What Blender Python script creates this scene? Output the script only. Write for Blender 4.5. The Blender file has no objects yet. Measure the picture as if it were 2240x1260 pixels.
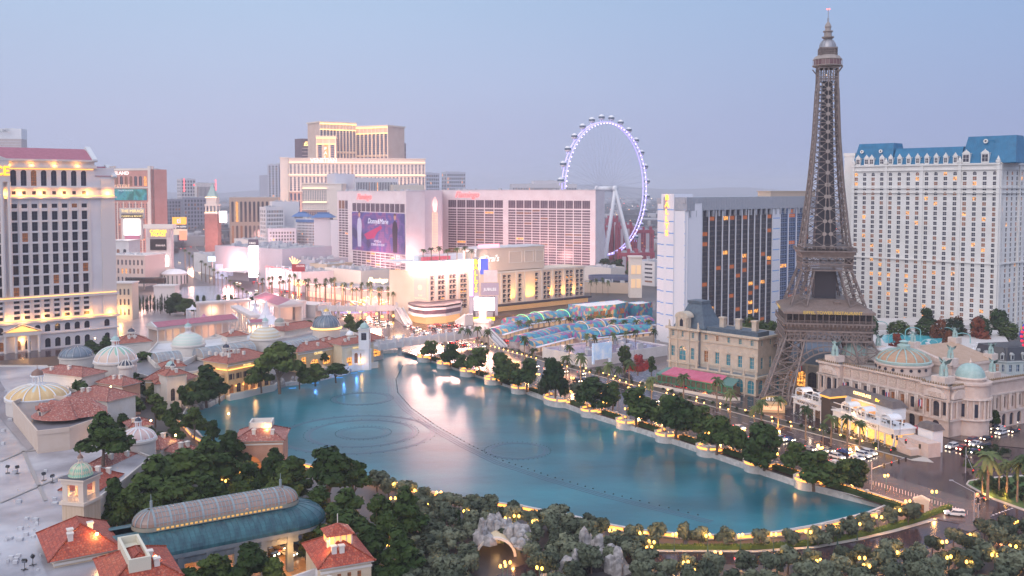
import bpy,math,random
from mathutils import Matrix,Vector
from mathutils.geometry import tessellate_polygon
R=math.radians
random.seed(7)
SC=bpy.context.scene
C=SC.collection
# --- camera, sky, sun, exposure
CAMH,F,TH,PY=86.0,2100.0,math.atan(0.0525),525.0
cd=bpy.data.cameras.new('camera');cam=bpy.data.objects.new('camera',cd);C.objects.link(cam)
cam.location=(0,0,CAMH);cam.rotation_euler=(R(90)-TH,0,0)
cd.lens=36*F/2240;cd.sensor_width=36;cd.shift_y=-(630-PY)/2240
cd.clip_start=1;cd.clip_end=40000
SC.camera=cam
W=bpy.data.worlds.new('World');SC.world=W;W.use_nodes=True
nt=W.node_tree;nd=nt.nodes;lk=nt.links
for n in list(nd):nd.remove(n)
out=nd.new('ShaderNodeOutputWorld');bg=nd.new('ShaderNodeBackground')
sky=nd.new('ShaderNodeTexSky');sky.sky_type='NISHITA';sky.sun_disc=False
SUN_EL,SUN_ROT=R(38),R(215)
sky.sun_elevation=SUN_EL;sky.sun_rotation=SUN_ROT;sky.air_density=2;sky.dust_density=4
tc=nd.new('ShaderNodeTexCoord');sp=nd.new('ShaderNodeSeparateXYZ');lk.new(tc.outputs['Generated'],sp.inputs[0])
rp=nd.new('ShaderNodeValToRGB');lk.new(sp.outputs['Z'],rp.inputs[0])
e=rp.color_ramp.elements
e[0].position=0.0;e[0].color=(.46,.50,.69,1)
e[1].position=0.20;e[1].color=(.38,.51,.72,1)
for p_,c_ in((.06,(.43,.48,.69,1)),(.45,(.68,.74,.92,1)),(1.0,(.88,.92,1.05,1))):
 q=e.new(p_);q.color=c_
no=nd.new('ShaderNodeTexNoise');no.inputs['Scale'].default_value=1.6;no.inputs['Detail'].default_value=3
mp=nd.new('ShaderNodeMapping');mp.inputs['Scale'].default_value=(1,1,4);lk.new(tc.outputs['Generated'],mp.inputs[0]);lk.new(mp.outputs[0],no.inputs[0])
mr=nd.new('ShaderNodeMapRange');mr.inputs[3].default_value=1.0;mr.inputs[4].default_value=1.14;lk.new(no.outputs[0],mr.inputs[0])
mx=nd.new('ShaderNodeMix');mx.data_type='RGBA';mx.blend_type='MULTIPLY';mx.inputs[0].default_value=1
lk.new(rp.outputs[0],mx.inputs[6]);lk.new(mr.outputs[0],mx.inputs[7])
sm=nd.new('ShaderNodeMix');sm.data_type='RGBA';sm.blend_type='ADD';sm.inputs[0].default_value=0.012
gx=nd.new('ShaderNodeMapRange');gx.interpolation_type='SMOOTHSTEP';gx.inputs[1].default_value=-.35;gx.inputs[2].default_value=.75;lk.new(sp.outputs['X'],gx.inputs[0])
gm=nd.new('ShaderNodeMix');gm.data_type='RGBA';gm.inputs[6].default_value=(1,1,1,1);gm.inputs[7].default_value=(.58,.68,.84,1);lk.new(gx.outputs[0],gm.inputs[0])
gy=nd.new('ShaderNodeMix');gy.data_type='RGBA';gy.blend_type='MULTIPLY';gy.inputs[0].default_value=1;lk.new(mx.outputs[2],gy.inputs[6]);lk.new(gm.outputs[2],gy.inputs[7])
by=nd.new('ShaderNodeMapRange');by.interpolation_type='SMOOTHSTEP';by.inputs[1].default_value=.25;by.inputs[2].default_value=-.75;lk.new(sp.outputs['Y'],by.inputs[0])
bm=nd.new('ShaderNodeMix');bm.data_type='RGBA';bm.inputs[6].default_value=(1,1,1,1);bm.inputs[7].default_value=(1.75,1.58,1.45,1);lk.new(by.outputs[0],bm.inputs[0])  # sky brightened behind the camera, added to light the walls facing it
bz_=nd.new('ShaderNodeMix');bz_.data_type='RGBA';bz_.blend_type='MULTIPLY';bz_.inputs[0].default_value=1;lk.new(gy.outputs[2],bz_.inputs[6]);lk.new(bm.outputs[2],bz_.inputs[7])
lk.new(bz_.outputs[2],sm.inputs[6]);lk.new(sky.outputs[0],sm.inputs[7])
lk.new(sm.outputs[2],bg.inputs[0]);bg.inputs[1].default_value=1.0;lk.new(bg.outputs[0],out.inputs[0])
sd=bpy.data.lights.new('sun','SUN');sd.energy=.85;sd.angle=R(50);sd.color=(1,.93,.9)
so=bpy.data.objects.new('sun',sd);C.objects.link(so)
so.rotation_euler=(R(90)-SUN_EL,0,math.pi-SUN_ROT+R(0));so.rotation_euler=(R(60),0,R(-30))
SC.view_settings.view_transform='Standard';SC.view_settings.look='None';SC.view_settings.exposure=0;SC.view_settings.gamma=1
cy=SC.cycles;cy.max_bounces=5;cy.diffuse_bounces=2;cy.glossy_bounces=3;cy.transmission_bounces=3;cy.volume_bounces=2;cy.transparent_max_bounces=6
cy.use_denoising=True;cy.sample_clamp_indirect=4;cy.caustics_reflective=False;cy.caustics_refractive=False
# --- picture <-> place
cT,sT=math.cos(TH),math.sin(TH)
def G(x,y,z=0.0):
 u,v=(x-1120)/F,(PY-y)/F
 d=(u,cT+v*sT,-sT+v*cT);t=(z-CAMH)/d[2]
 return Vector((d[0]*t,d[1]*t,z))
def ZT(Y,y):
 v=(PY-y)/F
 return CAMH+Y*(v*cT-sT)/(cT+v*sT)
def AT(x,Y,z=0.0):
 w=Y*cT-(z-CAMH)*sT
 return Vector(((x-1120)/F*w,Y,z))
def YB(y):return G(1120,y).y
# --- materials
def _n(nt,t,**k):
 n=nt.nodes.new(t)
 for a,b in k.items():
  if a in n.inputs:n.inputs[a].default_value=b
 return n
MATS={}
def mat(name,c,c2=None,sc=.5,rough=.7,metal=0,em=None,es=0,spec=.5,bump=0,bsc=4,stretch=(1,1,1),con=(.35,.65),tex='noise',coat=0,detail=4):
 if name in MATS:return MATS[name]
 m=bpy.data.materials.new(name);m.use_nodes=True;t=m.node_tree;p=t.nodes['Principled BSDF']
 p.inputs['Base Color'].default_value=(*c,1);p.inputs['Roughness'].default_value=rough;p.inputs['Metallic'].default_value=metal
 p.inputs['Specular IOR Level'].default_value=spec;p.inputs['Coat Weight'].default_value=coat
 g=t.nodes.new('ShaderNodeTexCoord');mp=t.nodes.new('ShaderNodeMapping');t.links.new(g.outputs['Object'],mp.inputs[0]);mp.inputs['Scale'].default_value=stretch
 if c2 is not None:
  n=t.nodes.new('ShaderNodeTexNoise' if tex!='voro' else 'ShaderNodeTexVoronoi');n.inputs['Scale'].default_value=sc
  if tex=='noise':n.inputs['Detail'].default_value=detail
  t.links.new(mp.outputs[0],n.inputs['Vector'])
  r=t.nodes.new('ShaderNodeValToRGB');r.color_ramp.elements[0].position=con[0];r.color_ramp.elements[1].position=con[1]
  r.color_ramp.elements[0].color=(*c,1);r.color_ramp.elements[1].color=(*c2,1)
  t.links.new(n.outputs[0 if tex=='noise' else 'Color'],r.inputs[0]);t.links.new(r.outputs[0],p.inputs['Base Color'])
 if bump:
  n=t.nodes.new('ShaderNodeTexNoise');n.inputs['Scale'].default_value=bsc;t.links.new(mp.outputs[0],n.inputs['Vector'])
  b=t.nodes.new('ShaderNodeBump');b.inputs['Strength'].default_value=bump;t.links.new(n.outputs[0],b.inputs['Height']);t.links.new(b.outputs[0],p.inputs['Normal'])
 if em is not None:
  p.inputs['Emission Color'].default_value=(*em,1);p.inputs['Emission Strength'].default_value=es
 MATS[name]=m;return m
def glow(name,c,s):return mat(name,(0.02,0.02,0.02),em=c,es=s,rough=.5)
def mosaic(name,cols,sc,rough=.45,es=0,tex='voro',stretch=(1,1,1)):
 ""
 m=bpy.data.materials.new(name);m.use_nodes=True;t=m.node_tree;p=t.nodes['Principled BSDF'];p.inputs['Roughness'].default_value=rough
 g=t.nodes.new('ShaderNodeTexCoord');mp=t.nodes.new('ShaderNodeMapping');mp.inputs['Scale'].default_value=stretch;t.links.new(g.outputs['Object'],mp.inputs[0])
 if tex=='voro':
  n=t.nodes.new('ShaderNodeTexVoronoi');n.inputs['Scale'].default_value=sc;s_=t.nodes.new('ShaderNodeSeparateColor');t.links.new(mp.outputs[0],n.inputs[0]);t.links.new(n.outputs['Color'],s_.inputs[0]);o=s_.outputs[0]
 else:
  n=t.nodes.new('ShaderNodeTexNoise');n.inputs['Scale'].default_value=sc;n.inputs['Detail'].default_value=2;t.links.new(mp.outputs[0],n.inputs[0]);o=n.outputs[0]
 r=t.nodes.new('ShaderNodeValToRGB');r.color_ramp.interpolation='CONSTANT';E=r.color_ramp.elements
 while len(E)<len(cols):E.new(.5)
 k=len(cols)
 for i,c in enumerate(cols):
  E[i].position=(i/k)if tex=='voro' else(0 if i==0 else.3+.4*i/k);E[i].color=(*c,1)
 t.links.new(o,r.inputs[0]);t.links.new(r.outputs[0],p.inputs['Base Color'])
 if es:t.links.new(r.outputs[0],p.inputs['Emission Color']);p.inputs['Emission Strength'].default_value=es
 MATS[name]=m;return m
def tiles(name,c1,c2,c3,pitch=.9):
 ""
 m=bpy.data.materials.new(name);m.use_nodes=True;t=m.node_tree;p=t.nodes['Principled BSDF'];p.inputs['Roughness'].default_value=.55
 g=t.nodes.new('ShaderNodeTexCoord');u=t.nodes.new('ShaderNodeUVMap')
 b=t.nodes.new('ShaderNodeTexBrick');b.inputs['Scale'].default_value=1/pitch;b.inputs['Mortar Size'].default_value=.07;b.inputs['Mortar Smooth'].default_value=.6
 b.inputs['Brick Width'].default_value=.6;b.inputs['Row Height'].default_value=.8
 b.inputs['Color1'].default_value=(*c1,1);b.inputs['Color2'].default_value=(*c2,1);b.inputs['Mortar'].default_value=(c1[0]*.45,c1[1]*.4,c1[2]*.4,1);b.offset=.5
 t.links.new(u.outputs[0],b.inputs['Vector'])
 n=t.nodes.new('ShaderNodeTexNoise');n.inputs['Scale'].default_value=2.2;n.inputs['Detail'].default_value=3;t.links.new(g.outputs['Object'],n.inputs[0])
 r=t.nodes.new('ShaderNodeMapRange');r.inputs[1].default_value=.53;r.inputs[2].default_value=.72;t.links.new(n.outputs[0],r.inputs[0])
 x=t.nodes.new('ShaderNodeMix');x.data_type='RGBA';x.inputs[7].default_value=(*c3,1);t.links.new(r.outputs[0],x.inputs[0]);t.links.new(b.outputs[0],x.inputs[6]);t.links.new(x.outputs[2],p.inputs['Base Color'])
 bu=t.nodes.new('ShaderNodeBump');bu.inputs['Strength'].default_value=.6;bu.inputs['Distance'].default_value=.15;bu.invert=True;t.links.new(b.outputs['Fac'],bu.inputs['Height']);t.links.new(bu.outputs[0],p.inputs['Normal'])
 MATS[name]=m;return m
# --- mesh builder
class MB:
 def __init__(s):s.v=[];s.f=[];s.m=[];s.uv={};s.M=Matrix();s.cur=0;s.smooth=[];s.sm=False
 def add(s,vs,fs,uv=None):
  b=len(s.v);s.v+=[tuple(s.M@Vector(p))for p in vs]
  for k,f in enumerate(fs):
   if uv:s.uv[len(s.f)]=uv[k]
   s.f.append([b+i for i in f]);s.m.append(s.cur);s.smooth.append(s.sm)
  return s
 def mi(s,i):s.cur=i;return s
 def box(s,x0,x1,y0,y1,z0,z1,bottom=True):
  f=[(0,1,5,4),(1,2,6,5),(2,3,7,6),(3,0,4,7),(4,5,6,7)]
  if bottom:f.append((3,2,1,0))
  return s.add([(x0,y0,z0),(x1,y0,z0),(x1,y1,z0),(x0,y1,z0),(x0,y0,z1),(x1,y0,z1),(x1,y1,z1),(x0,y1,z1)],f)
 def prism(s,poly,z0,z1,cap=True,bottom=False):
  n=len(poly);a=sum(poly[i][0]*poly[(i+1)%n][1]-poly[(i+1)%n][0]*poly[i][1]for i in range(n))
  if a<0:poly=poly[::-1]
  vs=[(p[0],p[1],z0)for p in poly]+[(p[0],p[1],z1)for p in poly]
  fs=[(i,(i+1)%n,n+(i+1)%n,n+i)for i in range(n)]
  if cap:fs.append(tuple(range(n,2*n)))
  if bottom:fs.append(tuple(range(n-1,-1,-1)))
  return s.add(vs,fs)
 def tube(s,p0,p1,r,n=6,r1=None,cap=True):
  p0,p1=Vector(p0),Vector(p1);d=p1-p0
  if d.length<1e-6:return s
  q=d.to_track_quat('Z','Y');r1=r if r1 is None else r1;vs=[]
  for p,rr in((p0,r),(p1,r1)):
   for i in range(n):vs.append(p+q@Vector((rr*math.cos(2*math.pi*i/n),rr*math.sin(2*math.pi*i/n),0)))
  fs=[(i,(i+1)%n,n+(i+1)%n,n+i)for i in range(n)]
  if cap:fs+=[tuple(range(n-1,-1,-1)),tuple(range(n,2*n))]
  return s.add(vs,fs)
 def bar(s,p0,p1,w,h=None):
  ""
  p0,p1=Vector(p0),Vector(p1);d=p1-p0;h=w if h is None else h
  if d.length<1e-6:return s
  z=d.normalized();x=z.cross(Vector((0,0,1)))
  if x.length<.05:x=Vector((1,0,0))
  x.normalize();y=z.cross(x);vs=[]
  for p in(p0,p1):
   for a,b in((-1,-1),(1,-1),(1,1),(-1,1)):vs.append(p+x*(a*w/2)+y*(b*h/2))
  return s.add(vs,[(0,1,5,4),(1,2,6,5),(2,3,7,6),(3,0,4,7),(3,2,1,0),(4,5,6,7)])
 def lathe(s,prof,cx=0,cy=0,n=20,a0=0,a1=2*math.pi,z=0,capt=True,sx=1,sy=1):
  full=abs(a1-a0-2*math.pi)<1e-6;k=n if full else n+1;vs=[]
  for r,h in prof:
   for i in range(k):
    a=a0+(a1-a0)*i/n;vs.append((cx+r*sx*math.cos(a),cy+r*sy*math.sin(a),z+h))
  fs=[]
  for j in range(len(prof)-1):
   for i in range(n):
    i2=(i+1)%k;fs.append((j*k+i,j*k+i2,(j+1)*k+i2,(j+1)*k+i))
  if full and capt and prof[-1][0]>1e-3:fs.append(tuple((len(prof)-1)*k+i for i in range(k)))
  return s.add(vs,fs)
 def ball(s,c,r,n=8,m=5,sz=1):
  return s.lathe([(max(1e-4,r*math.sin(math.pi*j/m)),-r*sz*math.cos(math.pi*j/m))for j in range(m+1)],c[0],c[1],n,z=c[2],capt=False)
 def slope(s,a,b,c,d=None):
  ""
  a,b,c=Vector(a),Vector(b),Vector(c);pts=[a,b,c]+([Vector(d)]if d is not None else[])
  u=(b-a).normalized();nn=u.cross(c-a).normalized();v=nn.cross(u)
  uv=[((p-a).dot(u),(p-a).dot(v))for p in pts]
  return s.add(pts,[tuple(range(len(pts)))],[uv])
 def hip(s,x0,x1,y0,y1,z,h,th=.35,ridge=None):
  ""
  w,d=x1-x0,y1-y0
  if w>=d:
   k=min(d/2,w/2)if ridge is None else(w-ridge)/2;A=(x0+k,(y0+y1)/2,z+h);B=(x1-k,(y0+y1)/2,z+h)
   s.slope((x0,y0,z),(x1,y0,z),B,A);s.slope((x1,y0,z),(x1,y1,z),B);s.slope((x1,y1,z),(x0,y1,z),A,B);s.slope((x0,y1,z),(x0,y0,z),A)
  else:
   k=w/2 if ridge is None else(d-ridge)/2;A=((x0+x1)/2,y0+k,z+h);B=((x0+x1)/2,y1-k,z+h)
   s.slope((x0,y0,z),(x1,y0,z),A);s.slope((x1,y0,z),(x1,y1,z),B,A);s.slope((x1,y1,z),(x0,y1,z),B);s.slope((x0,y1,z),(x0,y0,z),A,B)
  return s
 def gable(s,x0,x1,y0,y1,z,h):
  ""
  m=(y0+y1)/2
  s.slope((x0,y0,z),(x1,y0,z),(x1,m,z+h),(x0,m,z+h));s.slope((x1,y1,z),(x0,y1,z),(x0,m,z+h),(x1,m,z+h))
  s.add([(x0,y0,z),(x0,y1,z),(x0,m,z+h)],[(0,2,1)]);s.add([(x1,y0,z),(x1,y1,z),(x1,m,z+h)],[(0,1,2)]);return s
 def build(s,name,mats,parent=None,loc=None,rotz=0):
  me=bpy.data.meshes.new(name);me.from_pydata(s.v,[],s.f)
  for m in(mats if isinstance(mats,(list,tuple))else[mats]):me.materials.append(m)
  me.polygons.foreach_set('material_index',s.m);me.polygons.foreach_set('use_smooth',s.smooth)
  if s.uv:
   L=me.uv_layers.new(name='UVMap');fl=[0.0]*(2*len(me.loops))
   for fi,uv in s.uv.items():
    st=me.polygons[fi].loop_start
    for k,(a,b)in enumerate(uv):fl[2*(st+k)]=a;fl[2*(st+k)+1]=b
   L.data.foreach_set('uv',fl)
  me.update()
  o=bpy.data.objects.new(name,me);C.objects.link(o)
  if parent:o.parent=parent
  if loc is not None:o.location=loc
  if rotz:o.rotation_euler[2]=rotz
  return o
def tag(o,label=None,cat=None,group=None,kind=None):
 if label:o['label']=label
 if cat:o['category']=cat
 if group:o['group']=group
 if kind:o['kind']=kind
 return o
def thing(name,label,cat,loc=(0,0,0),rotz=0,group=None):
 o=bpy.data.objects.new(name,None);C.objects.link(o);o.location=loc;o.rotation_euler=(0,0,rotz);o.empty_display_size=.1
 return tag(o,label,cat,group)
KIDS={}
def reg(o):
 return o
def copy_tree(o,loc=None,rotz=None,scale=None,label=None,group=None,parent=None,mats=None):
 c=o.copy();C.objects.link(c)
 if parent is not None:c.parent=parent
 for ch in kids_of(o):copy_tree(ch,parent=c)
 if loc is not None:c.location=loc
 if rotz is not None:c.rotation_euler[2]=rotz
 if scale is not None:c.scale=scale if not isinstance(scale,(int,float))else(scale,)*3
 if label:c['label']=label
 if group:c['group']=group
 return c
_kc={}
def kids_of(o):
 if o.name not in _kc:_kc[o.name]=list(o.children)
 return _kc[o.name]
ORD='first second third fourth fifth sixth seventh eighth ninth tenth eleventh twelfth thirteenth fourteenth fifteenth sixteenth seventeenth eighteenth nineteenth twentieth'.split()
TENS=['','','twenty','thirty','forty','fifty','sixty','seventy','eighty','ninety']
def nth(i):
 i+=1
 if i<=20:return ORD[i-1]
 return TENS[i//10]+'-'+ORD[i%10-1]if i%10 else TENS[i//10][:-1]+'ieth'
def text(name,s,size,m,parent,loc,rotz=0,ext=.12,shear=0,sx=1,tilt=R(90),align='CENTER',off=0,ls=1.0):
 c=bpy.data.curves.new(name,'FONT');c.body=s;c.size=size;c.extrude=ext;c.align_x=align;c.align_y='CENTER';c.shear=shear;c.offset=off;c.space_line=ls
 c.materials.append(m);o=bpy.data.objects.new(name,c);C.objects.link(o);o.location=loc;o.rotation_euler=(tilt,0,rotz);o.scale=(sx,1,1)
 me=bpy.data.meshes.new_from_object(o);q=bpy.data.objects.new(name,me);C.objects.link(q);q.location=o.location;q.rotation_euler=o.rotation_euler;q.scale=o.scale
 bpy.data.objects.remove(o);bpy.data.curves.remove(c);o=q;me.name=name
 if parent:o.parent=parent
 return o
def flat(name,poly,z,m,kind='structure',label=None,cat=None,holes=(),parent=None):
 ""
 loops=[[Vector((p[0],p[1],z))for p in poly]]+[[Vector((p[0],p[1],z))for p in h]for h in holes]
 tris=tessellate_polygon(loops);vs=[v for l in loops for v in l]
 mb=MB();fs=[]
 for t in tris:
  a,b,c=(vs[i]for i in t)
  fs.append(t if(b-a).cross(c-a).z>0 else t[::-1])
 mb.add(vs,fs);o=mb.build(name,m,parent)
 if parent is None:tag(o,label,cat,None,kind)
 return o
# --- facades
def grid(x0,x1,nx,z0,z1,nz,wf=.5,hf=.6,arch=False,skip=None):
 dx,dz=(x1-x0)/nx,(z1-z0)/nz;o=[]
 for j in range(nz):
  for i in range(nx):
   if skip and skip(i,j):continue
   o.append((x0+dx*(i+.5-wf/2),x0+dx*(i+.5+wf/2),z0+dz*(j+.5-hf/2),z0+dz*(j+.5+hf/2),arch))
 return o
def wall(mb,L,H,ops,dep=.4,z0=0,mi=0):
 ""
 r3=lambda a:round(a,3)
 us=sorted({0,r3(L)}|{r3(o[0])for o in ops}|{r3(o[1])for o in ops});vs=sorted({r3(z0),r3(H)}|{r3(o[2])for o in ops}|{r3(o[3])for o in ops})
 ui={u:i for i,u in enumerate(us)};vi={v:i for i,v in enumerate(vs)};hole=set()
 for o in ops:
  for i in range(ui[r3(o[0])],ui[r3(o[1])]):
   for j in range(vi[r3(o[2])],vi[r3(o[3])]):hole.add((i,j))
 mb.mi(mi)
 for j in range(len(vs)-1):
  i=0
  while i<len(us)-1:
   if(i,j)in hole:i+=1;continue
   k=i
   while k<len(us)-1 and(k,j)not in hole:k+=1
   mb.add([(us[i],0,vs[j]),(us[k],0,vs[j]),(us[k],0,vs[j+1]),(us[i],0,vs[j+1])],[(0,1,2,3)]);i=k
 for o in ops:
  a,b,c,d=o[:4]
  mb.add([(a,0,c),(b,0,c),(b,0,d),(a,0,d),(a,dep,c),(b,dep,c),(b,dep,d),(a,dep,d)],[(0,4,5,1),(1,5,6,2),(2,6,7,3),(3,7,4,0)])
  if o[4]:
   r=(b-a)/2;m=(a+b)/2;zc=d-r
   for sg in(-1,1):
    pts=[(m+sg*r,0,d)]+[(m+sg*r*math.cos(t),0,zc+r*math.sin(t))for t in(0,.4,.8,1.18,1.5708)]
    mb.add(pts,[tuple(range(6))]if sg<0 else[tuple(range(5,-1,-1))])
GL=None
def panes(root,wins,dep=.4,p_dim=.2,p_lit=.05,mats=None,frame=None,bars=(1,1),cap=100,name='window',fw=.09):
 ""
 mats=mats or(GL['dark'],GL['dim'],GL['lit']);frame=frame or GL['frame']
 def geo(mb,w,h,off=(0,0,0)):
  x,y,z=off
  mb.mi(0).add([(x,y,z),(x+w,y,z),(x+w,y,z+h),(x,y,z+h)],[(0,1,2,3)]).mi(1)
  if fw:
   for i in range(1,bars[0]+1):u=x+w*i/(bars[0]+1);mb.box(u-fw/2,u+fw/2,y-.06,y-.003,z,z+h)
   for i in range(1,bars[1]+1):v=z+h*i/(bars[1]+1);mb.box(x,x+w,y-.08,y-.063,v-fw/2,v+fw/2)
 cache={};items=[]
 rm=Matrix.Translation(root.location)@root.rotation_euler.to_matrix().to_4x4()
 for M,o in wins:
  p=rm@M@Vector(((o[0]+o[1])/2,0,(o[2]+o[3])/2))
  w_=p.y*cT-(p.z-CAMH)*sT;px=1120+F*p.x/w_;py=PY-F*(p.y*sT+(p.z-CAMH)*cT)/w_
  inside=0<px<2240 and 0<py<1260
  items.append((-(o[1]-o[0])*(o[3]-o[2])/(p.y**2)*(1 if inside else.001),len(items),M,o))
 items.sort(key=lambda t:t[:2]);rest=[MB()for _ in mats];rng=random.Random(len(items))
 for k,(_,_,M,o)in enumerate(items):
  q=rng.random();mi=2 if q<p_lit else(1 if q<p_lit+p_dim else 0)
  w,h=o[1]-o[0],o[3]-o[2]
  if k<cap:
   key=(round(w,2),round(h,2),mi)
   if key not in cache:
    mb=MB();geo(mb,w,h);ob=mb.build(name,[mats[mi],frame],root);cache[key]=ob
   else:ob=cache[key].copy();C.objects.link(ob)
   L=M@Matrix.Translation((o[0],dep,o[2]));ob.location=L.to_translation();ob.rotation_euler=L.to_euler()
  else:
   mb=rest[mi];mb.M=M;geo(mb,w,h,(o[0],dep,o[2]))
 r=MB();allm=list(mats)+[frame]
 for i,mb in enumerate(rest):
  b=len(r.v);r.v+=mb.v
  for f,m in zip(mb.f,mb.m):r.f.append([b+a for a in f]);r.m.append(i if m==0 else len(mats));r.smooth.append(False)
 if r.f:tag(r.build(name,allm,root),kind='stuff')
def frame_at(p0,p1):
 ""
 return Vector((p0.x,p0.y,0)),math.atan2(p1.y-p0.y,p1.x-p0.x),(p1-p0).to_2d().length
def sides(L,D,x0=0,y0=0,z=0):
 ""
 T=Matrix.Translation
 return[(T((x0,y0,z)),L),(T((x0+L,y0,z))@Matrix.Rotation(R(90),4,'Z'),D),(T((x0+L,y0+D,z))@Matrix.Rotation(R(180),4,'Z'),L),(T((x0,y0+D,z))@Matrix.Rotation(R(-90),4,'Z'),D)]
def block(root,L,D,H,ops,wm,z0=0,dep=.4,name='wall',x0=0,y0=0,roofm=None,parapet=.9,wins=None,collect=None):
 ""
 mb=MB();out_=[]
 for k,(M,l)in enumerate(sides(L,D,x0,y0)):
  mb.M=M;o=ops[k]if k<len(ops)and ops[k]else[]
  wall(mb,l,H,o,dep,z0);out_+=[(M,q)for q in o]
 mb.M=Matrix.Translation((x0,y0,0));mb.mi(1)
 mb.add([(0,0,H-parapet),(L,0,H-parapet),(L,D,H-parapet),(0,D,H-parapet)],[(0,1,2,3)]);mb.mi(0)
 t=.3
 for a in((0,L,0,t),(0,L,D-t,D),(0,t,t,D-t),(L-t,L,t,D-t)):mb.add([(a[0],a[2],H),(a[1],a[2],H),(a[1],a[3],H),(a[0],a[3],H)],[(0,1,2,3)])
 for a in(((t,t),(L-t,t)),((L-t,t),(L-t,D-t)),((L-t,D-t),(t,D-t)),((t,D-t),(t,t))):
  (ax,ay),(bx,by)=a;mb.add([(ax,ay,H-parapet),(bx,by,H-parapet),(bx,by,H),(ax,ay,H)],[(3,2,1,0)])
 o=mb.build(name,[wm,roofm or MATS['roof_grey']],root)
 if L*D>450:
  rg=random.Random(int(L*10));m1=MB();m1.M=Matrix.Translation((x0,y0,0))
  for _ in range(min(22,int(L*D/70))):
   x,y,w_,d_=rg.uniform(2,L-7),rg.uniform(2,D-5),rg.uniform(1,5),rg.uniform(1,3);m1.box(x,x+w_,y,y+d_,H-parapet,H-parapet+rg.uniform(.8,3))
  tag(m1.build('roof_plant',MATS['grey_plant'],root),kind='stuff')
 return o,out_
# --- shared materials
M_=mat
stone=M_('cream_stone',(.50,.46,.43),(.60,.56,.53),sc=.25,rough=.75,bump=.1)
white=M_('white_stucco',(.66,.63,.63),(.74,.71,.71),sc=.2,rough=.7)
M_('roof_grey',(.42,.41,.43),(.30,.29,.32),sc=.12,rough=.35)
M_('roof_white',(.66,.65,.66),(.48,.46,.46),sc=.09,rough=.28,con=(.45,.7))
M_('dark_roof',(.16,.15,.17),(.24,.22,.24),sc=.15,rough=.3)
M_('beige',(.60,.47,.33),(.68,.54,.40),sc=.3,rough=.8)
M_('ochre',(.56,.40,.22),(.64,.47,.28),sc=.35,rough=.8)
M_('terracotta',(.52,.26,.17),(.60,.32,.22),sc=.35,rough=.8)
M_('trim',(.72,.66,.60),rough=.6)
M_('white_paint',(.78,.78,.80),rough=.4)
M_('white_metal',(.75,.76,.8),rough=.3)
M_('grey_metal',(.32,.34,.38),rough=.35,metal=.6)
M_('dark_metal',(.06,.07,.08),rough=.4,metal=.5)
M_('lamp_green',(.05,.12,.11),rough=.4)
M_('grey_plant',(.42,.42,.45),(.6,.6,.62),sc=.3,rough=.5)
M_('black',(.012,.012,.015),rough=.4)
M_('verdigris',(.30,.45,.43),(.38,.52,.50),sc=.8,rough=.6)
M_('gold',(.75,.5,.15),rough=.35,metal=.7)
tiles('tile_pink',(.44,.13,.09),(.27,.07,.055),(.60,.42,.36))
tiles('tile_red',(.50,.085,.035),(.27,.040,.025),(.52,.19,.12))
tiles('tile_far',(.44,.14,.09),(.30,.08,.06),(.52,.26,.20),pitch=1.2)
GL=dict(dark=M_('glass_dark',(.025,.027,.045),(.05,.05,.08),sc=.3,rough=.12),dim=M_('glass_dim',(.06,.04,.04),em=(1,.33,.08),es=.16,rough=.2),lit=M_('glass_lit',(.1,.05,.02),em=(1,.40,.08),es=1.25,rough=.3),frame=M_('window_frame',(.45,.44,.46),rough=.6),blue=M_('glass_blue',(.03,.06,.13),(.05,.09,.18),sc=.5,rough=.1),dframe=M_('dark_frame',(.04,.04,.05),rough=.5),brown=M_('glass_brown',(.10,.07,.10),(.16,.11,.14),sc=.3,rough=.15),teal=M_('glass_teal',(.03,.28,.38),(.05,.20,.28),sc=.5,rough=.1))
for g_ in('lit','dim'):
 t=GL[g_].node_tree;p=t.nodes['Principled BSDF'];c_=t.nodes.new('ShaderNodeTexCoord');n_=t.nodes.new('ShaderNodeTexVoronoi');n_.inputs['Scale'].default_value=.9;t.links.new(c_.outputs['Generated'],n_.inputs[0]);n_=t.nodes.new('ShaderNodeTexNoise');n_.inputs['Scale'].default_value=1.1;t.links.new(c_.outputs['Object'],n_.inputs[0])
 m_=t.nodes.new('ShaderNodeMapRange');m_.inputs[1].default_value=.38;m_.inputs[2].default_value=.62;m_.inputs[3].default_value=.1;m_.inputs[4].default_value=p.inputs['Emission Strength'].default_value*1.8;t.links.new(n_.outputs[0],m_.inputs[0]);t.links.new(m_.outputs[0],p.inputs['Emission Strength'])
lamp_warm=glow('lamp_glow',(1,.46,.08),7)
strip_warm=glow('strip_glow',(1,.45,.10),3.0)
red_glow=glow('red_glow',(1,.05,.06),5)
pink_glow=glow('pink_glow',(1,.30,.35),3)
white_glow=glow('white_glow',(1,.90,.95),5)
violet_glow=glow('violet_glow',(.55,.42,1),4)
yellow_glow=glow('yellow_glow',(1,.72,.05),2.5)
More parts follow.
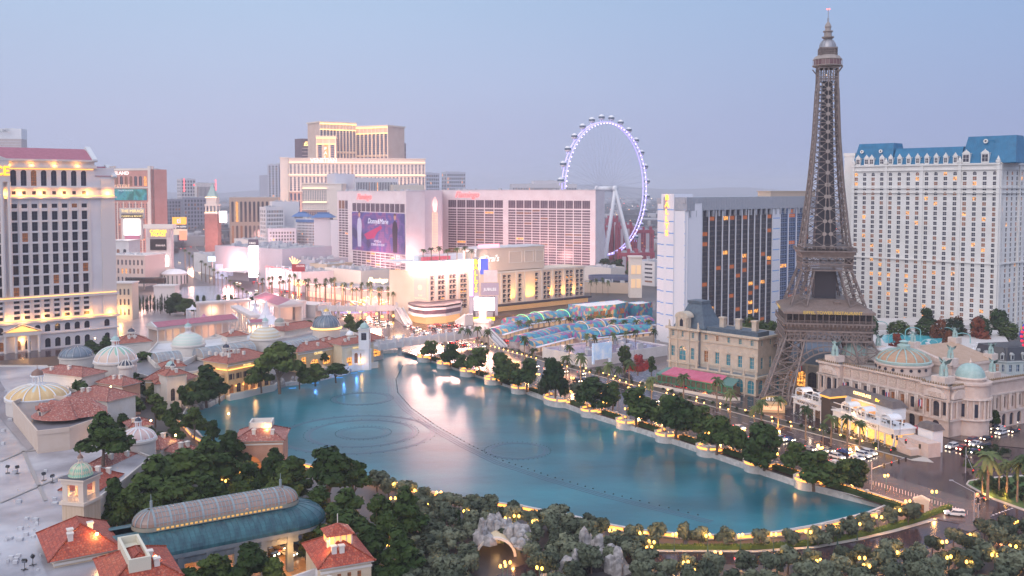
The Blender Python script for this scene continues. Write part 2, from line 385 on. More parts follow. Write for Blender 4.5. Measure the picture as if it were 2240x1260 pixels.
# --- the lake, the ground, roads
LZ=-1.6
lake_px=[(800,782),(835,774),(880,771),(905,777),(955,795),(1000,810),(1062,830),(1130,853),(1190,876),(1240,893),(1290,912),(1362,935),(1450,963),(1535,992),(1640,1029),(1755,1068),(1850,1092),(1946,1116),(1900,1135),(1840,1150),(1780,1164),(1700,1178),(1600,1186),(1500,1184),(1400,1174),(1340,1163),(1250,1142),(1150,1122),(1040,1106),(960,1092),(880,1078),(800,1058),(720,1038),(650,1022),(590,1012),(500,1000),(440,965),(398,918),(410,897),(455,892),(480,879),(500,866),(570,853),(583,850),(650,842),(700,833),(760,818),(772,802),(785,794)]
LK=[G(x,y,LZ)for x,y in lake_px]
A_,B_=G(900,776,0),G(1946,1116,0)
dS=(B_-A_).normalized();nS=Vector((-dS.y,dS.x,0));SL=(B_-A_).length
def S(s,w,z=0):p=A_+dS*s+nS*w;return Vector((p.x,p.y,z))
def toS(p):q=Vector((p[0],p[1],0))-A_;return q.dot(dS),q.dot(nS)
ROTS=math.atan2(dS.y,dS.x)
ground_m=M_('ground',(.035,.03,.032),(.09,.075,.075),sc=.02,rough=.45,con=(.4,.6),detail=8)
asphalt=M_('asphalt_wet',(.040,.026,.030),(.070,.046,.052),sc=.08,rough=.16,bump=.05,bsc=.6,stretch=(1,.35,1),spec=.32)
paving=M_('paving_wet',(.08,.055,.05),(.14,.095,.08),sc=.12,rough=.2,spec=.5)
paint=M_('road_paint',(.62,.60,.60),rough=.5)
lawn=M_('lawn',(.06,.13,.03),(.10,.17,.05),sc=.5,rough=.8)
soil=M_('soil',(.05,.045,.03),(.09,.07,.05),sc=.3,rough=.8)
BG=14000
og=flat('ground',[(-BG,-500),(BG,-500),(BG,BG),(-BG,BG)],0,ground_m,holes=[[(p.x,p.y)for p in LK][::-1]])
wm=bpy.data.materials.new('lake_water');wm.use_nodes=True;t=wm.node_tree;p=t.nodes['Principled BSDF']
tcn=t.nodes.new('ShaderNodeTexCoord');mpn=t.nodes.new('ShaderNodeMapping');mpn.inputs['Scale'].default_value=(.012,.03,1);mpn.inputs['Rotation'].default_value=(0,0,.35);t.links.new(tcn.outputs['Object'],mpn.inputs[0])
nn=t.nodes.new('ShaderNodeTexNoise');nn.inputs['Scale'].default_value=1;nn.inputs['Detail'].default_value=6;nn.inputs['Roughness'].default_value=.62;t.links.new(mpn.outputs[0],nn.inputs[0])
rr=t.nodes.new('ShaderNodeValToRGB');t.links.new(nn.outputs[0],rr.inputs[0]);E=rr.color_ramp.elements
E[0].position=.33;E[0].color=(.002,.058,.082,1);E[1].position=.68;E[1].color=(.010,.190,.240,1);q=E.new(.5);q.color=(.004,.118,.158,1)
t.links.new(rr.outputs[0],p.inputs['Base Color']);p.inputs['Roughness'].default_value=.29;p.inputs['Specular IOR Level'].default_value=.36
n2=t.nodes.new('ShaderNodeTexNoise');n2.inputs['Scale'].default_value=.3;n2.inputs['Detail'].default_value=3;t.links.new(tcn.outputs['Object'],n2.inputs[0])
bn=t.nodes.new('ShaderNodeBump');bn.inputs['Strength'].default_value=.16;bn.inputs['Distance'].default_value=.3;t.links.new(n2.outputs[0],bn.inputs['Height']);t.links.new(bn.outputs[0],p.inputs['Normal'])
lake=flat('lake_water',[(q.x,q.y)for q in LK],LZ,wm)
mb=MB()
k=len(LK)
for i in range(k):
 a,b=LK[i],LK[(i+1)%k];d=(b-a);d.z=0;d.normalize();o_=Vector((d.y,-d.x,0))
 if(a+o_-Vector((0,320,0))).length<(a-Vector((0,320,0))).length:o_=o_
 n_=Vector((-d.y,d.x,0))
 for j,(w0,w1)in enumerate(((-.5,.1),)):
  p0,p1=a+n_*w0,b+n_*w0;q0,q1=a+n_*w1,b+n_*w1
  mb.add([(p0.x,p0.y,LZ-.3),(p1.x,p1.y,LZ-.3),(q1.x,q1.y,LZ-.3),(q0.x,q0.y,LZ-.3),(p0.x,p0.y,.25),(p1.x,p1.y,.25),(q1.x,q1.y,.25),(q0.x,q0.y,.25)],[(0,1,5,4),(2,3,7,6),(4,5,6,7),(1,2,6,5),(3,0,4,7)])
blocks_m=MATS['stone_blocks']=bpy.data.materials.new('stone_blocks');blocks_m.use_nodes=True;t=blocks_m.node_tree;p=t.nodes['Principled BSDF'];p.inputs['Roughness'].default_value=.7
b_=t.nodes.new('ShaderNodeTexVoronoi');b_.inputs['Scale'].default_value=.9;g_=t.nodes.new('ShaderNodeTexCoord');t.links.new(g_.outputs['Object'],b_.inputs[0])
r_=t.nodes.new('ShaderNodeMapRange');t.links.new(b_.outputs['Color'],r_.inputs[0]);cr=t.nodes.new('ShaderNodeValToRGB');cr.color_ramp.elements[0].color=(.45,.43,.42,1);cr.color_ramp.elements[1].color=(.66,.63,.61,1);t.links.new(b_.outputs['Color'],cr.inputs[0]);t.links.new(cr.outputs[0],p.inputs['Base Color'])
tag(mb.build('lake_wall',blocks_m),'low pale stone wall running all round the blue lake','wall',kind='structure')
def strip(name,pts,w,z,m,label=None):
 mb=MB();L_,R_=[],[]
 for i,p in enumerate(pts):
  a,b=pts[max(0,i-1)],pts[min(len(pts)-1,i+1)];d=(b-a);d.z=0;d.normalize();nn_=Vector((-d.y,d.x,0))
  ww=w[i]if isinstance(w,list)else w
  L_.append(p-nn_*ww/2);R_.append(p+nn_*ww/2)
 for i in range(len(pts)-1):
  vs=[L_[i],L_[i+1],R_[i+1],R_[i]];vs=[(q.x,q.y,z)for q in vs]
  mb.add(vs,[(3,2,1,0)]if((vs[1][0]-vs[0][0])*(vs[2][1]-vs[0][1])-(vs[1][1]-vs[0][1])*(vs[2][0]-vs[0][0]))<0 else[(0,1,2,3)])
 o=mb.build(name,m);tag(o,kind='structure');return o
north_px=[(1000,722),(850,695),(700,664),(600,640),(500,610),(430,580),(390,552),(383,530),(395,505),(415,480),(430,460)]
BLV=[S(s,52)for s in(330,250,150,60,0)]+[G(*p)for p in north_px]
strip('boulevard_road',BLV,54,.012,asphalt)
cross=[G(-300,800),G(0,775),G(350,748)]+[G(700,735),G(950,722),G(1120,700),G(1430,668),G(1700,650)]
strip('cross_road',cross,42,.020,asphalt)
flat('junction_road',[(q.x,q.y)for q in(G(1880,1045),G(1890,985),G(2060,960),G(2240,870),G(2420,850),G(2500,1300),G(2150,1180))],.028,asphalt)
drive_pts=[G(x,y)for x,y in((2230,1100),(2120,1145),(2020,1176),(1920,1195),(1800,1208),(1650,1214),(1500,1212),(1380,1216),(1260,1235),(1150,1262),(1080,1310))]
strip('driveway_road',drive_pts,12,.036,asphalt)
prom=[S(s,w)for s,w in((-14,1),(SL+4,1),(SL+22,8),(SL+14,26),(SL-30,26),(150,26),(0,26),(-14,28))]
flat('promenade_pavement',[(q.x,q.y)for q in prom],.14,paving)
kerb_m=M_('kerb',(.5,.46,.42),rough=.6)
mb=MB();mb.prism([(q.x,q.y)for q in[S(s,w)for s,w in((-30,47),(SL-26,47),(SL-21,50.5),(SL-26,54),(-30,54))]],.01,.16);tag(mb.build('median_pavement',kerb_m),kind='structure')
flat('median_soil',[(q.x,q.y)for q in[S(s,w)for s,w in((-29,47.5),(SL-27,47.5),(SL-27,53.5),(-29,53.5))]],.175,soil)
pav2=[S(s,w)for s,w in((-6,78),(60,79),(150,80),(215,80),(SL-28,82),(SL-14,92),(SL-18,112),(SL-12,128),(240,175),(0,140))]
flat('street_pavement',[(q.x,q.y)for q in pav2],.14,paving)
mb=MB()
for w in(30.5,34.2,38,41.8,60,64,68.5,73):
 for s in range(-100,int(SL)-34,9):
  a,b=S(s,w-.09),S(s+3,w+.09);q=[S(s,w-.09),S(s+3,w-.09),S(s+3,w+.09),S(s,w+.09)]
  mb.add([(v.x,v.y,.045)for v in q],[(0,1,2,3)])
def dash(px0,px1,n,wd,ln=.55,z=.045):
 a,b=G(*px0),G(*px1);d=b-a;l=d.length;d.normalize();nn_=Vector((-d.y,d.x,0))
 for i in range(n):
  p=a+d*(l*i/n);q=p+d*(l/n*ln);vs=[p-nn_*wd/2,q-nn_*wd/2,q+nn_*wd/2,p+nn_*wd/2];mb.add([(v.x,v.y,z)for v in vs],[(0,1,2,3)])
dash((2164,1130),(2225,1108),9,.5);dash((1890,1030),(2120,1145),1,.18,1);dash((2180,970),(2300,925),1,.2,1);dash((2030,1100),(2190,1040),1,.01,1);dash((2120,1140),(2185,1146),1,.4,1)
dash((1100,770),(1250,755),14,.5);dash((940,762),(1060,745),12,.5);dash((880,740),(985,765),12,.5)
tag(mb.build('road_marking',paint),kind='structure')
strip('driveway_kerb',[G(x,y)for x,y in((2110,1104),(2040,1138),(1960,1161),(1880,1180),(1780,1198),(1650,1207),(1500,1206),(1400,1206),(1330,1210))],1.4,.12,kerb_m)
mb=MB();mb.prism([(q.x,q.y)for q in(G(2113,1060),G(2125,1068),G(2170,1093),G(2245,1120),G(2320,1150),G(2380,1100),G(2240,1040),G(2160,1045),G(2118,1052))],.03,.2);tag(mb.build('island_pavement',kerb_m),kind='structure')
flat('island_lawn',[(q.x,q.y)for q in(G(2117,1060),G(2128,1066),G(2172,1090),G(2245,1116),G(2320,1145),G(2370,1100),G(2240,1043),G(2160,1048),G(2121,1054))],.215,lawn)
mb=MB();mb.prism([(q.x,q.y)for q in(G(2095,1156),G(2120,1166),G(2180,1142),G(2178,1138),G(2120,1120),G(2108,1128))],.03,.18);tag(mb.build('corner_pavement',paving),kind='structure')
mb=MB();mb.prism([(q.x,q.y)for q in(G(2040,1120),G(2005,1112),G(1960,1100),G(1980,1085),(G(2040,1093)),G(2052,1110))],.03,.18);tag(mb.build('gate_pavement',paving),kind='structure')
mb=MB();mb.prism([(q.x,q.y)for q in(G(2108,998),G(2210,1000),G(2212,985),G(2160,975),G(2110,985))],.03,.18);tag(mb.build('planted_pavement',soil),kind='structure')
mb=MB();rng=random.Random(3);n=70
for i in range(n):
 x0=-13000+26000*i/n;x1=x0+26000/n
 h=lambda x:30+70*max(0,math.sin(x/2300+1))**2+60*math.sin(x/700)**2+0
 mb.add([(x0,12500,0),(x1,12500,0),(x1,13600,h(x1)),(x0,13600,h(x0)),(x1,13900,0),(x0,13900,0)],[(0,1,2,3),(3,2,4,5)])
tag(mb.build('hills',M_('hills',(.10,.09,.10),rough=.9)),kind='structure')
hm=bpy.data.materials.new('haze');hm.use_nodes=True;t=hm.node_tree;t.nodes.remove(t.nodes['Principled BSDF'])
pv=t.nodes.new('ShaderNodeVolumePrincipled');pv.inputs['Color'].default_value=(.86,.87,.95,1);pv.inputs['Density'].default_value=.00013;pv.inputs['Anisotropy'].default_value=.1
t.links.new(pv.outputs[0],t.nodes['Material Output'].inputs['Volume'])
mb=MB();mb.box(-14500,14500,-700,14500,-4,226);tag(mb.build('haze',hm),kind='stuff')
# --- towers on the right: hotel with blue mansard, striped tower, far wheel
T_=Matrix.Translation
def RZ(a):return Matrix.Rotation(a,4,'Z')
# --- cream hotel with the blue mansard roof: three wings
def paris_wing(root,p0,p1,ytop,yb,nbay,name,wins,ngroup,arch_rows=True,tall=0):
 ""
 o,r,L=frame_at(p0,p1)
 Mw=(Matrix.Translation(root.location)@RZ(root.rotation_euler.z)).inverted()@Matrix.Translation(o)@RZ(r)
 H=ytop;mb=MB();mb.M=Mw;ops=[]
 bx=L/nbay;fl=2.95;zb=3
 z=zb;rows=[]
 nfl=int((H-6)/fl)
 for j in range(nfl):
  for i in range(nbay):
   if(i%ngroup)==0 and i:pass
   a=bx*(i+.5)-1.05
   ar=j in(nfl-1,nfl-5,nfl-19)
   ops.append((a,a+2.1,zb+fl*j,zb+fl*j+2.0,ar))
 wall(mb,L,H,ops,.35)
 mb.mi(0)
 for k in range(0,nbay+1,ngroup):
  x=min(max(bx*k,.9),L-.9);mb.box(x-.9,x+.9,-.7,-.01,0,H+.4)
 for zz,t in((H-1.0,.9),(H-14.6,.7),(H-58,.7),(H-3.9,.35),(H-17.4,.3)):
  if zz>2:mb.box(-.3,L+.3,-.95,-.72,zz,zz+t);mb.box(0,L,-.71,-.02,zz+.1,zz+t-.1)
 wins+=[(Mw,q)for q in ops]
 return Mw,L,mb
cream=M_('cream_wall',(.70,.68,.65),(.76,.745,.72),sc=.12,rough=.75)
blue_roof=M_('blue_roof',(.006,.13,.27),(.010,.17,.34),sc=.3,rough=.4)
pr=thing('hotel_tower','cream hotel tower under a bright blue mansard roof behind the lattice tower','hotel',(0,0,0))
a0,a1=G(1857,678),G(2162,720)
YA=560;pa0,pa1=AT(1858,610),AT(2178,545);pb1=AT(2420,640)
HA=ZT(610,362);wins=[]
MA,LA,mbA=paris_wing(pr,pa0,pa1,HA,0,16,'A',wins,4)
MB_,LB,mbB=paris_wing(pr,pa1+(pb1-pa1).normalized()*.2,pb1,HA,0,26,'B',wins,4)
mbL=MB();mbL.M=MA;mbL.box(-7,-.05,3,20,0,HA+6);mbL.box(-7.5,.4,2.6,20.4,HA+6,HA+8)
for m_,n_ in((mbA,'wall'),(mbB,'wall'),(mbL,'wall')):m_.build(n_,cream,pr)
panes(pr,wins,.35,.25,.07,cap=100,fw=.16)
def mansard(M,L,z0,segs,depth=20):
 for(x0,x1,h,i)in segs:
  mb=MB();mb.M=M;s_=i
  a=[(x0,.3,z0),(x1,.3,z0),(x1,depth,z0),(x0,depth,z0),(x0+s_,3+.2*h,z0+h),(x1-s_,3+.2*h,z0+h),(x1-s_,depth-3,z0+h),(x0+s_,depth-3,z0+h)]
  mb.add(a,[(0,1,5,4),(1,2,6,5),(2,3,7,6),(3,0,4,7),(4,5,6,7)])
  n=int((x1-x0)/1.1)
  for k in range(n+1):
   f_=k/n;xa=x0+(x1-x0)*f_;xb=x0+s_+(x1-x0-2*s_)*f_
   mb.bar((xa,.28,z0),(xb,2.98+.2*h,z0+h),.12)
  mb.build('roof',blue_roof,pr)
LL=LA
mansard(MA,LA,HA,[(0,LA*.29,13.6,1.6),(LA*.291,LA*.75,10,.2),(LA*.751,LA+8,15.6,2)])
mansard(MB_,LB,HA,[(3,LB,13,1)])
def dormer(M,x,z,w=2.6,h=4.2,kind=0):
 mb=MB();mb.M=M@T_((x,0,z));mb.mi(0)
 mb.box(-w/2,w/2,-.25,2.4,0,h);mb.box(-w/2-.25,w/2+.25,-.45,2.5,h,h+.35)
 pts=[(-w/2,h+.35),(w/2,h+.35),(w/2*.75,h+1.1),(.35,h+1.9),(0,h+2.6),(-.35,h+1.9),(-w/2*.75,h+1.1)]
 mb.add([(p[0],-.3,p[1])for p in pts]+[(p[0],.3,p[1])for p in pts],[tuple(range(7))]+[(i,i+7,(i+1)%7+7,(i+1)%7)for i in range(7)])
 mb.mi(1);mb.add([(-w/2+.5,-.27,.7),(w/2-.5,-.27,.7),(w/2-.5,-.27,h-.6),(-w/2+.5,-.27,h-.6)],[(0,1,2,3)]);mb.mi(0)
 mb.box(-.08,.08,-.33,-.28,.7,h-.6);mb.box(-w/2+.5,w/2-.5,-.34,-.331,h*.5,h*.5+.15)
 return mb.build('dormer',[cream,GL['dark']],pr)
bx=LA/16
for i in range(4,12):dormer(MA,bx*(i+.5),HA,2.6,4.0)
for x in(.7,1.7,2.3,3.5):dormer(MA,bx*x,HA,3.0,4.0)
for x in(12.6,14.5):dormer(MA,bx*x,HA+.1,4.2,5.4)
for i in range(3,26):dormer(MB_,LB/26*(i+.5),HA,2.4,3.6)
for x,z,r_ in((.9,8.5,1.1),(3.1,8.5,1.1),(14.3,12.5,1.3)):
 mb=MB();mb.M=MA@T_((bx*x,1.2+.2*z*.9,HA+z))@Matrix.Rotation(R(90-10),4,'X');mb.lathe([(r_,-.2),(r_,.5),(r_*.45,.5),(r_*.45,.2)],n=12);mb.mi(1).lathe([(.01,.3),(r_*.5,.3)],n=8);mb.build('round_window',[cream,GL['dark']],pr)
for x in(0,4,12,16):
 mb=MB();mb.M=MA@T_((min(max(bx*x,1),LA-1),-.2,HA));mb.box(-1.1,1.1,-.9,.9,.4,1.6);mb.lathe([(.9,1.6),(1.0,2.2),(.5,3),(.3,3.6),(.05,4.2)],n=8);mb.build('finial',cream,pr)
# --- white tower with blue stripes and the dark glass slab
bt=thing('hotel_tower','slab hotel with black glass front, white ribs and blue stripes beside the lattice tower','hotel',(0,0,0))
q0,q1,q2=AT(1433,545),AT(1496,528),AT(1790,640)
stripe_m=M_('blue_stripe',(.14,.34,.72),rough=.5);slab_m=M_('striped_white',(.74,.74,.80),rough=.5)
o,r,L=frame_at(q0,q1);HB=ZT(545,430)
bt.location=o;bt.rotation_euler=(0,0,r)
mb=MB();mb.box(0,L*.24,1.2,14,0,HB-4);mb.box(L*.24,L*.68,-1.5,14,0,HB+1.5);mb.box(L*.68,L,0,14,0,HB-3.5)
fl=6.55;mb.mi(1)
for j in range(1,12):
 z=HB-7.5-j*fl+fl
 if z<2:continue
 mb.box(0,L*.24-.02,1.15,1.19,z,z+.55);mb.box(L*.24,L*.68,-1.55,-1.51,z,z+.55);mb.box(L*.68+.02,L,-.05,-.01,z,z+.55)
mb.mi(2)
for j in range(26):
 z=4+j*2.95;mb.box(L*.68+.3,L*.68+1.1,-.12,-.02,z,z+1.2)
mb.build('wall',[slab_m,stripe_m,M_('pale_vent',(.5,.5,.58),rough=.5)],bt)
text('letters','B\nA\nL\nL\nY\nS',4.3,glow('orange_neon',(1,.30,.04),4.5),bt,(L*.45,-1.75,HB-10.5),0,.25,ls=.92,off=.05)
rooftop=M_('mottled_panel',(.30,.33,.40),(.42,.42,.46),sc=1.2,rough=.4)
mb=MB();mb.box(-.5,L*.24,.9,13,HB-4,HB-1);mb.box(L*.68+.05,L+.3,-.4,13,HB-3.5,HB-.6);mb.build('parapet',rooftop,bt)
inv=(T_(o)@RZ(r)).inverted()
q1b=q1;o2,r2,L2=frame_at(q1b,q2);M2=inv@T_(o2)@RZ(r2)
HB2=HB-.3
def band(x0f,x1f,ncol,wallm,panem,ribs,bars,nst=24,lit=True):
 x0,x1=L2*x0f,L2*x1f;mb=MB();Mx=M2@T_((x0,0,0));mb.M=Mx;w=x1-x0;fl=(HB2-13)/nst
 ops=[(w/ncol*(i+.10),w/ncol*(i+.90),5+fl*j+.35,5+fl*j+fl-.35,False)for i in range(ncol)for j in range(nst)]
 wall(mb,w,HB2-7.5,ops,.25);mb.build('wall',wallm,bt)
 if ribs:
  mb=MB();mb.M=Mx
  for i in range(ncol+1):mb.box(w/ncol*i-.28,w/ncol*i+.28,-.6,-.01,0,HB2-7.5)
  mb.build('rib',slab_m,bt)
 return[(Mx,q)for q in ops]
dark_m=M_('dark_cladding',(.035,.035,.05),rough=.3);blueg=M_('blue_cladding',(.12,.18,.34),rough=.3)
wins=band(.012,.60,13,dark_m,None,True,True)
wins2=band(.66,.86,3,blueg,None,True,True)
wins3=band(.875,.90,1,dark_m,None,False,True)
panes(bt,wins,.25,.16,.045,(GL['dark'],M_('glass_amber',(.1,.03,.02),em=(1,.25,.05),es=.35),GL['lit']),GL['dframe'],(3,0),cap=100)
panes(bt,wins2+wins3,.25,.1,.015,(GL['blue'],M_('glass_amber',None),GL['lit']),M_('pale_vent',None),(2,1),cap=60,fw=.12)
mb=MB();mb.M=M2;mb.box(L2*.602,L2*.657,-.3,14,0,HB2-7.6);mb.box(L2*.905,L2,-.3,14,0,HB2-7.6);mb.box(0,L2*.6,.3,14,0,HB2-7.6);mb.box(L2*.66,L2*.9,.3,14,0,HB2-7.6);mb.mi(1)
for j in range(1,12):
 z=HB-7.5-j*fl+fl
 if z>2:mb.box(L2*.602,L2*.657,-.36,-.31,z,z+.5);mb.box(L2*.905,L2,-.36,-.31,z,z+.5)
mb.build('core',[slab_m,stripe_m],bt)
mb=MB();mb.M=M2;mb.box(0,L2,-1.0,14.5,HB2-7.4,HB2)
for i in range(90):mb.box(L2*i/90,L2*i/90+.15,-1.1,-1.01,HB2-7.2,HB2-.2)
for i in range(26):mb.box(L2*.02+i*L2*.97/26,L2*.02+i*L2*.97/26+.9,-1.2,.2,HB2-11,HB2-7.41)
mb.build('parapet',rooftop,bt)
mb=MB();mb.M=M2;mb.box(L2*.62,L2*.99,3,12,HB2+.01,HB2+3);mb.box(L2*.615,L2,2.5,12.5,HB2+3,HB2+3.4);mb.build('penthouse',M_('roof_room',(.55,.42,.32),rough=.6),bt)
# --- observation wheel
Yw=1075;hub=AT(1331,Yw);hz=ZT(Yw,413);Rw=(413-268)/F*Yw*1.0
wh=thing('observation_wheel','giant white observation wheel glowing violet above the pink towers','ferris wheel',(hub.x-3,Yw,0))
aw=math.acos(min(1,95.0/146));wr=R(47);wh.rotation_euler=(0,0,wr)
rim_m=M_('wheel_rim',(.7,.7,.8),em=(.42,.30,1.0),es=.9,rough=.3)
n=72
for dy in(-2.3,2.3):
 mb=MB()
 for i in range(n):
  a,b=2*math.pi*i/n,2*math.pi*(i+1)/n
  mb.bar((Rw*math.cos(a),dy,hz+Rw*math.sin(a)),(Rw*math.cos(b),dy,hz+Rw*math.sin(b)),1.0)
  if dy<0:mb.bar((Rw*math.cos(a),-2.3,hz+Rw*math.sin(a)),(Rw*math.cos(a),2.3,hz+Rw*math.sin(a)),.4)
 mb.build('rim',rim_m,wh)
mb=MB()
for i in range(84):
 a=2*math.pi*(i+.5)/84
 for d_,rr in((-2.9,Rw-1.4),):mb.ball((rr*math.cos(a),d_,hz+rr*math.sin(a)),.6,6,4)
mb.build('rim_light',glow('rim_glow',(.68,.5,1),5),wh)
mb=MB()
for i in range(56):
 a=2*math.pi*i/56
 for dy in(-10,10):mb.tube((Rw*math.cos(a),0,hz+Rw*math.sin(a)),(2*math.cos(a+(1 if i%2 else-1)*1.2),dy,hz+2*math.sin(a+1.2)),.07,3,cap=False)
mb.build('spoke',M_('cable',(.35,.36,.45),rough=.5),wh)
mb=MB();mb.M=T_((0,0,hz))@Matrix.Rotation(R(90),4,'X');mb.sm=True;mb.lathe([(.1,-14),(3.6,-14),(3.6,-11),(2.9,-11),(2.9,11),(3.6,11),(3.6,14),(.1,14)],n=16);mb.build('hub',M_('white_paint',None),wh)
for sx_,sy_ in((-1,-1),(1,-1),(-1,1),(1,1)):
 mb=MB();mb.tube((0,12.5*sy_,hz),(26*sx_,17*sy_,0),2.0,10,r1=2.0);mb.build('leg',M_('white_paint',None),wh)
mb=MB();mb.tube((0,-12.5,hz),(0,-40,0),1.8,10);mb.build('leg',M_('white_paint',None),wh)
pod0=None
vis=[i for i in range(28)]
for i in vis:
 a=2*math.pi*(i+.5)/28;rr=Rw+5.2
 if math.sin(a)<-.75:continue
 loc=wh.location+Vector((rr*math.cos(a)*math.cos(wr),rr*math.cos(a)*math.sin(wr),hz+rr*math.sin(a)))
 if pod0 is None:
  pod0=pod=thing('pod','','cabin',loc,wr)
  pod.parent=None;mb=MB();mb.sm=True;mb.ball((0,0,0),3.4,14,8);mb.build('shell',M_('white_paint',None),pod)
  mb=MB();mb.sm=True;mb.lathe([(3.44,-1.0),(3.52,0),(3.44,1.1)],n=16);mb.build('glass_band',M_('pod_glass',(.10,.14,.20),rough=.15),pod)
  mb=MB();[mb.bar((sx_*1.5,0,-2.4),(sx_*2.4,0,-5.4),.3)for sx_ in(-1,1)];mb.build('bracket',M_('wheel_rim',None),pod)
  _kc[pod.name]=list(pod.children)
 else:pod=copy_tree(pod0,loc=loc)
 side='right' if math.cos(a)>0 else 'left';
 k=sum(1 for j in vis if math.sin(2*math.pi*(j+.5)/28)>math.sin(a)+1e-6 and(math.cos(2*math.pi*(j+.5)/28)>0)==(math.cos(a)>0))
 pod['label']=f'white glass cabin, {nth(k)} from the top down the {side} side of the violet wheel';pod['group']='cabins round the observation wheel'
 pod['category']='wheel cabin';pod.name='wheel_cabin'
# --- the lattice tower
iron=M_('tower_iron',(.165,.130,.122),(.23,.185,.172),sc=.6,rough=.6)
et=thing('lattice_tower','brown iron lattice tower with a glazed restaurant floor and arched base','tower',(129.9,398.6,0),R(-10))
YC=398.6
def ZE(y,hw):return ZT(YC-hw,y)
def lattice(mb,c0,c1,n,w=.5,wd=.3,plate=0,faces=(0,1,2,3),ring=True):
 ""
 P=[[Vector(a).lerp(Vector(b),k/n)for k in range(n+1)]for a,b in zip(c0,c1)]
 for q in P:mb.bar(q[0],q[-1],w)
 for f in faces:
  a,b=P[f],P[(f+1)%4]
  for k in range(n):
   mb.bar(a[k],b[k+1],wd);mb.bar(b[k],a[k+1],wd)
   if ring and k:mb.bar(a[k],b[k],wd*1.1)
   if plate:m=(a[k]+b[k+1]+b[k]+a[k+1])/4;mb.box(m.x-plate,m.x+plate,m.y-plate,m.y+plate,m.z-plate,m.z+plate)
def sq(cx,cy,h,z):return[(cx-h,cy-h,z),(cx+h,cy-h,z),(cx+h,cy+h,z),(cx-h,cy+h,z)]
zP=ZE(683,16.8);zT1=ZE(725,15.8);zT0=ZE(746,16.5)
for sx_,sy_ in((-1,-1),(1,-1),(1,1),(-1,1)):
 mb=MB();lattice(mb,sq(sx_*21.5,sy_*21.5,5.4,0),sq(sx_*13.0,sy_*13.0,3.8,zT0),6,.62,.3)
 mb.box(sx_*21.5-6.5,sx_*21.5+6.5,sy_*21.5-6.5,sy_*21.5+6.5,0,.8)
 lattice(mb,sq(sx_*12.9,sy_*12.9,3.8,zT0+.1),sq(sx_*12.2,sy_*12.2,3.8,zT1),2,.5,.24)
 mb.build('leg',iron,et)
for k in range(4):
 Mk=RZ(R(90)*k);mb=MB();mb.M=Mk
 y=-16.9;n=26;zc=2.0;Ro=zT0-2.2-zc;wid=19.5;prev=None
 for i in range(n+1):
  a=math.pi*i/n;c,s_=math.cos(a),math.sin(a)
  yy=lambda z:-(27.0-(27.0-16.9)*min(1,max(0,z)/zT0))+.3
  zi,zo=zc+(Ro-2.1)*s_,zc+Ro*s_
  pi_,po=Vector((-(wid-3.2)*c,yy(zi),zi)),Vector((-(wid-.9)*c,yy(zo),zo))
  if prev:
   mb.bar(prev[0],pi_,.5);mb.bar(prev[1],po,.45)
  mb.bar(pi_,po,.28)
  if 5<i<n-5 and 2<abs(i-n/2)or abs(i-n/2)<=2:mb.bar(po,(po.x,yy(zT0),zT0),.24)
  prev=(pi_,po)
 for z in(zT0,zT1):mb.bar((-16.6,y,z),(16.6,y,z),.7)
 m=14
 for i in range(m):
  a,b=-15.5+31*i/m,-15.5+31*(i+1)/m
  mb.bar((a,y,zT0),(b,y,zT1),.26);mb.bar((b,y,zT0),(a,y,zT1),.26);mb.bar((a,y,zT0),(a,y,zT1),.32)
 for i in range(40):a,b=-15.5+31*i/40,-15.5+31*(i+1)/40;mb.bar((a,y,zT1-1.4),(b,y,zT1-.1),.1);mb.bar((b,y,zT1-1.4),(a,y,zT1-.1),.1)
 mb.bar((-16,y,zT1-1.4),(16,y,zT1-1.4),.25)
 mb.build('arch',iron,et)
zG0,zG1=ZE(705,16.8),ZE(688,16.8)
mb=MB();h0,h1=16.0,17.0
mb.add([(x,y,z)for z,h in((zT1,h0),(zG0-1.1,h1))for x,y in((-h,-h),(h,-h),(h,h),(-h,h))],[(0,1,5,4),(1,2,6,5),(2,3,7,6),(3,0,4,7),(3,2,1,0)])
for k in range(4):
 mb.M=RZ(R(90)*k)
 for i in range(23):x=-15.5+31*i/22;mb.bar((x,-h0-.25,zT1+.2),(x*1.05,-h1-.25,zG0-1.2),.35,.5);mb.box(x*1.05-.28,x*1.05+.28,-h1-.9,-h1-.1,zG0-1.9,zG0-1.1)
 mb.M=Matrix()
mb.box(-17.7,17.7,-17.7,17.7,zG0-1.1,zG0-.5);mb.build('gallery',iron,et)
mb=MB()
for k in range(4):
 mb.M=RZ(R(90)*k);mb.bar((-17.6,-17.6,zG0+.55),(17.6,-17.6,zG0+.55),.14);mb.bar((-17.6,-17.6,zG0+.1),(17.6,-17.6,zG0+.1),.1)
 for i in range(60):x=-17.6+35.2*i/60;mb.bar((x,-17.6,zG0-.5),(x,-17.6,zG0+.55),.07)
mb.build('railing',iron,et)
mb=MB();mb.box(-16.3,16.3,-16.3,16.3,zG0-.49,zG1)
mb.mi(1)
for k in range(4):
 mb.M=RZ(R(90)*k)
 for i in range(15):x=-16.4+32.8*i/14;mb.box(x-.14,x+.14,-16.6,-16.31,zG0-.4,zG1)
mb.build('window_band',[M_('night_glass',(.012,.010,.014),(.03,.018,.015),sc=.5,rough=.08),iron],et)
roofm=M_('tower_roof',(.19,.145,.13),(.24,.185,.165),sc=.8,rough=.45)
mb=MB();mb.box(-17.6,17.6,-17.6,17.6,zG1,zP)
zR=ZE(655,8);hh=9.5
mb.add([(x,y,z)for z,h in((zP,17.6),(zR,hh))for x,y in((-h,-h),(h,-h),(h,h),(-h,h))],[(0,1,5,4),(1,2,6,5),(2,3,7,6),(3,0,4,7),(4,5,6,7)])
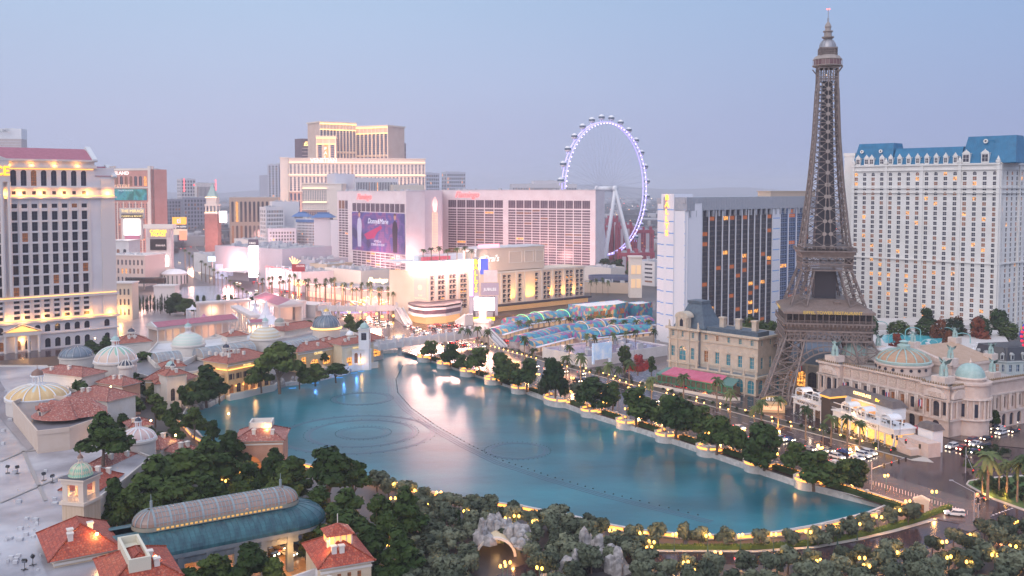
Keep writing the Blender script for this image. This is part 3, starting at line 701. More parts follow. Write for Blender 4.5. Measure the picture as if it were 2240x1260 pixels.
for k in range(4):
 mb.M=RZ(R(90)*k)
 for i in range(41):x=-17.4+34.8*i/40;mb.bar((x,-17.5,zP+.05),(x*hh/17.6,-hh,zR+.05),.12)
mb.M=Matrix();mb.box(2.5,4.5,-12.5,-11,zR-3,zR-.8);mb.box(2.2,4.8,-12.8,-10.7,zR-.8,zR-.4)
mb.build('roof',roofm,et)
text('letters','EIFFEL TOWER RESTAURANT',1.75,glow('tower_sign',(.85,.55,.12),.75),et,(1.2,-17.72,(zG1+zP)/2+.15),0,.06,off=.02)
text('letters','EIFFEL TOWER',1.6,MATS['tower_sign'],et,(-17.72,3,(zG1+zP)/2+.15),R(-90),.06)
mb=MB();mb.box(-4.3,4.3,-4.3,4.3,zR+.01,ZE(592,8));mb.build('lift_shaft',M_('shaft_dark',(.03,.028,.04),rough=.4),et)
z2=ZE(592,9.6);z3=ZE(545,11)
zl=zR-2.2
for sx_,sy_ in((-1,-1),(1,-1),(1,1),(-1,1)):
 mb=MB();lattice(mb,sq(sx_*11.4,sy_*11.4,3.1,zl),sq(sx_*7.3,sy_*7.3,2.4,z2),4,.42,.2);mb.build('leg',iron,et)
mb=MB()
for k in range(4):
 mb.M=RZ(R(90)*k);za,zb_,zc_=z2,ZE(578,10),ZE(563,10)
 for z in(za,zb_,zc_):mb.bar((-9.9,-9.9,z),(9.9,-9.9,z),.45)
 for i in range(26):
  a,b=-9.8+19.6*i/26,-9.8+19.6*(i+1)/26;mb.bar((a,-9.9,za),(b,-9.9,zb_),.13);mb.bar((b,-9.9,za),(a,-9.9,zb_),.13)
  mb.bar((a,-9.9,(za+zb_)/2),(b,-9.9,zb_),.1);mb.bar((b,-9.9,(za+zb_)/2),(a,-9.9,zb_),.1)
 for i in range(6):
  a,b=-9.8+19.6*i/6,-9.8+19.6*(i+1)/6;mb.bar((a,-9.9,zb_),(b,-9.9,zc_),.3);mb.bar((b,-9.9,zb_),(a,-9.9,zc_),.3);mb.bar((a,-9.9,zb_),(a,-9.9,zc_),.3)
mb.build('truss_band',iron,et)
mb=MB();zd,ze=ZE(563,10),ZE(552,11)
mb.add([(x,y,z)for z,h in((zd,9.9),(ze,10.8))for x,y in((-h,-h),(h,-h),(h,h),(-h,h))],[(0,1,5,4),(1,2,6,5),(2,3,7,6),(3,0,4,7),(3,2,1,0)])
mb.box(-11.3,11.3,-11.3,11.3,ze,ze+.45);mb.box(-9.9,9.9,-9.9,9.9,ze+1.9,ze+2.3)
for k in range(4):
 mb.M=RZ(R(90)*k);mb.bar((-11.2,-11.2,ze+1.5),(11.2,-11.2,ze+1.5),.12)
 for i in range(46):x=-11.2+22.4*i/46;mb.bar((x,-11.2,ze+.4),(x,-11.2,ze+1.5),.06)
 for i in range(12):x=-9.6+19.2*i/11;mb.box(x-.12,x+.12,-9.8,-9.6,ze+.4,ze+1.9)
 mb.bar((-9.9,-9.9,ze+3.2),(9.9,-9.9,ze+3.2),.1)
mb.M=Matrix();mb.build('upper_gallery',iron,et)
prof=[(y,hw)for y,hw in((540,9.0),(512,8.35),(484,7.8),(456,7.3),(430,6.75),(404,6.25),(378,5.85),(354,5.5),(331,5.2),(309,4.9),(288,4.65),(268,4.5),(249,4.35),(230,4.2),(212,4.05),(194,3.9),(176,3.8))]
mb=MB();mg=MB();lv=[(ZE(y,hw),hw)for y,hw in prof]
for k in range(4):
 mb.M=mg.M=RZ(R(90)*k)
 for(za,ha),(zb_,hb)in zip(lv,lv[1:]):
  g0=.35*max(0,(za-lv[0][0]));
  gap=lambda h,z:max(0,1.5-(z-lv[0][0])*.045)
  ga,gb=gap(ha,za),gap(hb,zb_)
  mb.bar((-ha,-ha,za),(-hb,-hb,zb_),.75,.65)
  for sg in(-1,1):
   if ga>0 or sg>0:mb.bar((sg*ga,-ha,za),(sg*gb,-hb,zb_),.4)
   mb.bar((sg*ga,-ha,za),(sg*hb,-hb,zb_),.24);mb.bar((sg*ha,-ha,za),(sg*gb,-hb,zb_),.24)
   zc_=(za+zb_)/2;xc=sg*((ha+ga)/2+(hb+gb)/2)/2;hm_=(ha+hb)/2
   mg.box(xc-.42,xc+.42,-hm_-.25,-hm_-.02,zc_-.42,zc_+.42)
  for xx in([0]if ga<.3 else[-ga,ga]):
   r_=.85;mg.add([(xx+r_*math.cos(R(22.5+45*j)),-ha-.42,za+r_*math.sin(R(22.5+45*j)))for j in range(8)]+[(xx+r_*math.cos(R(22.5+45*j)),-ha-.1,za+r_*math.sin(R(22.5+45*j)))for j in range(8)],[tuple(range(8))]+[(j,j+8,(j+1)%8+8,(j+1)%8)for j in range(8)])
  mb.bar((-ha,-ha,za),(ha,-ha,za),.3)
mb.M=mg.M=Matrix();b_=len(mb.v);mb.v+=mg.v;mb.f+=[[b_+i for i in f]for f in mg.f];mb.m+=[1]*len(mg.f);mb.smooth+=[False]*len(mg.f)
mb.build('shaft',[iron,M_('tower_plate',(.31,.265,.245),rough=.55)],et)
mb=MB();mb.add([(x,y,z)for z,h in((lv[0][0]-4,4.4),(lv[7][0],2.7),(lv[-1][0],1.9))for x,y in((-h,-h),(h,-h),(h,h),(-h,h))],[(0,1,5,4),(1,2,6,5),(2,3,7,6),(3,0,4,7),(4,5,9,8),(5,6,10,9),(6,7,11,10),(7,4,8,11)]);mb.build('lift_shaft',MATS['shaft_dark'],et)
rng=random.Random(5);mb=MB()
for(za,ha)in lv[3:]:mb.ball((-.6,-1.7,za+2.5),.16,6,3)
mb.build('lamp',M_('small_lamp',(1,.6,.2),em=(1,.55,.15),es=4),et)
za,zb_,zc_,zd=ZE(176,4),ZE(146,4),ZE(140,6),ZE(120,6)
mb=MB();h=3.85
for k in range(4):
 mb.M=RZ(R(90)*k);mb.box(-h,h,-h-.1,-h+.1,za,za+.35);mb.box(-h,h,-h-.1,-h+.1,za+1.4,za+1.8);mb.box(-h,h,-h-.1,-h+.1,zb_-.5,zb_)
 for i in range(5):x=-h+2*h*i/4;mb.box(x-.25,x+.25,-h-.15,-h+.1,za,zb_)
 for i in range(4):a,b=-h+2*h*i/4,-h+2*h*(i+1)/4;mb.bar((a,-h,za+1.8),(b,-h,zb_-.5),.16);mb.bar((b,-h,za+1.8),(a,-h,zb_-.5),.16);mb.bar((a,-h,za+.3),(b,-h,za+1.4),.12);mb.bar((b,-h,za+.3),(a,-h,za+1.4),.12)
 for sg in(-1,1):mb.bar((sg*3.6,-h,zb_-2.4),(sg*5,-5.4,zb_),.22)
mb.M=Matrix();mb.build('drum',iron,et)
mb=MB();mb.sm=False;o8=8
mb.lathe([(4.4,zb_),(6.1,zb_+.7),(6.1,zb_+1.0),(5.9,zb_+1.0)],n=12);mb.lathe([(5.7,zb_+3.1),(5.9,zb_+3.4),(5.0,zb_+4.6),(3.8,zb_+5.2),(3.5,zb_+5.2)],n=12)
for i in range(24):a=2*math.pi*i/24;mb.bar((5.8*math.cos(a),5.8*math.sin(a),zb_+.9),(5.8*math.cos(a),5.8*math.sin(a),zb_+3.3),.12)
mb.build('cabin_deck',M_('tower_plate',None),et)
mb=MB();mb.lathe([(5.5,zb_+1),(5.5,zb_+3.2)],n=12);mb.build('window_band',M_('cabin_glass',(.10,.07,.09),em=(1,.3,.1),es=.06,rough=.15),et)
zk=ZE(102,4);mb=MB();h=3.35
for k in range(4):
 mb.M=RZ(R(90)*k);mb.box(-h,h,-h-.1,-h+.1,zd+.3,zd+.6);mb.box(-h,h,-h-.1,-h+.1,zk-.4,zk)
 for i in range(7):x=-h+2*h*i/6;mb.box(x-.12,x+.12,-h-.12,-h+.1,zd+.3,zk)
 for i in range(3):z=zd+1+i*1.0;mb.box(-h,h,-h-.11,-h+.1,z,z+.2)
mb.M=Matrix();mb.box(-2.9,2.9,-2.9,2.9,zd,zk-.1);mb.build('lantern_room',iron,et)
zm=ZE(82,3);mb=MB();mb.sm=True;r0=3.35;hd=zm-zk
mb.lathe([(r0*math.cos(R(a)),zk+hd*math.sin(R(a)))for a in(0,15,30,45,60,72)],n=16);mb.sm=False
for i in range(12):a=2*math.pi*i/12;[mb.bar((r0*1.03*math.cos(R(b))*math.cos(a),r0*1.03*math.cos(R(b))*math.sin(a),zk+hd*1.02*math.sin(R(b))),(r0*1.03*math.cos(R(b+18))*math.cos(a),r0*1.03*math.cos(R(b+18))*math.sin(a),zk+hd*1.02*math.sin(R(b+18))),.14)for b in(0,18,36,54)]
mb.build('dome',M_('dome_grey',(.33,.33,.36),rough=.35,metal=.4),et)
zz=[ZE(y,2)for y in(81,79,70,68,66,60,57,52,46)]
mb=MB();mb.lathe([(1.2,zm-.6),(2.4,zz[0]),(2.5,zz[1]),(1.55,zz[1]),(1.5,zz[2]),(2.0,zz[3]),(2.0,zz[4]),(1.2,zz[4]),(1.15,zz[5]),(1.4,zz[6]),(1.1,zz[7]),(.4,zz[8]),(.1,zz[8]+.5)],n=14);mb.build('lantern',M_('tower_plate',None),et)
zt=ZE(20,0);mb=MB();mb.tube((0,0,zz[8]),(0,0,zt),.13,6);mb.tube((0,0,zz[8]),(0,0,zz[8]+1.6),.38,6)
for i in range(6):z=zz[8]+1.6+i*.8;mb.bar((-.35,0,z),(.35,0,z),.08)
mb.build('mast',MATS['dome_grey'],et)
mb=MB();mb.ball((-.4,0,zt),.3,8,5);mb.ball((.4,0,zt),.3,8,5);mb.build('beacon',glow('beacon_red',(1,.12,.1),6),et)
# --- the boulevard's hotels and the far town
def tower(name,label,cat,x0,Y0,x1,Y1,D,ytop,wm_,front=None,side=None,y_at=0,z0=0,roofm=None,dep=.3,pm=None,cap=60,litp=(.18,.04),bars=(1,0),fw=.1,frame=None,extra=None,H=None):
 p0,p1=AT(x0,Y0),AT(x1,Y1);o,r,L=frame_at(p0,p1);root=thing(name,label,cat,o,r)
 H=H or ZT(Y1 if y_at else Y0,ytop);fo=front(L,H)if front else[];so=side(D,H)if side else[]
 ob,w=block(root,L,D,H,[fo,so,[],so],wm_,z0,dep,roofm=roofm)
 if w:panes(root,w,dep,litp[0],litp[1],pm,frame,bars,cap,fw=fw)
 return root,L,H
GD=lambda nx,nz,wf,hf,zb=4,zt=3,m=1.5,arch=False,skip=None:(lambda L,H:grid(m,L-m,nx,zb,H-zt,nz,wf,hf,arch,skip))
def panel(root,name,x0,x1,y0,y1,Y,m,th=.6):
 ""
 a,b=AT(x0,Y,40),AT(x1,Y,40);z1,z0=ZT(Y,y0),ZT(Y,y1);mb=MB();o=root.location
 mb.M=RZ(-root.rotation_euler.z)@T_(-o);mb.box(a.x,b.x,Y,Y+th,z0,z1);return mb.build(name,m,root)
def ptext(root,s,x,y,Y,size_px,m,shear=0,sx=1,ls=1,ext=.15,name='lettering',off=0):
 p=AT(x,Y-.35,ZT(Y,y));p.z=ZT(Y,y)
 q=(RZ(-root.rotation_euler.z)@T_(-root.location))@p
 return text(name,s,size_px/F*Y,m,root,q,-root.rotation_euler.z,ext,shear,sx,ls=ls,off=off)
pinkw=M_('pinkish_wall',(.74,.64,.65),(.80,.72,.73),sc=.1,rough=.7)
brownp=(GL['brown'],GL['dim'],GL['lit'])
sign_white=glow('sign_white',(1,.88,.85),1.6)
# --- broad white hotel with pink neon: right wing, corner slab, banner wing
fr,L,H=tower('hotel_wing','long white hotel slab with mauve window rows and pink script sign at its roof','hotel',966,1072,1302,976,22,416,pinkw,front=lambda L,H:[(L*a+(L*(b-a))/n*(i+.05),L*a+(L*(b-a))/n*(i+.95),z,z+h,False)for a,b,n in((.045,.425,6),(.455,.97,10))for i in range(n)for z,h in[(H-19,8.2)]+[(3+2.72*j,1.95)for j in range(23)]],side=None,pm=brownp,cap=100,litp=(.05,.012),bars=(3,0),fw=.18,dep=.35,frame=M_('mauve_frame',(.45,.36,.40),rough=.5))
fo,fr_=fr.location,fr.rotation_euler.z
text('lettering','Flamingo',8.6,glow('neon_red',(1,.10,.10),3),fr,(L*.18,-.5,H-5),0,.15,.35,off=.05)
mb=MB();mb.box(-.4,L+.4,-.4,22.4,H+.01,H+.5);mb.build('parapet',M_('cornice_grey',(.55,.53,.56),rough=.6),fr)
sl,L2_,H2_=tower('hotel_corner_tower','blank pink lit corner tower with a neon plume between two white hotel wings','hotel',892,938,965,976,3,416,pinkw)
mb=MB();q_=[AT(890,938),AT(966,978),AT(968,1000),AT(966,1072),AT(880,1060),AT(880,950)];mb.M=RZ(-sl.rotation_euler.z)@T_(-sl.location);mb.prism([(v.x,v.y+2.5)for v in q_],0,H2_-.5);mb.build('rear_wall',pinkw,sl)
mb=MB();xx=L2_*.8;zb=H2_-22
mb=MB()
for i in range(7):
 a=R(-48+16*i);h=13-abs(i-3)*1.9;pts=[(xx+math.sin(a)*h*t*(1+.3*math.sin(t*3))*.6,-.9,zb+h*t*1.15)for t in(0,.25,.5,.75,1)]
 for p_,q_ in zip(pts,pts[1:]):mb.tube(p_,q_,.28,5)
for i in range(10):a,b=2*math.pi*i/10,2*math.pi*(i+1)/10;mb.tube((xx+2.6*math.cos(a),-.9,zb+3+3*math.sin(a)),(xx+2.6*math.cos(b),-.9,zb+3+3*math.sin(b)),.25,5)
mb.build('neon_plume',glow('neon_pink',(1,.42,.38),3),sl)
for dx_ in(-3.4,-1.2,1.4,3.4):
 mb=MB()
 for k in range(40):mb.ball((xx+dx_,-.6,zb-1-k*1.6),.42,5,3)
 mb.build('bulb_string',glow('bulb',(1,.55,.3),2.5),sl)
bw,L,H=tower('hotel_wing','white hotel wing wearing a giant violet show banner over its windows','hotel',739,1042,889,935,22,418,pinkw,front=lambda L,H:[(L*.02+L*.15/3*(i+.06),L*.02+L*.15/3*(i+.94),z,z+h,False)for i in range(3)for z,h in[(H-19,9)]+[(3+2.72*j,1.9)for j in range(23)]]+[(L*.235+L*.75/11*(i+.05),L*.235+L*.75/11*(i+.95),z,z+h,False)for i in range(11)for z,h in[(H-21,8.5)]+[(3+2.72*j,1.9)for j in range(7)]],pm=brownp,cap=100,litp=(.06,.03),bars=(2,0),fw=.18,frame=M_('mauve_frame',None))
ban=mosaic('banner_print',[(.03,.02,.10),(.06,.05,.20),(.12,.07,.26),(.22,.08,.24),(.09,.07,.28),(.05,.04,.16)],.04,es=.3,tex='noise')
bx0,bx1,bz0,bz1=L*.24,L*.985,22.5,H-21.8
mb=MB();mb.box(bx0,bx1,-.5,-.1,bz0,bz1);mb.build('banner',ban,bw)
mb=MB()
for i in range(17):z=bz0+(bz1-bz0)*i/17;mb.box(bx0,bx1,-.56,-.51,z,z+.22)
for i in range(12):x=bx0+(bx1-bx0)*i/11;mb.box(x-.1,x+.1,-.6,-.565,bz0,bz1)
mb.build('banner_frame',M_('banner_joint',(.10,.09,.2),rough=.6),bw)
wt=glow('banner_white',(.9,.88,1),1.1);bw_=bx1-bx0;bm=(bx0+bx1)/2
text('lettering','Donny&Marie',7.4,wt,bw,(bm+1,-.7,bz1-9),0,.03,.3,.95)
text('lettering','VOTED #1\n3 YEARS IN A ROW',3.4,wt,bw,(bm+1,-.76,bz0+9),0,.03,0,.9)
def fig(x,z,s,mats,flip=1):
 for nm,pts,m in(('printed_figure',[(-2.6,0),(2.6,0),(2.9,9),(3.6,17),(2.6,21),(.8,22.5),(-.8,22.5),(-2.6,21),(-3.6,16),(-3.1,9)],mats[0]),('printed_head',[(1.5*math.cos(R(a)),25+2.1*math.sin(R(a)))for a in range(0,360,30)],mats[1]),('printed_hair',[(1.7*math.cos(R(a)),25.9+1.9*math.sin(R(a)))for a in range(10,171,20)],mats[2])):
  mb=MB();y0={'printed_figure':-.64,'printed_head':-.68,'printed_hair':-.72}[nm];n_=len(pts)
  vs=[(x+flip*p[0]*s,y0,z+p[1]*s)for p in pts];mb.add(vs,[tuple(range(n_))]);mb.build(nm,m,bw)
skin=M_('print_skin',(.5,.28,.2),em=(.6,.3,.2),es=.2,rough=.6);dk=M_('print_dark',(.04,.02,.05),rough=.6);wj=M_('print_white',(.6,.6,.75),rough=.6);rd=M_('print_red',(.4,.03,.12),em=(1,.05,.3),es=.12,rough=.6)
fig(bx0+bw_*.15,bz0+4,1.35,(wj,skin,dk));fig(bx0+bw_*.83,bz0+1,1.4,(dk,skin,M_('print_brown',(.12,.05,.03),rough=.6)))
mb=MB();mb.add([(bx0+bw_*a,-.65,bz0+b)for a,b in((.24,17),(.36,21),(.56,27),(.60,25),(.50,20),(.44,14),(.30,12))],[tuple(range(7))]);mb.build('printed_sleeve',rd,bw)
text('lettering','Flamingo',8,MATS['neon_red'],bw,(L*.42,-.5,H-6),0,.15,.35,off=.04)
mb=MB();mb.box(-.4,L+.4,-.4,22.4,H+.01,H+.5);mb.build('parapet',M_('cornice_grey',None),bw)
# --- the Venetian-style blocks and what stands beyond
ven_top=M_('venetian_cream',(.80,.70,.62),rough=.7);ven_low=M_('venetian_rose',(.55,.38,.34),rough=.7)
def venet(name,label,x0,Y0,x1,Y1,D,ytop,n,low=.56,cols=None):
 p0,p1=AT(x0,Y0),AT(x1,Y1);o,r,L=frame_at(p0,p1);root=thing(name,label,'hotel',o,r);H=ZT(Y0,ytop)
 w=L/n;zl=H*.62
 f1=[(w*(i+.25),w*(i+.75),H-23,H-9,True)for i in range(n)];f2=[(w*(i+.25),w*(i+.75),zl-0+2,H-28,True)for i in range(n)]
 f3=[(w*(i+.25),w*(i+.75),3,zl-2,False)for i in range(n)]
 m=int(D/w)or 1;s1=[(D/m*(i+.3),D/m*(i+.7),H-23,H-9,True)for i in range(m)];s3=[(D/m*(i+.3),D/m*(i+.7),3,zl-2,False)for i in range(m)]
 ob,wl=block(root,L,D,H,[f1+f2,s1,[],s1],ven_top,zl);
 ob2,wl2=block(root,L-.2,D-.2,zl+.5,[f3,s3,[],s3],ven_low,0,x0=.1,y0=.1)
 panes(root,wl+wl2,.4,.03,.01,(GL['blue'],GL['dim'],GL['lit']),M_('venetian_cream',None),(0,6),cap=60,fw=.7)
 mb=MB()
 for z,t in((H-.5,1.2),(H-7.5,1.0),(H-26.5,1.4),(zl,1.2)):mb.box(-1.2,L+1.2,-1.3,-.05,z,z+t)
 mb.build('cornice',ven_top,root)
 mb=MB()
 for z in(H-6.2,H-25):mb.box(0,L,-1.1,-.6,z,z+.35)
 mb.build('light_strip',glow('warm_strip',(1,.62,.30),5),root)
 return root,L,H
v1,L,H=venet('hotel_tower','wide cream and rose palace hotel with tall arched windows in the haze',634,1440,931,1480,40,346,36)
ptext(v1,'VENETIAN',708,351,1436,12.5,sign_white,off=.12,ext=.3)
mb=MB();mb.box(-13,-.5,4,40,0,H);mb.box(-14,.2,3,41,H,H+1.4);mb.build('corner_tower',ven_top,v1)
v2,L,H=venet('hotel_tower','smaller cream palace block with arcaded top storey in front of the wide one',663,1300,716,1300,40,402,14)
mb=MB();mb.box(L,L+20,0,40,0,H-1);mb.box(L+.01,L+20.6,-.6,40.6,H-1,H+.2);mb.build('side_wall',ven_top,v2)
def pal(x0,Y0,x1,Y1,yt,label,n=12,D=50):
 p0,p1=AT(x0,Y0),AT(x1,Y1);o,r,L=frame_at(p0,p1);root=thing('hotel_tower',label,'hotel',o,r);H=ZT(Y0,yt);w=L/n
 fs=[(w*(i+.22),w*(i+.78),a,b,False)for i in range(n)for a,b in((H-48,H-12),(H-78,H-52),(H-150,H-82))]
 ob,wl=block(root,L,D,H,[fs,[],[],[]],M_('palazzo_wall',(.66,.47,.38),(.72,.54,.45),sc=.1));panes(root,wl,.5,.02,.01,(GL['blue'],GL['dim'],GL['lit']),M_('palazzo_wall',None),(0,9),cap=60,fw=.6)
 mb=MB()
 for z in(H-50,H-80):mb.box(-.8,L+.8,-1.4,-.05,z,z+1.5)
 mb.box(-1.5,L+1.5,-1.8,D+1,H,H+2.5)
 for i in range(n+1):mb.box(w*i-.9,w*i+.9,-1.2,-.05,0,H)
 mb.build('cornice',M_('palazzo_trim',(.80,.66,.55),rough=.7),root)
 mb=MB();mb.box(0,L,-2.4,-1.9,H-2,H-.8);mb.box(0,L,-2.2,-1.7,H-12,H-11.2);mb.build('light_strip',glow('gold_strip',(1,.6,.18),5.0),root)
 return root,L,H
pz,L,H=pal(702,1650,780,1690,268,'tall central wing of the golden stepped hotel tower behind the cream palace',11)
pal(781,1692,850,1660,279,'right wing of the golden stepped hotel tower with broad dark bays',8)
p3,L,H=pal(695,1600,736,1604,300,'lower left shoulder of the golden tower with vertical white letters',3)
ptext(p3,'P\nA\nL',712,335,1594,10,sign_white,ls=.95,off=.1,ext=.4)
bronze=M_('bronze_glass',(.12,.06,.07),(.16,.09,.10),sc=.03,rough=.2)
for x0,x1,yt,lb in((663,698,303,'curved bronze glass tower with a gold script sign left of the golden hotel'),(851,889,312,'curved bronze glass tower right of the golden hotel')):
 p0,p1=AT(x0,2150),AT(x1,2180);o,r,L=frame_at(p0,p1);H=ZT(2150,yt);t_=thing('glass_tower',lb,'hotel',o,r)
 mb=MB();mb.box(0,L,0,30,0,H);mb.build('wall',bronze,t_)
 mb=MB()
 for j in range(7):mb.box(-.2,L+.2,-.5,-.1,H-22-8*j,H-21-8*j)
 mb.build('light_band',M_('pale_band',(.5,.4,.4),em=(1,.6,.5),es=.35,rough=.5),t_)
 if x0==663:ptext(t_,'Encore',683,315,2149,12,glow('encore_gold',(1,.65,.2),4),.35,1.1,off=.2)
t_,L,H=tower('hotel_tower','pale gold glass tower with grey lettering on a white crown at the left edge','hotel',-40,1900,52,1910,30,281,M_('gold_glass',(.50,.40,.38),(.56,.46,.44),sc=.1,rough=.4))
mb=MB();mb.box(-.5,L+.5,-.5,30.5,H-20,H+.4);mb.build('crown',M_('white_paint',None),t_);ptext(t_,'TRUMP',3,286,1898,11,M_('grey_metal',None),off=.1)
mb=MB();[mb.box(0,L,-.3,-.01,20+5*j,21.2+5*j)for j in range(33)];mb.build('floor_band',M_('band_pale',(.6,.55,.58),rough=.5),t_)
ti_w=M_('rose_wall',(.55,.27,.22),(.60,.32,.28),sc=.1)
t_,L,H=tower('hotel_tower','rose and cream hotel tower with a green show banner behind the stone palace','hotel',232,1262,333,1235,30,371,ti_w,front=lambda L,H:[o_ for o_ in grid(1,L-5,14,6,H-44,26,.45,.62)]+grid(1,L-5,9,H-22,H-8,1,.6,.9,True),cap=70,litp=(.3,.05),fw=.3)
mb=MB();[mb.box(x,x+1.3,-.7,-.02,3,H-42)for x in[1+(L-6)/7*k-.6 for k in range(8)]];mb.box(-.6,L+.6,-.9,-.05,H-1.5,H+1.2);mb.box(-.4,L-4,-.7,-.03,H-24.5,H-23);mb.box(L-4,L,-1,6,0,H+4);mb.build('pilaster',M_('trim',None),t_)
ptext(t_,'TREASURE ISLAND',240,379,1246,10,sign_white,off=.15,ext=.3)
mb=MB();mb.box(0,L-6,-1.2,-.75,H-40,H-25.5);mb.build('banner',mosaic('banner_green',[(.02,.14,.13),(.04,.24,.22),(.05,.30,.33),(.03,.18,.25)],.08,es=.25,tex='noise'),t_)
ptext(t_,'MYSTERE',262,408,1244,11,glow('sign_peach',(1,.6,.4),1.2),ext=.1);ptext(t_,'CIRQUE DU SOLEIL',275,417,1244,4,glow('sign_pale',(.8,.9,1),1),ext=.1)
simple=[('tower_block','far white tower with red letters down its edge, north of the island hotel',397,430,391,2600,30,(.62,.58,.60),(5,12)),('tower_block','far pale tower with lit stripes and red letters, beside the white one',431,473,400,2580,25,(.66,.62,.58),(14,1)),('unfinished_frame','hazy grey concrete block on the skyline left of the brick campanile',336,398,436,2000,60,(.22,.22,.28),(9,8)),('unfinished_frame','hazy grey unfinished block behind the campanile spire',402,460,432,1950,60,(.24,.24,.30),(8,8)),('hotel_block','tan low hotel with tall arched bays right of the campanile',503,611,432,1350,50,(.40,.33,.27),(11,2)),('hotel_block','white gridded hotel block with a blank tower behind it',583,623,453,1140,26,(.68,.66,.68),(10,12)),('tower_block','blank white tower behind the gridded hotel block',597,656,441,1175,26,(.70,.68,.70),None),('hotel_block','long white hotel with dark bays in front of the blue roofed towers',587,649,500,1040,20,(.58,.55,.58),(9,10)),('hotel_block','hazy grey block in the dip between cream palace and blue roofs',735,778,380,1330,40,(.60,.60,.66),None),('hotel_block','long pale hotel slab with small square windows above the white hotel roof',778,872,390,1300,30,(.62,.60,.64),(26,3)),('tower_block','hazy white apartment tower left of the cream palace',611,622,359,2300,30,(.5,.5,.58),(4,24)),('tower_block','far slim grey tower on the skyline left of the cream palace',590,603,383,2500,30,(.4,.4,.48),None),('tower_block','hazy apartment tower just right of the cream palace',932,962,378,2250,30,(.55,.55,.62),(7,14)),('tower_block','hazy apartment tower standing alone right of the cream palace',977,1019,376,2300,30,(.55,.55,.62),(9,14)),('hotel_block','distant white hotel with stepped roof behind the observation wheel',1120,1262,402,2350,40,(.62,.58,.60),(40,1)),('hotel_block','upper storey block on the distant stepped hotel',1170,1240,395,2370,30,(.62,.58,.60),None),('hotel_block','low white block topping the long hotel roof near the script sign',861,928,404,1290,30,(.66,.58,.5),None),]
for nm,lb,x0,x1,yt,Y,D,c,g in simple:
 tower(nm,lb,'building',x0,Y,x1,Y*1.01,D,yt,M_('w%.2f%.2f%.2f'%c,c,rough=.7),front=(GD(g[0],g[1],.55,.6 if g[1]>3 else.85,arch=g[1]==2)if g else None),cap=40,litp=(.12,.03),fw=0,side=GD(3,g[1],.5,.6)if g and g[1]>5 else None)
for x,s_ in((403,'RIVIERA'),(425,'R'),(472,'CIRCUS')):
 q=thing('roof_sign',f'small vertical red neon letters on a far pale tower, column starting with {s_[0]}{" short" if len(s_) == 1 else ""}','sign',AT(x,2560,80));ptext(q,'\n'.join(s_),x,405,2560,5,red_glow,ls=.8,off=.2)
cp=thing('bell_tower','brick campanile with white belfry and pale green spire','tower',AT(467,1290));brick=M_('brick_red',(.28,.12,.11),(.34,.16,.14),sc=.3)
zb_=ZT(1290,468);zt_=ZT(1290,400);s_=8.5
mb=MB();mb.box(-s_,s_,-s_,s_,0,zb_);mb.build('shaft',brick,cp)
mb=MB();mb.box(-s_-.5,s_+.5,-s_-.5,s_+.5,zb_,zb_+2);[mb.box(x-.8,x+.8,y-.8,y+.8,zb_+2,zb_+11)for x in(-7,-2.5,2.5,7)for y in(-7,7)];mb.box(-s_,s_,-s_,s_,zb_+11,zb_+13.5);mb.box(-6.6,6.6,-6.6,6.6,zb_+13.5,zb_+21);mb.box(-7.4,7.4,-7.4,7.4,zb_+21,zb_+22);mb.build('belfry',M_('trim',None),cp)
mb=MB();mb.add([(-6.6,-6.6,zb_+22),(6.6,-6.6,zb_+22),(6.6,6.6,zb_+22),(-6.6,6.6,zb_+22),(0,0,zt_)],[(0,1,4),(1,2,4),(2,3,4),(3,0,4)]);mb.build('spire',MATS['verdigris'],cp)
mb=MB();mb.box(-7.6,7.6,-7.9,-7.5,zb_+22.1,zb_+22.7);mb.box(-8,8,-8.9,-8.4,zb_+2.1,zb_+2.7);mb.build('light_strip',MATS['warm_strip'],cp)
bluet=M_('pagoda_blue',(.08,.17,.38),rough=.5)
q,L,H=tower('hotel_block','white hotel with dense balconies and blue stripe between two blue pagoda roofs','hotel',649,1075,690,1060,20,478,M_('pale_wall',(.60,.58,.62),rough=.7),front=GD(12,15,.6,.6),cap=60,fw=0)
mb=MB();mb.box(-.2,L+.2,-.4,-.05,H-4,H-.8);mb.build('stripe',bluet,q)
for x0,x1,yt,Y,lb in((645,673,474,1100,'left blue pagoda roof on a stubby white tower'),(688,724,476,1050,'tall blank white tower with blue pagoda roof')):
 q,L,H=tower('tower_block',lb,'tower',x0,Y,x1,Y,16,yt,M_('pale_wall',None));mb=MB();mb.add([(-3.5,-3.5,H),(L+3.5,-3.5,H),(L+3.5,19.5,H),(-3.5,19.5,H),(2,3,H+4),(L-2,3,H+4),(L-2,13,H+4),(2,13,H+4)],[(0,1,5,4),(1,2,6,5),(2,3,7,6),(3,0,4,7),(4,5,6,7),(3,2,1,0)]);mb.box(3,L-3,5,11,H+4.01,H+5.5);mb.build('pagoda_roof',bluet,q)
tower('tower_block','plain white slab right of the blue pagoda tower','tower',724,1046,741,1040,16,481,M_('pale_wall',None))
crim=M_('crimson_wall',(.34,.06,.10),(.40,.09,.13),sc=.1);palep=M_('crimson_panel',(.52,.46,.50),rough=.7)
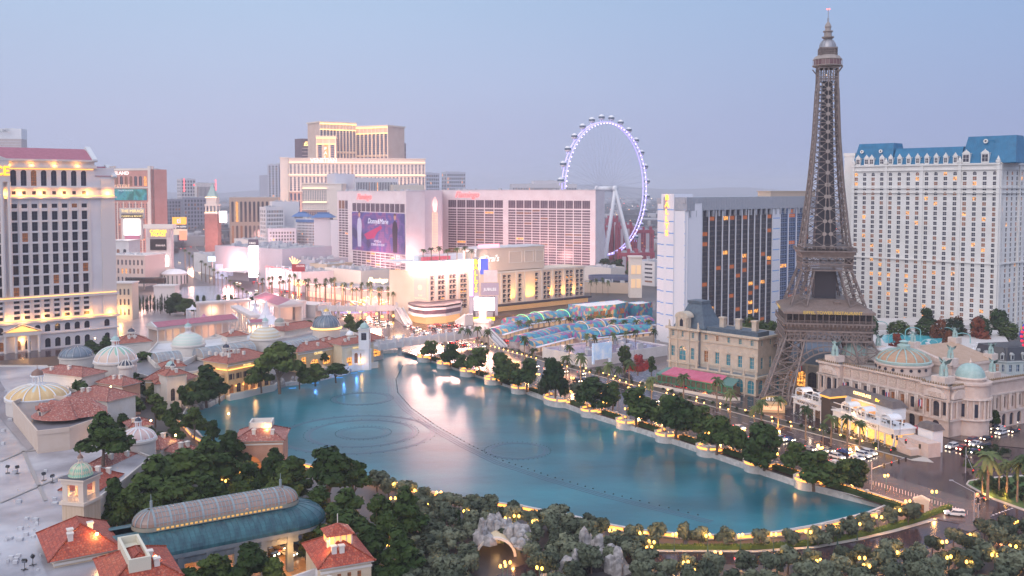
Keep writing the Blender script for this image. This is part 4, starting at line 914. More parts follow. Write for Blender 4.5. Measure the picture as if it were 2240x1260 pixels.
for x0,x1,yt,Y,lb in((1303,1340,497,1180,'leftmost of the crimson apartment towers'),(1328,1352,479,1200,'tallest crimson tower with castellated top'),(1350,1384,493,1150,'crimson tower with pale window strips in the middle'),(1384,1430,503,1140,'right hand crimson tower with broad pale panels'),(1350,1400,553,1010,'low crimson block in front of the crimson towers'),(1384,1432,552,1040,'crimson block with a clock gable in front of the right tower')):
 q,L,H=tower('apartment_tower',lb,'apartments',x0,Y,x1,Y,26,yt,crim,front=GD(8,16 if yt<540 else 9,.4,.55,m=1),cap=60,litp=(.1,.05),fw=0)
 mb=MB();w_=L*.16
 for a in(.22,.62):mb.box(L*a,L*a+w_,-.6,-.02,0,H-4)
 mb.build('panel',palep,q);mb=MB();[mb.box(L*a,L*a+3,1,6,H+.01,H+4)for a in(.05,.45,.8)];mb.build('parapet',crim,q)
mb=MB();rng=random.Random(11);cols=[M_('far_roof',(.34,.32,.34),rough=.6),M_('far_dark',(.10,.10,.12),rough=.7),M_('far_pale',(.5,.48,.5),rough=.7)]
for k in range(2600):
 Y=1300*math.exp(rng.random()**.8*1.9);X=rng.uniform(-.62,.62)*Y
 w,d,h=rng.uniform(10,60),rng.uniform(10,50),rng.choice([5,6,8,12,15])*(1 if rng.random()<.97 else 2.4);mb.mi(rng.choice([0,1,1,1,2]));mb.box(X,X+w,Y,Y+d,0,h,False)
for k in range(2600):
 Y=1300*math.exp(rng.random()**.8*1.9);X=rng.uniform(-.62,.62)*Y;mb.mi(1);r_=rng.uniform(5,12);mb.lathe([(r_,0),(r_*1.1,4),(r_*.5,8)],X,Y,5)
tag(mb.build('far_town',cols),kind='stuff')
mb=MB()
for k in range(900):
 Y=1400*math.exp(rng.random()*1.85);X=rng.uniform(-.58,.58)*Y;s_=Y/2100*rng.choice([.35,.5,.9]);mb.mi(rng.choice([0,0,0,1,2]));mb.box(X,X+s_,Y,Y+s_,16,16+s_)
tag(mb.build('far_town_lights',[glow('far_light',(1,.5,.2),7),glow('far_white',(1,.85,.7),7),glow('far_red',(1,.1,.08),7)]),kind='stuff')
# --- the crossing: corner hotel, big sign, bazaar, bridges, low blocks
def lamp_light(loc,e,c,r=1.5,parent=None):
 l=bpy.data.lights.new('light','POINT');l.energy=e;l.color=c;l.shadow_soft_size=r;o=bpy.data.objects.new('light',l);C.objects.link(o);o.location=loc
 if parent:o.parent=parent
 return o
peach=M_('peach_wall',(.78,.62,.48),(.82,.68,.55),sc=.1,rough=.75)
p0,p1=AT(937,634),AT(1278,728);o,r,L=frame_at(p0,p1);ch=thing('corner_hotel','peach corner hotel with dark awnings, rooftop palms and a glowing white band','hotel',o,r)
x1=L*.30;Hc,Hr=31.5,28.2
ops=[];
def cols(xs,w,n,H,z0=5):
 f=(H-z0-2)/n;return[(x,x+w,z0+f*j+.6,z0+f*j+f-.7,False)for x in xs for j in range(n)]
fa=[2.0,8.2,11.0,17.5,20.3,26.8,29.6];fa=[x for x in fa if x<x1-2.5]
fb=[L*v for v in(.445,.475,.545,.655,.712,.737,.79,.815,.868,.895,.94,.97)]
wo=[q for q in cols(fa,2.0,7,Hc)]+[q for q in cols(fb,2.0,6,Hr,6)if q[1]<L-.4]
mb=MB();wall(mb,x1,Hc,[q for q in wo if q[1]<x1],.5);mb.M=T_((x1,0,0));rest=[(a-x1,b-x1,c,d,e_)for a,b,c,d,e_ in wo if a>x1];wall(mb,L-x1,Hr,rest,.5);mb.M=Matrix()
mb.add([(0,18,0),(0,18,Hc),(0,0,Hc),(0,0,0)],[(3,2,1,0)]);mb.box(.6,x1,.9,22,0,Hc-.1);mb.box(x1-.5,L,.9,24,0,Hr-.3);mb.add([(L,0,0),(L,24,0),(L,24,Hr),(L,0,Hr)],[(0,1,2,3)])
mb.build('wall',peach,ch)
panes(ch,[(Matrix(),q)for q in wo],.5,.3,.06,None,M_('dark_frame',None),(0,1),cap=100,fw=.3)
mb=MB()
for q in wo:mb.add([(q[0]-.2,-.02,q[3]+.1),(q[1]+.2,-.02,q[3]+.1),(q[1]+.2,-.9,q[3]-1.0),(q[0]-.2,-.9,q[3]-1.0)],[(0,3,2,1)]);mb.box(q[0]-.25,q[1]+.25,-.35,-.02,q[2]-.3,q[2])
tag(mb.build('awning',M_('awning_dark',(.04,.035,.05),rough=.6),ch),kind='stuff')
mb=MB()
for x in[.2,5.2,14.2,23.6]+[L*v for v in(.43,.525,.58,.695,.77,.85,.925,.99)]:mb.box(x,x+1.0,-.5,-.03,3,(Hc if x<x1 else Hr)-.5)
mb.box(-.6,x1,-.9,-.55,Hc-1.5,Hc-.3);mb.box(x1,L+.4,-.9,-.52,Hr-1.2,Hr+.3);mb.build('pilaster',M_('pale_trim',(.72,.66,.60),rough=.7),ch)
a_=AT(903,640);inv=(T_(o)@RZ(r)).inverted();ca=inv@a_
mb=MB();mb.prism([(ca.x,ca.y),(0,0),(0,16),(ca.x-4,ca.y+22)],0,Hc);mb.build('corner_wall',peach,ch)
ang=math.atan2(-ca.y,-ca.x);wc=math.hypot(ca.x,ca.y);Mc=T_((ca.x,ca.y,0))@RZ(ang)
mb=MB();mb.M=Mc;mb.box(1.4,wc-1.4,-.35,-.02,9,Hc-2.5);mb.build('crest_panel',M_('crest_panel',(.70,.55,.50),rough=.6),ch)
for i_,(s_,z,sz)in enumerate((('THE\nCROMWELL',14.5,1.9),)):
 q=Mc@Vector((wc/2,-.5,z));text('lettering',s_,sz,M_('crest_letter',(.8,.55,.4),em=(1,.7,.5),es=.6),ch,q,ang,.06)
mb=MB();mb.M=Mc@T_((wc/2,-.5,21))@Matrix.Rotation(R(90),4,'X');mb.lathe([(1.5,0),(1.5,.1),(1.9,.1),(1.9,0)],n=18);mb.build('crest',MATS['crest_letter'],ch)
mb=MB();mb.box(-.9,x1+1,-1.3,1.0,Hc+.1,Hc+5.6);mb.M=Mc;mb.box(-1,wc+.8,-1.3,1.0,Hc+.12,Hc+5.58);mb.build('light_band',glow('band_glow',(1,.55,.45),120),ch)
mb=MB();mb.prism([(ca.x-6,ca.y+4),(ca.x,ca.y-.5),(0,-.6),(x1+2,-.6),(x1+2,20),(ca.x-8,ca.y+24)],Hc+5.7,Hc+6.6);mb.box(2,x1-1,14,20,Hc+6.61,Hc+10);mb.box(x1-13,x1-12,1,2,Hc+6.61,Hc+13);mb.box(x1-3,x1-2,1,2,Hc+6.61,Hc+13);mb.box(x1-13.2,x1-1.8,.9,2.1,Hc+12,Hc+13.3)
mb.build('roof_terrace',M_('white_paint',None),ch)
mb=MB();rng=random.Random(2)
for i in range(11):mb.box(3+i*2.2,4.3+i*2.2,10.5,12.5,Hc+6.61,Hc+9)
mb.build('cabana',M_('cabana_red',(.55,.12,.16),em=(1,.2,.25),es=.3),ch)
bx0,bx1=L*.30,L*.76;zc=ZT(690,541)
mb=MB();mb.prism([(bx0,3),(bx1-4,3),(bx1,7),(bx1,26),(bx0,26)],Hr+.31,zc)
mb.mi(1);mb.prism([(bx0-.3,2.6),(bx1-3.8,2.6),(bx1+.4,6.8),(bx1+.4,26.4),(bx0-.3,26.4)],zc+.01,zc+.6);mb.build('club_box',[M_('taupe_wall',(.64,.53,.44),rough=.7),M_('roof_white',None)],ch)
mb=MB()
for a,b in((.60,.66),(.675,.73),(.50,.585)):
 X0,X1=L*a,L*b;[mb.box(*q)for q in((X0,X1,2.6,2.95,zc-3,zc-2.5),(X0,X1,2.6,2.95,zc-11,zc-10.5),(X0,X0+.4,2.6,2.95,zc-10.5,zc-3),(X1-.4,X1,2.6,2.95,zc-10.5,zc-3))]
mb.build('panel_frame',MATS['pale_trim'],ch)
text('lettering','Drai\'s',6.5,sign_white,ch,(L*.385,2.5,zc-7),0,.15,.3,.9)
mb=MB();mb.box(L*.32,L*.45,5,5.4,zc+.7,zc+3.2);mb.build('sign_box',glow('club_pink',(1,.35,.45),2.5),ch)
pod=M_('podium_white',(.74,.70,.72),rough=.45);pc=[inv@G(x,y)for x,y in((893,700),(905,706),(930,710),(975,707),(1008,700),(1010,690))]
def ring_(z0,z1,grow,m,nm):
 mb=MB();q=[(p.x+(p.x-5)*grow,p.y-3*grow)for p in pc];mb.prism(q+[(x1+4,6),(ca.x-4,8)],z0,z1,bottom=True);return mb.build(nm,m,ch)
ring_(.1,4.5,-.06,M_('lobby_glow',(.3,.18,.1),em=(1,.5,.2),es=.8),'lobby');ring_(4.6,6.2,.03,pod,'podium_band');ring_(6.3,8.8,-.02,M_('glass_brown',None),'podium_glass');ring_(8.9,10.3,.03,pod,'podium_band');ring_(10.4,11.6,.01,M_('awning_dark',None),'podium_band')
for x in[7.2,15.6,25]+[L*v for v in(.50,.60,.63,.76,.84,.915)]:
 mb=MB();mb.box(x-.1,x+1.1,-1.3,-.8,3.6,4.0);u_=mb.build('uplight',glow('uplight',(1,.45,.06),5),ch)
 l=bpy.data.lights.new('light','SPOT');l.energy=18000;l.color=(1,.46,.06);l.spot_size=R(70);l.spot_blend=.8;l.shadow_soft_size=.5;lo=bpy.data.objects.new('light',l);C.objects.link(lo);lo.parent=ch;lo.location=(x+.5,-2.2,6.2);lo.rotation_euler=(R(180-10),0,0)
mb=MB();mb.box(x1+2,L+3,-5,-.6,4.2,5.4);mb.build('street_awning',M_('awning_dark',None),ch)
mb=MB();mb.box(x1+2,L+3,-1.0,-.62,.5,4.1);mb.build('shop_front',M_('shop_warm',(.5,.35,.22),em=(1,.5,.2),es=.35),ch)
lamp_light((L*.1,-14,Hc+4),30000,(1,.62,.55),4,ch)
sg=thing('sign_pylon','tall street sign with yellow vertical letters, show panels and a bright white screen','sign',AT(1058,611));Yq=611
gp=M_('sign_grey',(.42,.40,.48),rough=.5)
panel(sg,'neon_edge',1027,1034.5,569,650,Yq,glow('neon_magenta',(1,.35,.95),3.5),2)
panel(sg,'tower_panel',1035,1047,563,655,Yq-.3,gp,2.2)
ptext(sg,'B\nA\nL\nL\nY\nS',1041,604,Yq-.35,15,glow('sign_yellow',(1,.62,.04),2.6),ls=.82,off=.04)
panel(sg,'blue_panel',1050,1068,566,600,Yq,M_('sign_blue',(.06,.08,.4),em=(.2,.25,1),es=.6),1.5)
panel(sg,'screen',1058,1088,591,617,Yq-.8,M_('screen_pale',(.4,.3,.3),(.6,.42,.42),sc=.25,em=(1,.75,.75),es=.5),1)
panel(sg,'show_panel',1052,1091,619,646,Yq-1.2,M_('panel_mauve',(.32,.26,.33),em=(.6,.5,.65),es=.25),1)
ptext(sg,'JUBILEE',1072,633,Yq-1.2,8.5,glow('panel_letters',(1,.95,.95),1.1),off=.02)
panel(sg,'pillar',1026,1034,648,690,Yq-.6,gp,3);panel(sg,'pillar',1083,1089,648,690,Yq-.6,gp,3);panel(sg,'backing',1034.2,1082.8,648,696,Yq,M_('sign_dark',(.12,.10,.14),rough=.5),2)
panel(sg,'screen',1037,1081,651.5,679,Yq-1.3,glow('screen_white',(1,.88,.84),7),.8)
panel(sg,'show_panel',1040,1078,683,693,Yq-1.2,M_('panel_grey',(.35,.33,.36),em=(.8,.8,.8),es=.12),.6);ptext(sg,'VERONIC',1053,687,Yq-1.2,4.6,M_('panel_ink',(.08,.06,.08)),ext=.03)
panel(sg,'light_band',1031,1082,694.5,701,Yq-1.4,glow('amber_band',(1,.50,.02),3),3)
for xx in(1037,1074):panel(sg,'post',xx,xx+6,701.5,716,Yq-.5,gp,2.5)
def bridge(label,pts,zs,w,posts,sup,H=1.3):
 root=thing('footbridge',label,'bridge',(pts[0].x,pts[0].y,0));o=root.location;mb=MB();mp=MB();me=MB()
 P=[p-o for p in pts]
 for i,(a,b)in enumerate(zip(P,P[1:])):
  d=(b-a).normalized();n=Vector((-d.y,d.x,0));za,zb=zs[i],zs[i+1]
  for w0,w1,h0,h1 in((-w/2,w/2,-1.6,0),(-w/2-.3,-w/2,-1.9,H),(w/2,w/2+.3,-1.9,H)):
   vs=[]
   for q,z in((a,za),(b,zb)):
    for ww,hh in((w0,h0),(w1,h0),(w1,h1),(w0,h1)):vs.append((q.x+n.x*ww,q.y+n.y*ww,z+hh))
   mb.add(vs,[(0,4,5,1),(1,5,6,2),(2,6,7,3),(3,7,4,0),(0,1,2,3),(7,6,5,4)])
 mb.build('deck',M_('bridge_stone',(.60,.58,.60),rough=.6),root)
 for t in range(posts):
  f=t/(posts-1)*(len(P)-1);i=min(int(f),len(P)-2);q=P[i].lerp(P[i+1],f-i);z=zs[i]+(zs[i+1]-zs[i])*(f-i);d=(P[i+1]-P[i]).normalized();n=Vector((-d.y,d.x,0))
  for sg_ in(-1,1):
   c=q+n*(sg_*(w/2+.15));m1=MB();m1.box(c.x-.55,c.x+.55,c.y-.55,c.y+.55,z-2,z+2.7);m1.box(c.x-.75,c.x+.75,c.y-.75,c.y+.75,z+2.7,z+3.1);m1.build('post',MATS['bridge_stone'],root)
 for f in sup:
  i=min(int(f),len(P)-2);q=P[i].lerp(P[i+1],f-i);m1=MB();m1.tube((q.x,q.y,0),(q.x,q.y,zs[i]-1.9),1.1,10);m1.build('support',MATS['bridge_stone'],root)
 return root
def GZ(x,y,z):p=G(x,y,z);p.z=0;return p
bz=6.5
bridge('near curved footbridge with white posts crossing the boulevard beside the lake',[GZ(820,757,bz),GZ(880,748,bz),GZ(950,740,bz),GZ(1010,732,bz),GZ(1050,725,bz)],[bz]*5,7,15,(.9,2.4))
bridge('far footbridge with white posts between the colonnades and the neon hotel',[GZ(700,673,bz),GZ(780,674,bz),GZ(868,672,bz)],[bz]*3,6,9,(.5,1.5))
def escal(label,a,b,za,zb,w=5):
 root=thing('escalator',label,'escalator',(a.x,a.y,0));d=(b-a);d.z=0;n=Vector((-d.y,d.x,0)).normalized();st=M_('escalator_grey',(.30,.30,.34),rough=.35)
 for k,w_ in enumerate((-w*.3,w*.3)):
  mb=MB();q0,q1=n*w_,d+n*w_
  mb.bar((q0.x,q0.y,za),(q1.x,q1.y,zb),w*.42,.5);mb.build('stairs',st,root)
  mb=MB()
  for s_ in(-w*.22,w*.22):e_=n*s_;mb.bar((q0.x+e_.x,q0.y+e_.y,za+.8),(q1.x+e_.x,q1.y+e_.y,zb+.8),.18,1.0)
  mb.build('handrail',M_('white_metal',None),root)
 mb=MB();e0,e1=n*(w*.6),n*(-w*.6)
 mb.add([(e0.x,e0.y,0),(e0.x,e0.y,za),(d.x+e0.x,d.y+e0.y,zb),(e1.x,e1.y,0),(e1.x,e1.y,za),(d.x+e1.x,d.y+e1.y,zb)],[(0,1,2),(3,5,4),(0,3,4,1)]);mb.build('base',MATS['bridge_stone'],root)
escal('escalator pair going down from the near bridge beside the striped bazaar roofs',GZ(1062,722,bz),G(1100,762),bz,.3)
escal('escalator pair at the far bridge by the domed shops',GZ(712,680,bz),G(722,712),bz,.3)
escal('escalator pair in front of the peach corner hotel',GZ(873,675,bz),G(893,712),bz,.3)
escal('escalator pair right of the peach corner hotel',GZ(1026,690,bz),G(1003,706),bz,.3)
hs=thing('bridge_head','white round stair head where the near bridge meets the big sign','bridge',GZ(1056,728,0))
mb=MB();mb.lathe([(5,0),(5,bz),(5.6,bz),(5.6,bz+1.4)],n=14);mb.build('base',MATS['bridge_stone'],hs);mb=MB();mb.box(-2.2,2.2,-2.2,2.2,bz+1.41,bz+7);mb.box(-3,3,-3,3,bz+7.01,bz+8.5);mb.build('stair_tower',MATS['bridge_stone'],hs)
bz_m=mosaic('patchwork_roof',[(.04,.22,.34),(.05,.30,.42),(.30,.08,.22),(.05,.18,.38),(.48,.30,.14),(.06,.33,.38),(.32,.10,.30),(.04,.25,.40),(.50,.36,.20),(.05,.22,.36)],.5,es=.04)
def vault(label,a,b,w,zt_,base=3.6,nseg=1,group='patchwork roofed bazaar rows',green=False):
 zt=zt_-1.6;o,r,L=frame_at(a,b);root=thing('bazaar_hall',label,'market hall',o,r)
 mb=MB();mb.box(0,L,0,w,0,base);mb.build('wall',M_('bazaar_wall',(.50,.46,.46),(.3,.2,.2),sc=.3),root)
 n=max(1,nseg)
 for k in range(n):
  x0,x1_=L*k/n+.1,L*(k+1)/n-.1;dz=(k%3)*.55;mb=MB();m_=9
  prof=[(w/2-w/2*1.04*math.cos(math.pi*i/m_),base+.02+dz+(zt-base)*math.sin(math.pi*i/m_))for i in range(m_+1)]
  vs=[(x0,p[0],p[1])for p in prof]+[(x1_,p[0],p[1])for p in prof];c=m_+1
  mb.add(vs,[(i,c+i,c+i+1,i+1)for i in range(m_)]+[tuple(range(m_,-1,-1)),tuple(range(c,2*c))]);mb.build('roof',bz_m,root)
  if n>1 and k:mb=MB();[mb.bar((x0,p[0],p[1]+.15),(x0,q[0],q[1]+.15),.35)for p,q in zip(prof,prof[1:])];mb.build('roof_rib',M_('green_rib',(.3,.6,.35),em=(.25,1,.35),es=.8)if green else M_('white_paint',None),root)
 mb=MB();mb.box(0,L,-1.5,-.01,base-.5,base);mb.build('fascia',M_('fascia',(.6,.6,.68),em=(.7,.75,1),es=.25),root)
 mb=MB()
 for i in range(int(L/5)):mb.box(i*5+.6,i*5+4.2,-.12,-.02,.3,base-1)
 mb.build('shop_front',M_('shop_glass',(.2,.15,.12),em=(1,.6,.35),es=.5),root);return root
vault('back row of patchwork vaults with green lit ribs beside the peach hotel',G(1128,725),G(1300,700),13,9.5,nseg=6,green=True)
vault('small patchwork vault left of the front row near the escalators',G(1098,745),G(1160,727),12,8.5)
vault('front left patchwork vault with blue centre near the street corner',G(1152,765),G(1255,737),11,9)
vault('lowest front patchwork vault in yellow and magenta beside the street',G(1172,773),G(1268,748),10,8)
vault('long right row of patchwork vaults below the striped tower',G(1248,742),G(1432,722),13,9.5,nseg=5)
vault('front right row of patchwork vaults behind the orange lit wall',G(1272,756),G(1432,738),12,9,nseg=4)
wb=thing('bazaar_hall','two storey bazaar hall painted in blue waves with a white roof','market hall',*frame_at(G(1285,712),G(1432,694))[:2]);Lw=(G(1432,694)-G(1285,712)).length
mb=MB();mb.prism([(0,0),(Lw*.35,-3),(Lw*.62,2),(Lw*.7,16),(0,18)],.1,12,cap=False);mb.prism([(Lw*.74,0),(Lw,2),(Lw,14),(Lw*.74,14)],.1,10,cap=False);mb.build('wall',bz_m,wb)
mb=MB();mb.prism([(.3,.3),(Lw*.35,-2.6),(Lw*.61,2.2),(Lw*.69,15.7),(.3,17.7)],11,11.6);mb.prism([(Lw*.745,.3),(Lw-.3,2.3),(Lw-.3,13.7),(Lw*.745,13.7)],9,9.5);mb.build('roof',M_('white_paint',None),wb)
mb=MB()
for i in range(5):mb.box(Lw*.05+i*Lw*.1,Lw*.05+i*Lw*.1+3.5,-3.2+i*.35,-2.4+i*.35,5.5,8.8)
mb.build('window',GL['dim'],wb)
def box_thing(name,label,cat,x0,Y0,x1,Y1,D,h,m,roofm=None,nm='wall',front=None,extra=None):
 p0,p1=AT(x0,Y0),AT(x1,Y1);o,r,L=frame_at(p0,p1);root=thing(name,label,cat,o,r);fo=front(L,h)if front else[]
 ob,w=block(root,L,D,h,[fo,[],[],[]],m,roofm=roofm,parapet=.6)
 if w:panes(root,w,.4,.25,.08,cap=40,fw=.1)
 return root,L
box_thing('street_wall','long low wall washed orange by street lamps below the bazaar','wall',1240,YB(778),1432,YB(752),2,4.5,M_('terrace_wall',(.58,.46,.36),rough=.7))
q,Lq=box_thing('flat_building','white low building with wet violet roof left of the museum style pavilion','building',1285,YB(805),1460,YB(778),34,5.5,M_('white_stucco',None),roofm=M_('violet_roof',(.20,.16,.26),(.3,.25,.33),sc=.1,rough=.12))
mb=MB();mb.box(1,2,-3,-2,2,12);mb.box(12,13,-3,-2,2,11);mb.box(1,13,-3.3,-2.9,4,12);mb.build('billboard',M_('billboard',(.35,.55,.8),(.75,.8,.9),sc=.25,em=(.6,.75,1),es=.2),q)
box_thing('flat_building','low parking block with white screens right of the crimson towers','building',1381,870,1432,850,25,22,M_('white_stucco',None),front=lambda L,H:grid(1,L-1,2,2,H-1,5,.7,.4))
q,Lq=box_thing('gate_tower','cream entry tower with lit panels beside the blue wave hall','tower',1377,760,1404,760,9,32,M_('pale_trim',None));mb=MB();[mb.box(1.3+4.2*i,4.6+4.2*i,-.3,-.05,z,z+7)for i in range(2)for z in(8,19)];mb.build('panel',M_('lit_panel',(.6,.45,.3),em=(1,.6,.3),es=.5),q);mb=MB();mb.box(-.7,Lq+.7,-.7,9.7,32.01,33.2);mb.build('cornice',MATS['pale_trim'],q)
q,Lq=box_thing('round_ramp','low tan ramp building behind the peach hotel with a curved dark rim','building',1275,800,1380,790,16,9,M_('terrace_wall',None));mb=MB();mb.lathe([(20,9.1),(21,10),(21,13),(20,13),(19.5,10)],Lq*.55,20,28,sy=.6);mb.build('rim',M_('ramp_dark',(.10,.12,.20),rough=.4),q)
box_thing('terrace_building','cream wing with palm terrace at the foot of the long white hotel','building',1275,905,1336,880,20,14,M_('pale_trim',None))
grey_lilac=M_('lilac_wall',(.44,.41,.46),(.50,.47,.52),sc=.05,rough=.6);lit_lilac=M_('lilac_lit',(.6,.6,.75),em=(.7,.7,1),es=.35,rough=.5)
q,Lq=box_thing('casino_block','grey lilac casino block with wavy facade behind the glowing pillar','casino',471,930,618,870,60,32,grey_lilac,roofm=M_('roof_grey',None))
rng=random.Random(8);mb=MB();[mb.box(x,x+rng.uniform(2,7),y,y+rng.uniform(2,5),31.5,33+rng.uniform(0,3))for x,y in[(rng.uniform(5,70),rng.uniform(6,50))for _ in range(26)]];tag(mb.build('roof_plant',M_('plant_grey',(.5,.5,.54),rough=.5),q),kind='stuff')
mb=MB();[mb.box(a,b,-1.2,-.05,c,d)for a,b,c,d in((2,12,0,14),(14,20,0,10),(30,60,11,18),(22,28,4,8))];mb.build('lit_panel',lit_lilac,q)
mb=MB();mb.prism([(20,-14),(58,-10),(60,-.5),(18,-.5)],9,10.5);mb.build('canopy',M_('white_paint',None),q)
q,Lq=box_thing('casino_block','long low lilac block behind the neon bulb hotel front','casino',615,900,690,870,40,22,grey_lilac)
q,Lq=box_thing('casino_arcade','low ribbed pale hall edged in red neon behind the neon plume sign','casino',583,850,660,800,50,17,M_('pinkish_wall',None));mb=MB();[mb.tube((Lq*i/24,-.4,17.6+.6*(i%2)),(Lq*(i+1)/24,-.4,17.6+.6*((i+1)%2)),.3,5)for i in range(24)];mb.build('neon_edge',MATS['neon_red'],q);mb=MB();[mb.box(Lq*i/9,Lq*i/9+1,-.8,-.02,0,16.5)for i in range(10)];mb.build('rib',MATS['pinkish_wall'],q)
q,Lq=box_thing('casino_arcade','plain cream windowless hall beside the long neon front','casino',711,830,790,790,30,19,M_('cream_hall',(.66,.62,.55),rough=.7))
q,Lq=box_thing('casino_arcade','lower cream hall with scalloped neon edge along the palms','casino',668,770,880,700,40,9,M_('cream_hall',None));mb=MB();[mb.tube((Lq*i/40,-.4,9.3+1.2*abs(math.sin(i*.5))),(Lq*(i+1)/40,-.4,9.3+1.2*abs(math.sin((i+1)*.5))),.28,5)for i in range(40)];mb.build('neon_edge',glow('neon_salmon',(1,.35,.25),4),q)
mb=MB();[mb.box(3+i*7,8.5+i*7,-.3,-.04,.4,4.5)for i in range(int(Lq/7))];mb.build('shop_front',glow('shop_glow',(1,.42,.30),2.2),q)
q,Lq=box_thing('casino_arcade','small tan flat hall behind the scalloped neon hall','casino',678,860,716,845,30,20,M_('tan_hall',(.55,.42,.30),rough=.7))
q,Lq=box_thing('shopping_block','white long hall with street banners below the tan arched hotel','shops',513,1180,590,1120,60,26,M_('white_stucco',None))
q,Lq=box_thing('shopping_block','pale flat hall with curved porch left of the grey casino block','shops',424,1010,470,950,50,20,M_('white_stucco',None))
pl=thing('light_pillar','dazzling white screen pillar with black cap beside the boulevard palms','sign',AT(552,800));panel(pl,'screen',543.5,560.5,539,606,800,glow('pillar_white',(1,.86,.92),25),6);panel(pl,'cap',543,561,524,538.5,800,M_('sign_dark',None),6.4);ptext(pl,'LINQ',552,532,799,6,sign_white);panel(pl,'base',544,560,606.5,616,800,M_('sign_dark',None),5)
fl=thing('neon_flower','huge neon blossom of orange and pink petals on the street corner','sign',AT(813,676));
for ang_,ln,m in[(a,15-abs(a)*.05,glow('petal_orange',(1,.30,.08),3.4)if i%2 else glow('petal_cream',(1,.72,.42),3.4))for i,a in enumerate(range(-84,85,12))]:
 mb=MB();a=R(ang_);d=Vector((math.sin(a),0,math.cos(a)*.62));s_=Vector((math.cos(a),0,-math.sin(a)*.62))*1.15;L_=ln*(1.25 if abs(ang_)>50 else.85);pts=[d*2+Vector((0,0,0))]+[d*(2+L_*t)+s_*(1.8*math.sin(math.pi*t))for t in(.25,.5,.75)]+[d*(2+L_)]+[d*(2+L_*t)-s_*(1.8*math.sin(math.pi*t))for t in(.75,.5,.25)]
 for p_,q_ in zip(pts,pts[1:]+pts[:1]):mb.tube(p_+Vector((0,0,2)),q_+Vector((0,0,2)),.26,5)
 mb.build('petal',m,fl)
mb=MB();mb.lathe([(5*math.cos(R(a)),3+7*math.sin(R(a)))for a in(-20,0,25,50,70,88)],n=14,sy=.5);mb.build('bud',M_('bud_pink',(.6,.2,.2),em=(1,.35,.3),es=1.3),fl)
ptext(fl,'Flamingo',826,613,675,15,glow('sign_cream',(1,.78,.5),3.2),.35,.8,off=.1)
mb=MB();mb.box(-26,26,-.6,.6,.5,1.4);mb.build('base',glow('base_violet',(.6,.5,1),2.5),fl);lamp_light((0,-8,6),9000,(1,.35,.25),3,fl)
ol=thing('show_sign','black show screen with flaming neon plumes above and below','sign',AT(653,775));panel(ol,'screen',638,666,578,594,775,M_('screen_dark',(.05,.01,.02),em=(.6,.05,.06),es=.5),1);ptext(ol,'OLIVIA',657,582,774.5,6,glow('sign_soft',(1,.8,.8),1.2))
mb=MB()
for i in range(9):
 a=R(-60+15*i);[mb.tube((math.sin(a)*2*t,0,8+9*math.cos(a)*.6*t/4),(math.sin(a)*2*(t+1),0,8+9*math.cos(a)*.6*(t+1)/4),.3,5)for t in range(4)]
for i in range(5):mb.tube((-4+i*.6,0,ZT(775,577)),(-7+i*2.2,0,ZT(775,561+abs(i-1)*3)),.28,5)
mb.box(-1,1,.3,.9,0,10);mb.build('neon_plume',glow('plume_gold',(1,.55,.2),4),ol)
def marquee(label,x,Y,w,y0,y1,parts,post=True):
 t_=thing('marquee_sign',label,'sign',AT(x,Y));panel(t_,'frame',x-w,x+w,y0,y1,Y,M_('stone_frame',(.62,.54,.50),rough=.6),5)
 for nm,a,b,c,d,m in parts:panel(t_,nm,a,b,c,d,Y-1,m,.9)
 return t_
mi=marquee('tall cream casino sign with white screen behind the stone arch sign',288,1010,22,478,524,(('board',264,314,457,467,M_('board_cream',(.55,.5,.5))),('board',266,312,469,476.5,M_('board_dark',(.06,.05,.06))),('screen',272,305,480,514,glow('screen_white',None,0)),('screen',273,305,514.5,523,M_('screen_plum',(.3,.1,.15),em=(.6,.2,.3),es=.5))))
panel(mi,'crown',262,315,455,478,1010,M_('stone_frame',None),4);ptext(mi,'THE MIRAGE',290,462,1008,9,glow('sign_gold',(1,.72,.3),1.6));ptext(mi,'CASINO & RESORT',289,473,1008,5.5,MATS['sign_gold'])
ca_=thing('marquee_sign','stone arch sign with yellow red lettering and glowing white screen','sign',AT(346,905));Yc=905
for nm,a,b,c,d,m,th in(('body',319,374,500,585,M_('sign_stone',(.62,.52,.50),(.68,.6,.58),sc=.2),7),('cornice',313,379,491,500,MATS['trim'],9),('lettering_board',322,371,500.5,519,M_('board_pink',(.55,.42,.42)),-1),('screen',328,363,523,547,M_('screen_black',(.02,.01,.012)),-1),('screen',327,366,560,582,MATS['screen_white'],-1),('leg',317,331,585.5,610,MATS['sign_stone'],7),('leg',361,375,585.5,610,MATS['sign_stone'],7)):
 panel(ca_,nm,a,b,c,d,Yc-(1.2 if th<0 else 0),m,1.0 if th<0 else th)
ptext(ca_,'CAESARS\nPALACE',346,510,Yc-1.3,9,glow('letters_yellow',(1,.72,.05),2.2),off=.08,ls=.85);ptext(ca_,'SHANIA',351,537,Yc-1.3,6,MATS['sign_soft'],ext=.08)
mb=MB();mb.M=RZ(0);zq=ZT(Yc,604);[mb.bar((13*math.cos(math.pi*i/10)*.52,-1.2,zq+7*math.sin(math.pi*i/10)),(13*math.cos(math.pi*(i+1)/10)*.52,-1.2,zq+7*math.sin(math.pi*(i+1)/10)),.7)for i in range(10)];mb.build('arch_light',MATS['warm_strip'],ca_)
